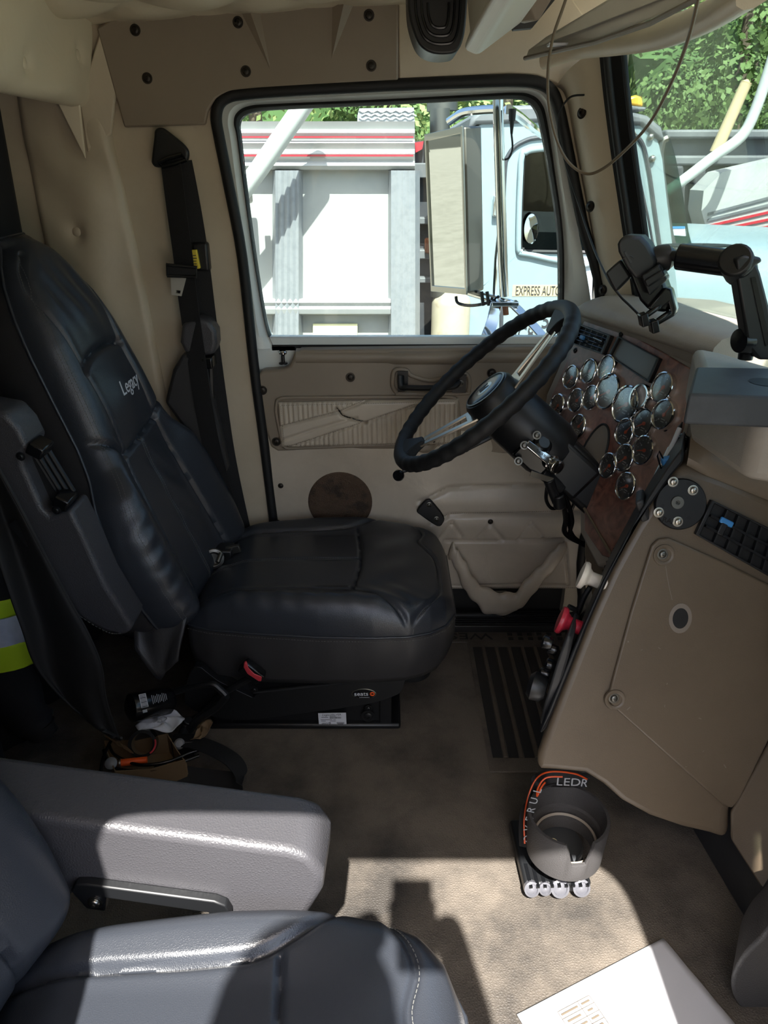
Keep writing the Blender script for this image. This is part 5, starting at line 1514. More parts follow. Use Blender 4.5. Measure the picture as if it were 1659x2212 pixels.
m = MB(); m.prism([p + V((0, 0.02, 0)) for p in wl_c], (0, 0.004, 0)); m.build('side_window', 'tinted_glass', bt)
# door pressing
dl_ = spline([cp(u, v, -0.004) for u, v in ((1082, 800), (1085, 560), (1090, 380), (1100, 332), (1130, 306), (1180, 296), (1340, 292), (1380, 300), (1398, 350), (1416, 470), (1440, 640), (1460, 800))], 6)
m = MB(); m.tube(dl_, 0.011, 8); m.build('door_seam', 'dark_frame', bt)
m = MB(); m.box(cp(1074, 445, -0.02), (0.045, 0.03, 0.10)); m.build('door_handle', 'chrome', bt, bevel=0.006)
# dark roof cap
rf = [(1010, 285), (1018, 255), (1040, 236), (1100, 228), (1200, 225), (1350, 238), (1400, 250), (1430, 275), (1438, 305), (1420, 300), (1385, 271), (1200, 263), (1030, 269)]
m = MB(); m.prism([cp(*q, -0.02) for q in rf], (0, 1.9, 0)); m.build('roof', 'grey_paint', bt, bevel=0.03)
m = MB(); m.prism([cp(u, v, 0.2) for u, v in ((1346, 240), (1350, 225), (1398, 232), (1392, 240))], (0, 0.3, 0)); mk = m.build('light_base', 'grey_paint', bt, bevel=0.01)
m = MB(); m.prism([cp(u, v, 0.2) for u, v in ((1352, 226), (1352, 212), (1374, 205), (1388, 210), (1390, 232))], (0, 0.2, 0)); m.build('marker_light', 'amber', mk, bevel=0.012)
m = MB(); m.cyl(cp(1342, 222, 0.3), cp(1344, 180, 0.3), 0.03); m.build('beacon', 'steel', bt)
# rivets and wiper on the windshield post
for u, v in ((1405, 296), (1409, 343)):
    m = MB(); m.ball(cp(u, v, -0.01), 0.018, 12, 8); m.build('post_rivet', 'steel', bt)
m = MB(); m.tube([cp(1370, 320, -0.03), cp(1385, 400, -0.03), cp(1400, 470, -0.03), cp(1412, 535, -0.03)], 0.006, 6); m.build('hanging_cable', 'dark_frame', bt)
m = MB(); m.tube([cp(1355, 295, -0.05), cp(1372, 288, -0.05)], 0.014, 6); m.tube([cp(1359, 270, -0.05), cp(1370, 315, -0.05)], 0.012, 6); m.build('mirror_clamp', 'steel', bt)
# windshield glass wrapping to the front
wsp = [(1432, 302), (1440, 298), (1452, 340), (1468, 420), (1480, 500), (1490, 540), (1466, 536), (1452, 520), (1440, 440), (1428, 350)]
m = MB(); m.prism([cp(u, v, 0.06) for u, v in wsp], (0.02, 0.006, 0)); m.build('windshield', 'tinted_glass', bt)
m = MB(); m.tube(spline([cp(u, v, 0.03) for u, v in ((1441, 298), (1430, 308), (1426, 350), (1437, 440), (1450, 520), (1464, 540), (1492, 545))], 5), 0.020, 8); m.build('windshield_seal', 'dull_metal', bt)
m = MB(); m.prism([cp(u, v, 0.052) for u, v in ((1450, 490), (1478, 490), (1480, 510), (1448, 508))], (0.004, 0.001, 0)); m.build('windshield_sticker', 'reflective', bt)
m = MB(); m.prism([cp(u, v, 0.050) for u, v in ((1450, 489), (1478, 489), (1478, 494), (1450, 494))], (0.004, 0.001, 0)); m.build('sticker_band', 'blue_plastic', bt)
# hood and fender
hx0 = cp(1440, 560).x
rows = []
for i in range(15):
    t = i / 14
    x = hx0 - 0.06 + 2.4 * t
    r = []
    for k in range(13):
        a = k / 12
        y = YC + 0.12 + 1.7 * a
        z = 0.80 + 0.10 * math.sin(math.pi * a) ** 0.6 - 0.10 * t
        r.append((x, y, z))
    r = [(x, YC + 0.02, GZ + 0.3), (x, YC + 0.02, 0.62 - 0.05 * t)] + r
    rows.append(r)
m = MB(); m.grid(rows); m.build('hood', 'blue_paint', bt, smooth=60)
m = MB(); m.lathe([(0.10, 0), (0.10, 0.006), (0.0001, 0.006)], G(1506, 532, 0.90) , (0, 0, 1), 24, aspect=(1.6, 0.8), ref=(1, 0, 0)); m.build('cowl_vent', 'cab_dark', bt)
# door lettering
tX, tZ = V((1, 0, 0)), V((0, 0, 1))
m = MB(); m.text('EXPRESS AUTO', cp(1162, 629, -0.004), tX, tZ, 0.070, 0.001, sx=0.52); m.build('door_lettering', 'ink', bt)
m = MB(); m.box(cp(1164, 628, -0.001), (0.29, 0.002, 0.060)); m.build('lettering_band', 'wood_pole', bt)
m = MB(); m.text('MC8', cp(1124, 722, -0.004), tX, tZ, 0.11, 0.001, sx=0.7); m.build('door_number', 'ink', bt)
m = MB(); m.text('57', cp(1188, 694, -0.004), tX, tZ, 0.12, 0.001, sx=0.8); m.build('door_number', 'ink', bt)
# blue truck's round mirror, seen through its window, and steering wheel inside
m = MB(); m.lathe([(0.062, 0), (0.058, 0.012), (0.0001, 0.016)], cp(1148, 494, -0.03), (-0.4, -1, 0.1), 24, aspect=(0.62, 1.25), ref=(1, 0, 0)); m.build('round_mirror', 'mirror_glass', bt)
m = MB(); m.tube([cp(1190 + 24 * math.cos(2 * math.pi * k / 20), 530 + 14 * math.sin(2 * math.pi * k / 20), 0.5) for k in range(20)], 0.014, 6, True); m.build('steering_wheel', 'black_plastic', bt)
# exhaust silencer
ex = thing('exhaust_silencer', 'rust-streaked cream silencer standing behind the blue cab', 'silencer', P(968, 1000, 4.1))
es, et = P(958, 1100, 4.15), P(958, 655, 4.15)
m = MB(); m.lathe([(0.106, 0), (0.106, (et - es).length), (0.098, (et - es).length + 0.03), (0.06, (et - es).length + 0.06), (0.05, (et - es).length + 0.11)], es, (0, 0, 1), 30); m.build('silencer_can', 'rusty_cream', ex, smooth=40)
m = MB(); m.cyl(P(950, 640, 4.15), P(950, 235, 4.15), 0.05); m.cyl(P(955, 240, 4.35), P(955, 120, 4.35), 0.08); m.build('stack_pipe', 'dull_metal', ex)
# dark frame between cab and dump body
fr = thing('headboard', 'dark grey steel headboard with rusty fittings between the white trailer and the blue cab', 'headboard', P(910, 1000, 4.5))
m = MB()
m.prism([P(u, v, 4.55) for u, v in ((895, 305), (985, 300), (985, 1100), (895, 1100))], (0, 0.5, 0)); m.build('headboard_plate', 'dark_frame', fr)
for v0, v1 in ((352, 385), (470, 485), (540, 560), (600, 612)):
    m = MB(); m.prism([P(u, v, 4.46) for u, v in ((895, v0), (960, v0), (960, v1), (895, v1))], (0, 0.1, 0)); m.build('crossbar', 'grey_paint', fr, bevel=0.006)
m = MB(); m.prism([P(u, v, 4.43) for u, v in ((918, 515), (934, 515), (934, 550), (918, 548))], (0, 0.05, 0)); m.build('rusty_bracket', 'rust', fr, bevel=0.01)
m = MB(); m.prism([P(u, v, 4.5) for u, v in ((896, 308), (915, 305), (912, 322), (898, 330))], (0, 0.03, 0)); m.build('red_lamp', 'red_stripe', fr)

# white dump trailer
YT2 = 3.95
tr = thing('dump_trailer', 'white aluminium dump trailer with red stripes along its top rail', 'trailer', P(600, 1000, YT2))
tp = lambda u, v, dy=0.0: P(u, v, YT2 + dy)
m = MB(); m.prism([tp(u, v, 0.06) for u, v in ((200, 262), (896, 262), (897, 1150), (200, 1150))], (0, 2.2, 0)); m.build('trailer_wall', 'trailer_panel', tr)
m = MB()
z_edges = [262, 279, 287, 301, 309, 322, 332, 348, 358, 366]
rows = []
for i, v in enumerate(z_edges):
    dy = -0.03 if i % 2 == 0 else -0.012
    rows.append([tp(200, v, dy), tp(896, v, dy)])
rows = [[tp(200, 262, 0.05), tp(896, 262, 0.05)]] + rows + [[tp(200, 368, 0.06), tp(896, 368, 0.06)]]
m.grid(rows); m.build('top_rail', 'trailer_white', tr, smooth=20)
for v in (296, 336):
    m = MB(); m.prism([tp(200, v - 2, -0.036), tp(893, v - 2, -0.036), tp(893, v + 2, -0.036), tp(200, v + 2, -0.036)], (0, 0.006, 0)); m.build('red_stripe', 'red_stripe', tr)
for u0, u1 in ((300, 352), (595, 645), (845, 897)):
    a_ = [(u0, 370), (u1, 370), (u1, 1150), (u0, 1150)]
    m = MB()
    rows = []
    for v in (368, 1150):
        r = []
        for k in range(9):
            u = lerp(u0, u1, k / 8)
            r.append(tp(u, v, -0.03 + (0.012 if k % 2 else 0.0)))
        r = [tp(u0 - 7, v, 0.065)] + r + [tp(u1 + 10, v, 0.065)]
        rows.append(r)
    m.grid(rows); m.build('post', 'alloy', tr, smooth=20)
rows = [[tp(200, v, dy), tp(844, v, dy)] for v, dy in ((644, 0.06), (646, -0.02), (654, -0.03), (660, -0.015), (668, -0.03), (678, -0.02), (682, 0.06))]
m = MB(); m.grid(rows); m.build('rub_rail', 'trailer_white', tr, smooth=20)
m = MB(); m.prism([tp(u, v, 0.0) for u, v in ((772, 262), (772, 250), (776, 234), (894, 232), (896, 262))], (0, 0.02, 0)); tpl = m.build('tread_plate', 'alloy', tr)
m = MB()
for i in range(12):
    for j in range(3):
        u, v = 780 + i * 10 + (j % 2) * 5, 240 + j * 8
        a = tp(u, v, -0.004); d = V((1, 0, 0.5 if (i + j) % 2 else -0.5)).normalized()
        m.box(a, (0.022, 0.004, 0.006), (d, V((0, 1, 0)), d.cross(V((0, 1, 0)))))
m.build('tread_pattern', 'trailer_white', tpl)
m = MB(); m.prism([tp(u, v, 0.03) for u, v in ((676, 700), (772, 700), (772, 745), (676, 745))], (0, 0.02, 0)); m.build('patch', 'cream', tr)
# tarp arm
ta = thing('tarp_arm', 'pale aluminium tarp arm rising across the white trailer side', 'pole', P(525, 420, 3.72))
m = MB(); m.tube([P(680, 190, 3.72), P(640, 250, 3.72), P(560, 365, 3.72), P(515, 425, 3.72), P(440, 540, 3.72)], 0.042, 14); m.build('arm_tube', 'white_pole', ta, smooth=60)
m = MB(); m.box(V((P(515, 425, 3.72).x, 3.815, P(515, 425, 3.72).z)), (0.07, 0.20, 0.07)); m.build('pivot_bracket', 'dull_metal', ta, bevel=0.01)
m = MB(); m.box(P(556, 385, 3.80), (0.03, 0.02, 0.03)); m.build('arm_lamp', 'red_stripe', ta)

# grey dump bodies beyond the blue truck's hood
gb = thing('grey_dump_body', 'dark grey dump body beyond the blue truck hood', 'dump body', P(1600, 700, 7.5))
gp_ = lambda u, v, y=7.2: P(u, v, y)
m = MB(); m.prism([gp_(u, v) for u, v in ((1440, 283), (2100, 278), (2100, 800), (1440, 800))], (0, 2.0, 0)); m.build('body_wall', 'grey_paint', gb)
for v0, v1 in ((280, 300), (336, 358)):
    m = MB(); m.prism([gp_(u, v, 7.08) for u, v in ((1438, v0), (2100, v0 - 2), (2100, v1), (1438, v1))], (0, 0.15, 0)); m.build('body_rail', 'grey_paint', gb, bevel=0.02)
for u in (1452, 1500, 1580, 1680):
    m = MB(); m.prism([gp_(uu, v, 7.05) for uu, v in ((u, 358), (u + 26, 358), (u + 26, 640), (u, 640))], (0, 0.15, 0)); m.build('body_rib', 'dark_frame', gb, bevel=0.02)
wt = thing('trailer_reflection', 'white shape with slanting red stripes painting a windshield reflection, beyond the grey dump body', 'trailer', P(1660, 640, 6.6))
m = MB(); m.prism([P(u, v, 6.6) for u, v in ((1520, 412), (1560, 372), (1740, 330), (1900, 320), (1900, 520), (1700, 520), (1600, 500), (1525, 492), (1515, 455))], (0, 0.3, 0)); m.build('trailer_wall', 'trailer_white', wt)  # solid pale shape and stripes stand for a trailer reflected in the windshield
for k in range(5):
    m = MB(); a_, b_ = P(1530, 440 + k * 13 + 20, 6.585), P(1880, 366 + k * 20, 6.585)
    m.prism([a_, b_, b_ + V((0, 0, -0.02)), a_ + V((0, 0, -0.02))], (0, 0.01, 0)); m.build('red_stripe', 'red_stripe' if k > 1 else 'grey_paint', wt)
bp = thing('bent_pole', 'white bent tarp pole slanting up in front of the grey dump body', 'pole', P(1470, 400, 6.2))
m = MB(); m.tube(spline([P(1400, 440, 6.2), P(1472, 392, 6.2), P(1540, 340, 6.2), P(1590, 305, 6.2), P(1615, 275, 6.2), P(1640, 215, 6.2), P(1668, 130, 6.2), P(1690, 60, 6.2)], 6), 0.040, 12); m.build('pole_tube', 'white_pole', bp, smooth=60)
wdp = thing('wooden_pole', 'weathered wooden pole standing beyond the white bent pole', 'pole', P(1550, 320, 7.0))
m = MB(); m.cyl(P(1545, 330, 7.0), P(1612, 178, 7.0), 0.05, 0.045); m.build('shaft', 'wood_pole', wdp)
m = MB(); m.cyl(P(1611, 180, 7.0), P(1615, 172, 7.0), 0.047, 0.01); m.build('top', 'wood_pole', wdp)

# own hood beyond the windshield
oh = thing('hood', 'white hood of this truck beyond the windshield', 'hood', V((1.6, 1.5, 0.4)))
rows = []
for i in range(25):
    t = i / 24
    x = 0.90 + 2.0 * t
    r = [(x, 2.16 - 0.1 * t, 0.2), (x, 2.15 - 0.1 * t, 0.60 - 0.05 * t)]
    for k in range(17):
        a = k / 16
        y = 2.12 - 0.1 * t - 1.55 * a
        z = 0.70 + 0.13 * math.sin(math.pi * min(1, a * 0.5 + 0.06)) ** 0.6 - 0.10 * t * t
        r.append((x, y, z))
    rows.append(r)
m = MB(); m.grid(rows); m.build('hood_skin', 'hood_white', oh, smooth=60)
m = MB(); m.tube(spline([(0.86 + 0.02 * k, 2.06 - 0.12 * k, 0.80 + 0.012 * k) for k in range(8)], 3), 0.012, 8); m.build('hood_rib', 'hood_white', oh)

# trees behind the yard
def tree(x, y, h, rad, mt, label, seed, n=2600, low=0.1):
    rnd = random.Random(seed)
    t = thing('tree', label, 'tree', V((x, y, GZ)), 'trees behind the yard')
    m = MB()
    m.tube([V((x, y, GZ)), V((x + 0.1, y, GZ + h * 0.4)), V((x - 0.05, y, GZ + h * 0.85))], [0.16, 0.12, 0.04], 10); m.build('trunk', 'bark', t)
    m = MB()
    lobes = []
    for k in range(16):
        a = rnd.uniform(0, 2 * math.pi); rr = rad * rnd.uniform(0.2, 0.75)
        zz = GZ + h * rnd.uniform(low, 0.95)
        lobes.append((V((x + rr * math.cos(a), y + rr * math.sin(a) * 0.7, zz)), rad * rnd.uniform(0.35, 0.6)))
    for k in range(n):
        c, r = lobes[rnd.randrange(len(lobes))]
        d = V((rnd.gauss(0, 1), rnd.gauss(0, 1), rnd.gauss(0, 1))).normalized()
        p = c + d * r * rnd.uniform(0.65, 1.08)
        s_ = rnd.uniform(0.035, 0.08)
        u = V((rnd.gauss(0, 1), rnd.gauss(0, 1), rnd.gauss(0, 1))).normalized()
        w = (d + u * 0.7).normalized().cross(u).normalized()
        if w.length < 0.5: continue
        u = w.cross((d + u * 0.4).normalized()).normalized()
        m.face([p + u * s_, p + w * s_ * 0.6, p - u * s_, p - w * s_ * 0.6])
    m.build('foliage', mt, t, smooth=0, fix=False)
TREES = [(-6.4, 13.5, 6.5, 1.9, 'leaf_mid', 'mid green tree standing far left behind the white trailer'), (-2.2, 13.8, 6.8, 1.9, 'leaf_light', 'light green tree behind the white trailer'),
         (1.9, 13.5, 6.6, 1.9, 'leaf_light', 'light green tree between the white trailer and the blue cab'), (5.7, 13.8, 6.8, 1.9, 'leaf_mid', 'mid green tree directly behind the blue cab roof'),
         (9.4, 13.4, 6.8, 1.9, 'leaf_light', 'sunlit light green tree behind the white bent pole'), (13.2, 13.8, 6.8, 1.9, 'leaf_mid', 'mid green tree at the right edge of the windshield view'),
         (-4.2, 18.6, 7.8, 2.1, 'leaf_dark', 'dark tree in the second row behind the white trailer'), (0.0, 18.6, 7.8, 2.1, 'leaf_mid', 'dull green tree in the second row left of the blue cab'), (4.0, 18.6, 7.8, 2.1, 'leaf_dark', 'dark tree in the second row behind the blue cab'),
         (8.0, 18.6, 7.8, 2.1, 'leaf_mid', 'tall mid green tree in the second row right of the blue cab roof'), (12.0, 18.6, 7.8, 2.1, 'leaf_light', 'tall light green tree in the second row above the grey dump body'), (16.0, 18.6, 7.8, 2.1, 'leaf_dark', 'tall dark tree in the second row at far right')]
for k, (x, y, h, r_, mt, lb) in enumerate(TREES): tree(x, y, h, r_, mt, lb, 40 + k, n=11000 if k > 2 else 6000)
m = MB()
rnd = random.Random(9)
rows = []
for i in range(60):
    x = -14 + 40 * i / 59
    rows.append([(x, 24.0 + rnd.uniform(-0.6, 0.6), GZ + 8.5 * k / 14 + rnd.uniform(-0.3, 0.3) * (k > 0)) for k in range(15)])
m.grid(rows); tag(m.build('woodland', 'leaf_dark', smooth=0), 'dense dark woodland closing the view behind the trees', 'woodland', kind='stuff')
# ================================================================= OVERHEAD, MOUNTS, LOOSE THINGS
# overhead console with a speaker, at the front of the roof
oc = thing('overhead_console', 'grey-brown overhead shelf above the windshield with a black oval speaker', 'overhead console', V((0.25, 1.5, 1.40)))
m = MB()
pts = [P(1002, -60, 1.52), P(1014, 70, 1.52), P(1000, 108, 1.52), P(1030, 122, 1.52), P(1122, 52, 1.50), P(1180, -60, 1.48)]
m.prism(pts, (0.02, -0.5, 0.05)); m.build('shelf', 'visor_vinyl', oc, bevel=0.008, seg=3)
m = MB(); m.prism([P(1085, -40, 1.50), P(1124, 52, 1.50), P(1134, 50, 1.50), P(1200, -60, 1.48)], (0.02, -0.03, 0.0)); m.build('shelf_lip', 'brown_plastic', oc, bevel=0.004)
m = MB(); m.prism([P(u, v, 1.62) for u, v in ((1060, -60), (1110, 64), (1150, 60), (1215, -20), (1230, -60))], (0, 0.02, 0)); m.build('shelf_recess', 'kick', oc)
sp_px = spline([(880, -40, 0), (882, 20, 0), (890, 60, 0), (905, 96, 0), (930, 114, 0), (965, 117, 0), (990, 108, 0), (1004, 70, 0), (1010, 0, 0), (1010, -40, 0)], 4)
m = MB(); m.prism([P(p.x, p.y, 1.56) for p in sp_px], (0, 0.12, 0.0)); spk = m.build('speaker_housing', 'black_plastic', oc, bevel=0.012, seg=4)
m = MB()
for k in (0.25, 0.45, 0.65):
    ctr = V((948, 30, 0))
    m.tube([P(lerp(p, ctr, k).x, lerp(p, ctr, k).y, 1.558) for p in sp_px], 0.0025, 6)
m.build('speaker_ridges', 'black_gloss', spk)
# sun visor and the strip over the windshield
vz = thing('sun_visor', 'long tan sun visor folded up along the top of the windshield', 'sun visor', P(1330, 60, 1.4))
m = MB()
v4 = [P(1132, 128, 1.60), P(1176, 98, 1.58), P(1420, -50, 1.20), P(1560, -60, 1.08), P(1512, -8, 1.10), P(1405, 48, 1.22), P(1290, 88, 1.40)]
m.prism(v4, (0.006, 0.004, 0.016)); m.build('visor_pad', 'visor_vinyl', vz, bevel=0.006, seg=3)
m = MB(); m.tube([P(1134, 126, 1.597), P(1290, 90, 1.397), P(1405, 50, 1.217), P(1512, -6, 1.097)], 0.004, 8); m.build('visor_hem', 'dark_tan', vz)
m = MB(); m.box(P(1215, 97, 1.49), (0.05, 0.02, 0.004)); m.build('visor_clip', 'label_grey', vz)
m = MB(); m.tube(spline([P(1180, 122, 1.66), P(1260, 98, 1.60), P(1350, 86, 1.48), P(1440, 70, 1.34), P(1540, 30, 1.18), P(1640, -30, 1.04)], 6), 0.030, 12, flat=0.6)
structure(m.build('trim_10', 'tan_vinyl', smooth=60), 'padded tan strip over the windshield', 'trim')

# thin cables
def cable(name, px, r, mt, lb):
    m = MB(); m.tube(spline([P(*q) for q in px], 8), r, 7)
    return tag(m.build(name, mt, smooth=60), lb, 'cable')
cable('cable', ((1232, -30, 1.32), (1215, 20, 1.33), (1195, 80, 1.34), (1184, 150, 1.35), (1186, 230, 1.36), (1202, 300, 1.37), (1228, 350, 1.37), (1265, 375, 1.36), (1300, 366, 1.33), (1345, 330, 1.28), (1400, 270, 1.20), (1445, 190, 1.12), (1485, 90, 1.04), (1510, -10, 0.98), (1515, -40, 0.96)), 0.0024, 'cable_tan', 'tan cable hanging in a long loop from the roof across the front pillar')
cable('cable', ((1262, 205, 1.76), (1232, 210, 1.78), (1210, 240, 1.79), (1206, 280, 1.79), (1218, 340, 1.78), (1250, 440, 1.72), (1280, 530, 1.55), (1312, 600, 1.34), (1340, 640, 1.30), (1360, 660, 1.28), (1390, 690, 1.25)), 0.0021, 'black_rubber', 'thin black cable running down the front pillar to the phone holder')

# phone holder on a jointed arm
ph = thing('phone_holder', 'black spring-clamp phone holder in front of the windshield', 'phone holder', P(1400, 700, 1.2))
yp = 1.20
pd_ = (P(1440, 660, yp) - P(1372, 520, yp)).normalized()
m = MB(); m.prism([P(u, v, yp) for u, v in ((1332, 528), (1338, 514), (1352, 508), (1384, 510), (1400, 526), (1420, 562), (1418, 580), (1392, 600), (1372, 604), (1352, 580), (1334, 545))], (0.02, 0.035, 0.0)); m.build('top_jaw', 'black_plastic', ph, bevel=0.006, seg=3)
m = MB(); m.prism([P(u, v, yp + 0.004) for u, v in ((1350, 575), (1392, 560), (1420, 570), (1452, 660), (1440, 676), (1400, 672), (1380, 650))], (0.02, 0.03, 0.0)); m.build('back_plate', 'black_gloss', ph, bevel=0.006)
m = MB(); m.prism([P(u, v, yp - 0.012) for u, v in ((1384, 596), (1424, 570), (1442, 604), (1402, 640))], (0.015, 0.03, 0)); m.prism([P(u, v, yp - 0.016) for u, v in ((1390, 606), (1430, 582), (1438, 596), (1398, 622))], (0.012, 0.02, 0)); m.build('clamp_block', 'seat_steel', ph, bevel=0.003)
m = MB(); m.prism([P(u, v, yp + 0.01) for u, v in ((1306, 590), (1340, 560), (1364, 598), (1330, 632))], (0.01, 0.02, 0)); m.build('side_arm', 'black_plastic', ph, bevel=0.004)
m = MB(); m.prism([P(u, v, yp - 0.004) for u, v in ((1398, 668), (1436, 622), (1450, 624), (1461, 668), (1458, 682), (1420, 704), (1412, 700), (1448, 674), (1444, 655), (1424, 672))], (0.012, 0.022, 0)); m.build('bottom_jaw', 'black_gloss', ph, bevel=0.003)
for (u, v) in ((1390, 690), (1412, 704)):
    m = MB(); m.box(P(u, v, yp - 0.008), (0.012, 0.02, 0.02), (V((0.9, 0, 0.3)), V((0, 1, 0)), V((-0.3, 0, 0.9)))); m.tube([P(u + 2, v - 6, yp - 0.006), P(u + 36, v - 30, yp)], 0.005, 8); m.build('prong', 'black_gloss', ph, bevel=0.003)
m = MB(); m.prism([P(u, v, yp - 0.0016) for u, v in ((1348, 545), (1352, 543), (1366, 566), (1362, 569))], (0, 0.001, 0)); m.tube([P(1346, 560, yp - 0.001), P(1354, 553, yp - 0.001), P(1362, 552, yp - 0.001), P(1368, 556, yp - 0.001)], 0.0008, 5); m.build('engraved_mark', 'kick', ph)
m = MB(); m.lathe([(0.014, -0.02), (0.020, -0.005), (0.020, 0.010), (0.012, 0.020), (0.0001, 0.021)], P(1428, 558, yp + 0.02), (1, 0, 0.1), 20); m.build('swivel_nut', 'black_plastic', ph)
m = MB(); m.cyl(P(1444, 553, yp + 0.01), P(1466, 553, yp), 0.008); m.build('swivel_neck', 'black_plastic', ph)
am = thing('device_mount', 'black jointed mount carrying the phone holder, with a flat upright bar at its right end', 'mount', P(1650, 760, 1.15))
m = MB(); m.cyl(P(1464, 554, 1.19), P(1590, 570, 1.14), 0.0195, 0.0195, 28); m.build('arm_tube', 'black_gloss', am, smooth=40, bevel=0.003)
m = MB(); m.cyl(P(1588, 560, 1.12), P(1600, 585, 1.16), 0.024); m.prism([P(u, v, 1.11) for u, v in ((1590, 560), (1610, 552), (1645, 556), (1648, 566), (1636, 572), (1620, 590), (1606, 602), (1594, 598))], (0.0, 0.03, 0)); m.build('elbow_joint', 'black_plastic', am, bevel=0.004)
m = MB(); m.prism([P(u, v, 1.12) for u, v in ((1590, 584), (1636, 570), (1644, 590), (1662, 660), (1680, 760), (1668, 778), (1640, 778), (1616, 748))], (0.0, 0.03, 0)); m.build('upright_bar', 'black_plastic', am, bevel=0.004)
m = MB(); m.prism([P(u, v, 1.1185) for u, v in ((1622, 600), (1632, 598), (1664, 740), (1654, 748))], (0.0, 0.003, 0)); m.build('bar_groove', 'black_gloss', am)
m = MB(); m.lathe([(0.018, -0.012), (0.022, 0.0), (0.018, 0.014), (0.0001, 0.016)], P(1612, 735, 1.14), (-1, -0.3, 0), 22); m.lathe([(0.012, 0), (0.011, 0.02)], P(1615, 748, 1.145), (0, 0, -1), 14); m.build('base_knob', 'black_gloss', am)

# cup holder at the foot of the console
ch = thing('cup_holder', 'grey-black plastic cup holder with a notch, mounted low in front of the console', 'cup holder', G(1220, 1850, 0.0))
cz0, cz1 = 0.070, 0.158
cc_ = G(1228, 1760, cz1)
RO, RI = 0.0735, 0.066
NN = 72
def cupring(z, ro):
    return [(cc_.x + ro * math.cos(2 * math.pi * k / NN), cc_.y + ro * math.sin(2 * math.pi * k / NN), z) for k in range(NN)]
notch0, notch1 = int(NN * (262 / 360)), int(NN * (290 / 360))
def topz(k):
    a = 360 * k / NN
    if 263 <= a <= 288: return cz1 - 0.045
    if 258 <= a < 263: return cz1 - 0.045 * (a - 258) / 5
    if 288 < a <= 293: return cz1 - 0.045 * (293 - a) / 5
    return cz1
rows = []
prof = [(RO * 0.93, 0), (RO, 1), (RO * 0.985, 1.03), (RI * 1.02, 1.03), (RI, 0.98), (RI * 0.97, 0.55), (RI * 0.90, 0.52), (RI * 0.88, 0.28), (RI * 0.80, 0.25), (RI * 0.79, 0.0)]
for ro, t in prof:
    rows.append([(cc_.x + ro * math.cos(2 * math.pi * k / NN), cc_.y + ro * math.sin(2 * math.pi * k / NN), cz0 + (topz(k) - cz0) * min(t, 1.0) + max(0, t - 1) * 0.08) for k in range(NN)])
rows.append(rows[0])
m = MB(); m.grid(rows, False, True); m.build('cup', 'cup_plastic', ch, smooth=45)
m = MB(); m.lathe([(RI * 0.885, cz0 + 0.03), (RI * 0.84, cz0 + 0.034), (RI * 0.80, cz0 + 0.030)], (cc_.x, cc_.y, 0), (0, 0, 1), 60, cap=False); m.build('inner_step', 'dusty_rim', ch)
tA, tB = P(1165, 1668, 1.02), P(1268, 1680, 1.05)
m = MB()
rows = []
for k in range(9):
    t = k / 8
    cA = lerp(V((cc_.x - 0.036, cc_.y + 0.071, cz1 - 0.006)), P(1158, 1672, 1.10), t)
    cB = lerp(V((cc_.x + 0.036, cc_.y + 0.071, cz1 - 0.006)), P(1262, 1678, 1.12), t)
    up_ = V((0, -0.012, 0.006)) * math.sin(math.pi * t)
    rows.append([cA, lerp(cA, cB, 0.33) + V((0, -0.012, 0.012)) + up_, lerp(cA, cB, 0.66) + V((0, -0.012, 0.012)) + up_, cB, lerp(cA, cB, 0.5) + V((0, 0.03, -0.06))])
vv = m.grid(rows, False, True); m.bm.faces.new(list(reversed(vv[0]))); m.bm.faces.new(vv[-1])
m.build('mounting_arm', 'cup_plastic', ch, bevel=0.006, seg=3, smooth=60)

# head lamp lying under the cup holder, its strap looped round behind
hlp = thing('headlamp', 'black head torch with clear lenses on the floor under the cup holder', 'headlamp', G(1205, 1920, 0.0))
hb0 = G(1132, 1934, 0.012); hb1 = G(1276, 1930, 0.012)
hd_ = (hb1 - hb0).normalized(); hn_ = V((-hd_.y, hd_.x, 0))
hc_ = (hb0 + hb1) / 2
HLW = (hb1 - hb0).length
m = MB(); m.box(hc_ + hn_ * 0.078 + V((0, 0, 0.012)), (HLW, 0.150, 0.026), (hd_, hn_, V((0, 0, 1)))); m.build('lamp_body', 'black_plastic', hlp, bevel=0.006, seg=3)
m = MB()
for k in range(9): m.box(hc_ + hn_ * 0.02 + hd_ * ((k - 4) * HLW / 9.5) + V((0, 0, 0.026)), (0.006, 0.05, 0.004), (hd_, hn_, V((0, 0, 1))))
m.build('cooling_fins', 'black_gloss', hlp)
for t, r_ in ((-0.40, .014), (-0.20, .012), (0.02, .017), (0.34, .016)):
    m = MB(); m.lathe([(r_, -0.008), (r_, 0.002), (r_ * 0.75, 0.004), (r_ * 0.7, 0.0), (r_ * 0.4, 0.003), (0.0001, 0.005)], hc_ + hd_ * (t * HLW) + V((0, 0, 0.018)) - hn_ * 0.002, -hn_ + V((0, 0, 0.55)), 20)
    m.build('lens', 'clear_lens', hlp, smooth=50)
m = MB(); m.lathe([(0.047, 0.026), (0.047, 0.050), (0.044, 0.054), (0.0001, 0.055)], G(1206, 1818, 0.055) * 1.0 - V((0, 0, 0.055)), (0, 0, 1), 34); m.build('battery_cover', 'lamp_grey', hlp)
m = MB(); m.lathe([(0.011, 0.0553), (0.0001, 0.0554)], G(1197, 1822, 0.0553) - V((0, 0, 0.0553)), (0, 0, 1), 24, cap=False, aspect=(0.8, 1.15), ref=hd_); m.build('approval_sticker', 'cream', hlp)
m = MB(); m.text('CE', G(1197, 1822, 0.0557), hd_, hn_, 0.012, 0.0002); m.build('sticker_mark', 'ink', hlp)
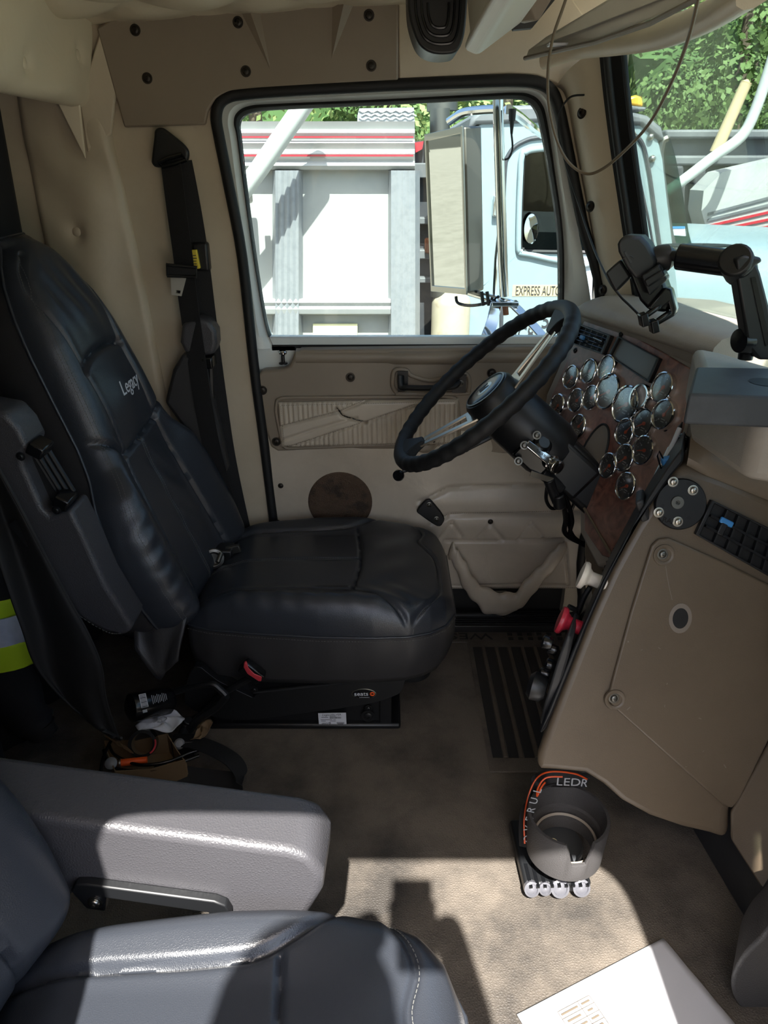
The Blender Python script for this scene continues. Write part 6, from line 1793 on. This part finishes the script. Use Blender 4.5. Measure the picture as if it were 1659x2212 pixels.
m = MB(); m.box(G(1222, 1868, 0.050), (0.030, 0.040, 0.014), (hd_, hn_, V((0, 0, 1)))); m.build('hinge_block', 'seat_steel', hlp, bevel=0.003)
sp3 = spline([P(1134, 1830, 0.985), P(1133, 1778, 1.01), P(1142, 1728, 1.03), P(1160, 1690, 1.05), P(1190, 1676, 1.04), P(1240, 1680, 1.04), P(1268, 1692, 1.04)], 8)
m = MB(); m.ribbon(sp3, (0.25, 0.3, 0.9), 0.026, 0.002); stp = m.build('strap', 'webbing', hlp, smooth=60)
m = MB(); m.tube([p + V((-0.002, -0.003, 0.013)) for p in sp3], 0.0016, 6); m.tube(spline([P(1178, 1690, 1.02), P(1170, 1700, 1.02), P(1160, 1720, 1.015), P(1163, 1700, 1.015), P(1180, 1680, 1.02), P(1215, 1678, 1.02)], 6), 0.0016, 6); m.build('strap_piping', 'orange', stp)
m = MB()
i = 8
for chx, (u, v) in zip('OVERUL', ((1136, 1812), (1137, 1790), (1140, 1770), (1144, 1750), (1150, 1730), (1158, 1708))):
    p = P(u + 4, v, 0.985)
    m.text(chx, p, V((0.2, 0.1, 0.9)), V((-0.9, 0.1, 0.2)), 0.020, 0.0003)
m.build('strap_lettering', 'grey_ink', stp)
m = MB()
m.text('LED', P(1228, 1690, 1.01), V((1, 0, -0.05)), (0, 0.2, 1), 0.022, 0.0003, sx=1.2); m.text('R', P(1262, 1692, 1.01), V((1, 0, -0.15)), (0, 0.2, 1), 0.022, 0.0003)
m.build('strap_lettering', 'grey_ink', stp)

# sheet of paper on the floor
pa = thing('paper_sheet', 'white sheet of paper with a small printed table lying on the floor in the sun', 'paper', G(1350, 2130, 0.003))
A_, B_, C_ = G(1116, 2194, 0.003), G(1432, 2029, 0.003), G(1600, 2230, 0.003)
D_ = A_ + (C_ - B_)
rows = []
for i in range(25):
    r = []
    for j in range(25):
        p = lerp(lerp(A_, B_, i / 24), lerp(D_, C_, i / 24), j / 24)
        r.append(p + V((0, 0, 0.0012 + 0.0010 * math.sin(i * 0.55 + j * 0.3) * math.sin(j * 0.41) + 0.0022)))
    rows.append(r)
m = MB(); m.grid(rows); o_ = m.build('sheet', 'paper', pa, smooth=80)
o_.modifiers.new('thick', 'SOLIDIFY').thickness = 0.0006
ex_ = (B_ - A_).normalized(); ey_ = (A_ - D_).normalized()
m = MB()
t0 = G(1205, 2186, 0.0088)
def tb(x, y): return t0 + ex_ * x - ey_ * y
W_, H_ = 0.062, 0.10
for k in range(9): m.box(tb(W_ / 2, k * H_ / 8), (W_, 0.0006, 0.0003), (ex_, ey_, V((0, 0, 1))))
for x in (0, W_ * 0.62, W_): m.box(tb(x, H_ / 2), (0.0006, H_, 0.0003), (ex_, ey_, V((0, 0, 1))))
rnd = random.Random(2)
for k in range(8):
    for x, w_ in ((W_ * .3, rnd.uniform(.4, .52) * W_), (W_ * .8, rnd.uniform(.15, .26) * W_)):
        m.box(tb(x, (k + .5) * H_ / 8), (w_, 0.0028, 0.0003), (ex_, ey_, V((0, 0, 1))))
m.build('printed_table', 'faint_ink', pa)

# ribbed rubber mat in the driver's footwell
fm = thing('floor_mat', 'moulded black rubber mat with raised ribs in front of the driver seat', 'floor mat', V((0.37, 1.5, 0)))
m = MB(); m.prism([V((0.235, 1.245, 0.0)), V((0.62, 1.245, 0.0)), V((0.62, 1.79, 0.0)), V((0.15, 1.79, 0.0)), V((0.15, 1.74, 0.0)), V((0.235, 1.74, 0))], (0, 0, 0.004)); m.build('mat', 'floor_rubber', fm, bevel=0.002)
for k in range(8):
    x = 0.246 + k * 0.036
    m = MB(); m.box((x + 0.0125, 1.50, 0.0045), (0.023, 0.425, 0.003)); m.build('groove', 'groove_rubber', fm)
    m = MB(); m.box((x + 0.030, 1.50, 0.0060), (0.009, 0.425, 0.005)); m.build('rib', 'rib_rubber', fm, bevel=0.0015)
m = MB(); m.text('WES', (0.246, 1.768, 0.0045), (-1, 0, 0), (0, -1, 0), 0.042, 0.001, sx=1.5); m.build('raised_lettering', 'groove_rubber', fm)
m = MB()
for k in range(9):
    for j in range(2): m.box((0.36 + k * 0.028, 1.755 + j * 0.022, 0.005), (0.014, 0.011, 0.003))
m.build('studs', 'groove_rubber', fm)

# curtain, cover and jacket behind the driver's seat
m = MB()
rows = []
for i in range(40):
    t = i / 39
    y = 1.05 + 0.72 * t
    x = -0.82 + 0.018 * math.sin(t * 34) - 0.03 * (1 - t)
    rows.append([(x + 0.006 * math.sin(t * 34 + z * 4), y, 0.02 + 1.40 * k / 20) for k, z in enumerate(np.linspace(0, 1, 21))])
m.grid(rows)
o_ = m.build('curtain', 'black_cloth', smooth=80); o_.modifiers.new('thick', 'SOLIDIFY').thickness = 0.003
tag(o_, 'black sleeper curtain hanging in folds behind the driver seat', 'curtain')
# draped black cover beside the seat
cv_top = [P(-60, 960, 1.16), P(20, 1010, 1.17), P(70, 1060, 1.18)]
rows = []
L_px = [(-70, 960), (-50, 1080), (-6, 1210), (26, 1305), (48, 1365), (66, 1420), (96, 1470), (160, 1535), (240, 1592)]
R_px = [(-10, 1000), (40, 1090), (92, 1190), (145, 1290), (190, 1370), (218, 1440), (228, 1510), (254, 1590), (262, 1594)]
for i, (l, r) in enumerate(zip(spline([(a, b, 0) for a, b in L_px], 5), spline([(a, b, 0) for a, b in R_px], 5))):
    yy = 1.195 - 0.0004 * i
    rr = []
    for k in range(15):
        t = k / 14
        rr.append(P(lerp(l.x, r.x, t), lerp(l.y, r.y, t), yy + 0.02 * math.sin(t * 3.0) - 0.012 * math.sin(t * 7 + i * 0.12)))
    rows.append(rr)
m = MB(); m.grid(rows); dc = thing('draped_cover', 'black vinyl cover draped down beside the driver seat backrest', 'cover', P(150, 1500, 1.2))
o_ = m.build('cover', 'drape', dc, smooth=80); o_.modifiers.new('thick', 'SOLIDIFY').thickness = 0.004
m = MB(); m.tube([r[-1] for r in rows], 0.003, 8); m.build('hem', 'drape', dc)
m = MB(); m.prism([P(u, v, 1.196) for u, v in ((18, 1135), (34, 1122), (74, 1166), (58, 1182))], (0, 0.003, 0)); m.build('stitched_patch', 'black_plastic', dc)
# jacket
jk = thing('work_jacket', 'black work jacket with a lime and silver reflective band hanging at the far left', 'jacket', P(40, 1600, 1.10))
def sleeve(pxs, widths, y, depth, mt, name, par, wob=0.006):
    rows = []
    pts = spline([(a, b, 0) for a, b in pxs], 6)
    ws = np.interp(np.linspace(0, 1, len(pts)), np.linspace(0, 1, len(widths)), widths)
    for i, p in enumerate(pts):
        c = P(p.x, p.y, y)
        t = (P(pts[min(i + 1, len(pts) - 1)].x, pts[min(i + 1, len(pts) - 1)].y, y) - P(pts[max(i - 1, 0)].x, pts[max(i - 1, 0)].y, y)).normalized()
        s_ = V((t.z, 0, -t.x))
        rows.append([c + s_ * (math.cos(2 * math.pi * k / 20) * (ws[i] + wob * math.sin(i * 0.9 + k))) + V((0, 1, 0)) * (math.sin(2 * math.pi * k / 20) * depth) for k in range(20)])
    m = MB(); vv = m.grid(rows, False, True); m.bm.faces.new(list(reversed(vv[0]))); m.bm.faces.new(vv[-1])
    return m.build(name, mt, par, smooth=80)
jb = sleeve(((-70, 1180), (-46, 1290), (-22, 1390), (14, 1470), (56, 1540), (82, 1568)), [0.065, 0.085, 0.083, 0.066, 0.052, 0.045], 1.30, 0.035, 'black_cloth', 'sleeve', jk)
sleeve(((81, 1566), (94, 1586)), [0.040, 0.033], 1.30, 0.028, 'drape', 'cuff', jb, 0.002)
for (pxs, mt, nm) in ((((-48, 1284), (-40, 1318)), 'hivis', 'lime_band'), (((-39, 1320), (-24, 1380)), 'reflective', 'silver_band'), (((-23, 1382), (-5, 1432)), 'hivis', 'lime_band')):
    sleeve(pxs, [0.0885, 0.0875], 1.299, 0.039, mt, nm, jb, 0.0035)

# clutter on the floor behind the driver's seat
bt_ = thing('spray_can', 'black can with a white barcode lying on the clutter behind the driver seat', 'can', G(320, 1530, 0.05))
q0, q1 = G(288, 1528, 0.14), G(362, 1512, 0.12)
ax_ = (q1 - q0).normalized()
m = MB(); m.lathe([(0.020, -0.012), (0.031, -0.006), (0.032, 0.0), (0.032, (q1 - q0).length), (0.024, (q1 - q0).length + 0.01), (0.0001, (q1 - q0).length + 0.012)], q0, ax_, 30); m.build('can', 'black_gloss', bt_, smooth=45)
lf = (V((0, -0.72, 0.69)) - ax_ * V((0, -0.72, 0.69)).dot(ax_)).normalized(); lu = lf.cross(ax_)
if lu.z < 0: lu = -lu
q_ = q0 + lf * 0.0324
m = MB(); m.box(q_ + ax_ * 0.012 + lu * 0.004, (0.016, 0.030, 0.0008), (ax_, lu, lf)); lbm = m.build('barcode_label', 'paper', bt_)
m = MB()
for k in range(9): m.box(q_ + ax_ * 0.012 + lu * (0.004 - 0.013 + k * 0.0032) + lf * 0.0006, (0.013, 0.0012 if k % 3 else 0.002, 0.0003), (ax_, lu, lf))
m.build('barcode', 'ink', lbm)
m = MB()
for k in range(9):
    m.box(q_ + ax_ * (0.032 + 0.004 * k) + lu * 0.002 + lf * 0.0003, (0.0014, 0.020 - (k % 3) * 0.003, 0.0003), (ax_, lu, lf))
m.box(q_ + ax_ * 0.010 - lu * 0.019, (0.010, 0.006, 0.0005), (ax_, lu, lf)); m.build('small_print', 'grey_ink', bt_)
def sheet(name, px, z, mt, parent, amp=0.004):
    pts = [G(u, v, z) for u, v in px]
    c = sum(pts, V()) / len(pts)
    m = MB(); rows = []
    lp = resample(pts, 40)
    for k in range(7):
        rows.append([lerp(p, c, k / 6.2) + V((0, 0, amp * math.sin(i * 0.6 + k))) for i, p in enumerate(lp)])
    vv = m.grid(rows, False, True); m.bm.faces.new(vv[-1])
    o = m.build(name, mt, parent, smooth=70)
    o.modifiers.new('thick', 'SOLIDIFY').thickness = 0.001
    return o
cb = thing('cardboard_box', 'torn brown cardboard box among the clutter behind the driver seat', 'box', G(320, 1640, 0.0))
c4 = [G(225, 1600, 0.06), G(360, 1585, 0.06), G(400, 1640, 0.06), G(250, 1665, 0.06)]
base4 = [V((p.x, p.y, 0.003)) for p in c4]
m = MB()
for k in range(4):
    a, b = base4[k], base4[(k + 1) % 4]; a2, b2 = c4[k], c4[(k + 1) % 4]
    n_ = V((0, 0, 1)).cross((b - a).normalized()) * 0.002
    m.prism([a, b, lerp(b2, b, 0.2 * (k % 2)), lerp(a2, b2, 0.5) + V((0, 0, -0.01)), a2], n_)
m.prism([p for p in base4], (0, 0, 0.002)); m.build('walls', 'cardboard', cb)
sheet('torn_flap', ((408, 1560), (455, 1548), (460, 1565), (432, 1600), (410, 1598), (436, 1568)), 0.06, 'cardboard', cb, 0.006)
sheet('torn_flap', ((226, 1576), (250, 1592), (268, 1618), (290, 1626), (250, 1606), (226, 1590)), 0.07, 'cardboard', cb, 0.004)
pp = thing('crumpled_paper', 'crumpled white packing paper under the black can behind the driver seat', 'paper', G(345, 1560, 0.08))
sheet('sheet', ((292, 1568), (320, 1552), (348, 1536), (380, 1536), (400, 1548), (392, 1566), (372, 1578), (330, 1578), (300, 1574)), 0.085, 'paper', pp, 0.006)
m = MB(); m.tube(spline([G(338, 1556, 0.094), G(352, 1548, 0.094), G(360, 1552, 0.094), G(350, 1560, 0.094), G(340, 1560, 0.094)], 4), 0.001, 5); m.build('printed_logo', 'grey_ink', pp)
rl = thing('tape_roll', 'cut black and red cardboard roll among the clutter below the crumpled paper', 'roll', G(310, 1605, 0.04))
m = MB(); m.lathe([(0.030, -0.02), (0.030, 0.02), (0.023, 0.02), (0.023, -0.02), (0.030, -0.02)], G(310, 1605, 0.06), (0.15, -0.75, 0.55), 34, cap=False); m.build('roll', 'black_gloss', rl, smooth=45)
m = MB(); m.lathe([(0.0228, -0.019), (0.0228, 0.019)], G(310, 1605, 0.06), (0.15, -0.75, 0.55), 34, cap=False); m.build('core', 'cardboard', rl, smooth=45)
m = MB(); m.tube([G(310 + 26 * math.cos(a), 1605 + 26 * math.sin(a), 0.075) for a in np.linspace(-1.4, 1.0, 14)], 0.002, 6); m.build('red_edge', 'red_button', rl)
sdv = thing('screwdriver', 'orange-handled tool with a grey round end on the floor behind the driver seat', 'tool', G(270, 1645, 0.01))
a, b = G(262, 1648, 0.05), G(318, 1641, 0.05)
m = MB(); m.cyl(a, b, 0.008, 0.007); m.build('handle', 'orange', sdv, smooth=40)
m = MB(); m.cyl(lerp(a, b, -0.06), lerp(a, b, 0.0), 0.0095, 0.009); m.build('collar', 'dull_metal', sdv)
m = MB(); m.lathe([(0.012, -0.004), (0.013, 0.002), (0.009, 0.005), (0.0001, 0.006)], G(240, 1649, 0.055), (0.1, -0.6, 0.8), 24); m.build('end_cap', 'grey_cap', sdv)
an_ = thing('belt_anchor', 'black buckle stalk with a round grey bolt at the rear corner of the seat base', 'belt anchor', G(390, 1605, 0.0))
m = MB(); m.lathe([(0.011, -0.004), (0.012, 0.003), (0.008, 0.007), (0.0001, 0.008)], G(388, 1607, 0.05), (0.1, -0.7, 0.7), 24); m.build('bolt', 'grey_cap', an_)
m = MB(); m.tube([G(388, 1607, 0.04), G(402, 1570, 0.05), G(408, 1556, 0.07)], 0.012, 10); m.box(G(398, 1612, 0.03), (0.05, 0.03, 0.05)); m.build('stalk', 'black_plastic', an_, bevel=0.004)
stz = thing('loose_strap', 'dark blue-black webbing strap folded on the floor behind the driver seat', 'strap', G(470, 1660, 0.0))
pth = spline([G(405, 1602, 0.05), G(430, 1606, 0.055), G(470, 1622, 0.06), G(505, 1645, 0.055), G(520, 1672, 0.04), G(512, 1692, 0.02), G(480, 1690, 0.012), G(400, 1680, 0.010), G(330, 1672, 0.012)], 8)
m = MB(); m.ribbon(pth, [V((0.25, 0.85, -0.2)) if i < 36 else V((0.1, 0.6, 0.6)) for i in range(len(pth))], 0.048, 0.002); m.build('webbing', 'webbing', stz, smooth=70)
for k, px in enumerate((((224, 1620), (232, 1645), (260, 1662), (320, 1664), (380, 1650), (430, 1632)), ((236, 1610), (250, 1632), (300, 1652), (360, 1646), (410, 1626), (440, 1618)), ((215, 1690), (222, 1640), (240, 1600), (250, 1590)))):
    m = MB(); m.tube(spline([G(u, v, 0.045 + 0.006 * k) for u, v in px], 8), 0.0035, 8)
    tag(m.build('loose_cable', 'black_gloss', smooth=60), ('black cable curling under the orange tool behind the driver seat', 'black cable crossing above the orange tool behind the driver seat', 'black cable standing up at the left of the clutter behind the driver seat')[k], 'cable', 'cables behind the driver seat')
# ---------------------------------------------------------------- the person taking the picture, standing on the step behind the lens
ps_ = thing('person', 'person standing on the step outside the open passenger door, holding up a phone', 'person', V((-0.08, -0.42, -0.72)))
def skinned(name, verts, edges, radii, mt, parent, root=0):
    me = bpy.data.meshes.new(name)
    base = WM[parent.name]
    me.from_pydata([V(v) - base for v in verts], edges, [])
    me.materials.append(MATS[mt])
    o = bpy.data.objects.new(name, me); col.objects.link(o); o.parent = parent; WM[o.name] = base
    o.modifiers.new('skin', 'SKIN')
    if not me.skin_vertices: me.attributes.new('x', 'FLOAT', 'POINT')
    for i, sv in enumerate(me.skin_vertices[0].data):
        r = radii[i]
        sv.radius = r if isinstance(r, tuple) else (r, r)
        sv.use_root = (i == root)
    sb_ = o.modifiers.new('sub', 'SUBSURF'); sb_.levels = 2; sb_.render_levels = 2
    for p in me.polygons: p.use_smooth = True
    return o
Bv = [(-.08, -.42, .62), (-.08, -.42, .85), (-.08, -.41, 1.05), (-.08, -.40, 1.20), (-.08, -.39, 1.29), (-.08, -.37, 1.36), (-.08, -.34, 1.44), (-.08, -.33, 1.54),
      (-.26, -.38, 1.22), (-.33, -.26, 1.00), (-.17, -.14, 1.20), (-.06, -.09, 1.34), (0.0, -.08, 1.37),
      (.10, -.38, 1.22), (.15, -.26, 1.04), (.14, -.14, 1.22), (.115, -.09, 1.35), (.10, -.08, 1.38),
      (-.17, -.42, .55), (-.18, -.40, .20), (-.19, -.43, -.15), (-.20, -.46, -.58), (-.20, -.36, -.67),
      (.01, -.42, .55), (.02, -.40, .20), (.03, -.43, -.15), (.04, -.46, -.58), (.04, -.36, -.67)]
Be = [(0, 1), (1, 2), (2, 3), (3, 4), (4, 5), (5, 6), (6, 7), (3, 8), (8, 9), (9, 10), (10, 11), (11, 12), (3, 13), (13, 14), (14, 15), (15, 16), (16, 17), (0, 18), (18, 19), (19, 20), (20, 21), (21, 22), (0, 23), (23, 24), (24, 25), (25, 26), (26, 27)]
Br = [.14, .13, .14, .13, .07, .055, .095, .085, .055, .042, .036, .030, .036, .055, .042, .036, .030, .036, .085, .065, .052, .04, .045, .085, .065, .052, .04, .045]
skinned('body', Bv, Be, Br, 'skin', ps_)
idx = [0, 1, 2, 3, 4, 8, 9, 10, 13, 14, 15]
mp = {k: i for i, k in enumerate(idx)}
skinned('shirt', [Bv[k] for k in idx], [(mp[a], mp[b]) for a, b in Be if a in mp and b in mp], [Br[k] * 1.12 + .008 for k in idx], 'shirt', ps_)
idx = [0, 18, 19, 20, 21, 23, 24, 25, 26]
mp = {k: i for i, k in enumerate(idx)}
skinned('trousers', [Bv[k] for k in idx], [(mp[a], mp[b]) for a, b in Be if a in mp and b in mp], [Br[k] * 1.12 + .010 for k in idx], 'trousers', ps_)
# fingers closed on the phone, each its own short chain
def fingers(cx, sgn):
    for k in range(4):
        z = 1.425 - 0.021 * k
        L = (0.050, 0.055, 0.052, 0.042)[k]
        skinned('finger', [(cx, -.085, z - .01), (cx + sgn * L * .45, -.066, z), (cx + sgn * L * .85, -.064, z + .002), (cx + sgn * L * 0.98, -.074, z + .002)], [(0, 1), (1, 2), (2, 3)], [.010, .0095, .0085, .0075], 'skin', ps_)
    skinned('thumb', [(cx, -.09, 1.365), (cx + sgn * .022, -.110, 1.385), (cx + sgn * .045, -.108, 1.402)], [(0, 1), (1, 2)], [.0115, .0105, .009], 'skin', ps_)
fingers(.008, 1); fingers(.095, -1)
m = MB(); m.ball((-.08, -.345, 1.575), 0.105, 20, 14, (0.92, 1.0, 0.85)); m.build('hair', 'bark', ps_, smooth=80)
phn = thing('phone', 'black phone held up in both hands outside the passenger door', 'phone', V((0.03, -.085, 1.30)))
m = MB(); m.box((0.052, -.085, 1.395), (0.076, 0.009, 0.155), (V((1, 0, 0)), V((0, .94, -.34)), V((0, .34, .94)))); m.build('phone_body', 'black_gloss', phn, bevel=0.004, seg=3)
stp_ = thing('cab_step', 'grey metal step below the passenger door', 'step', V((0, -.42, GZ)))
m = MB(); m.box((-0.08, -.42, -0.745), (0.8, 0.34, 0.05)); m.build('tread', 'dull_metal', stp_, bevel=0.006)
for x in (-0.44, 0.28):
    m = MB(); m.box((x, -.42, (GZ - 0.77) / 2), (0.04, 0.30, abs(GZ + 0.77))); m.build('bracket', 'dull_metal', stp_, bevel=0.004)
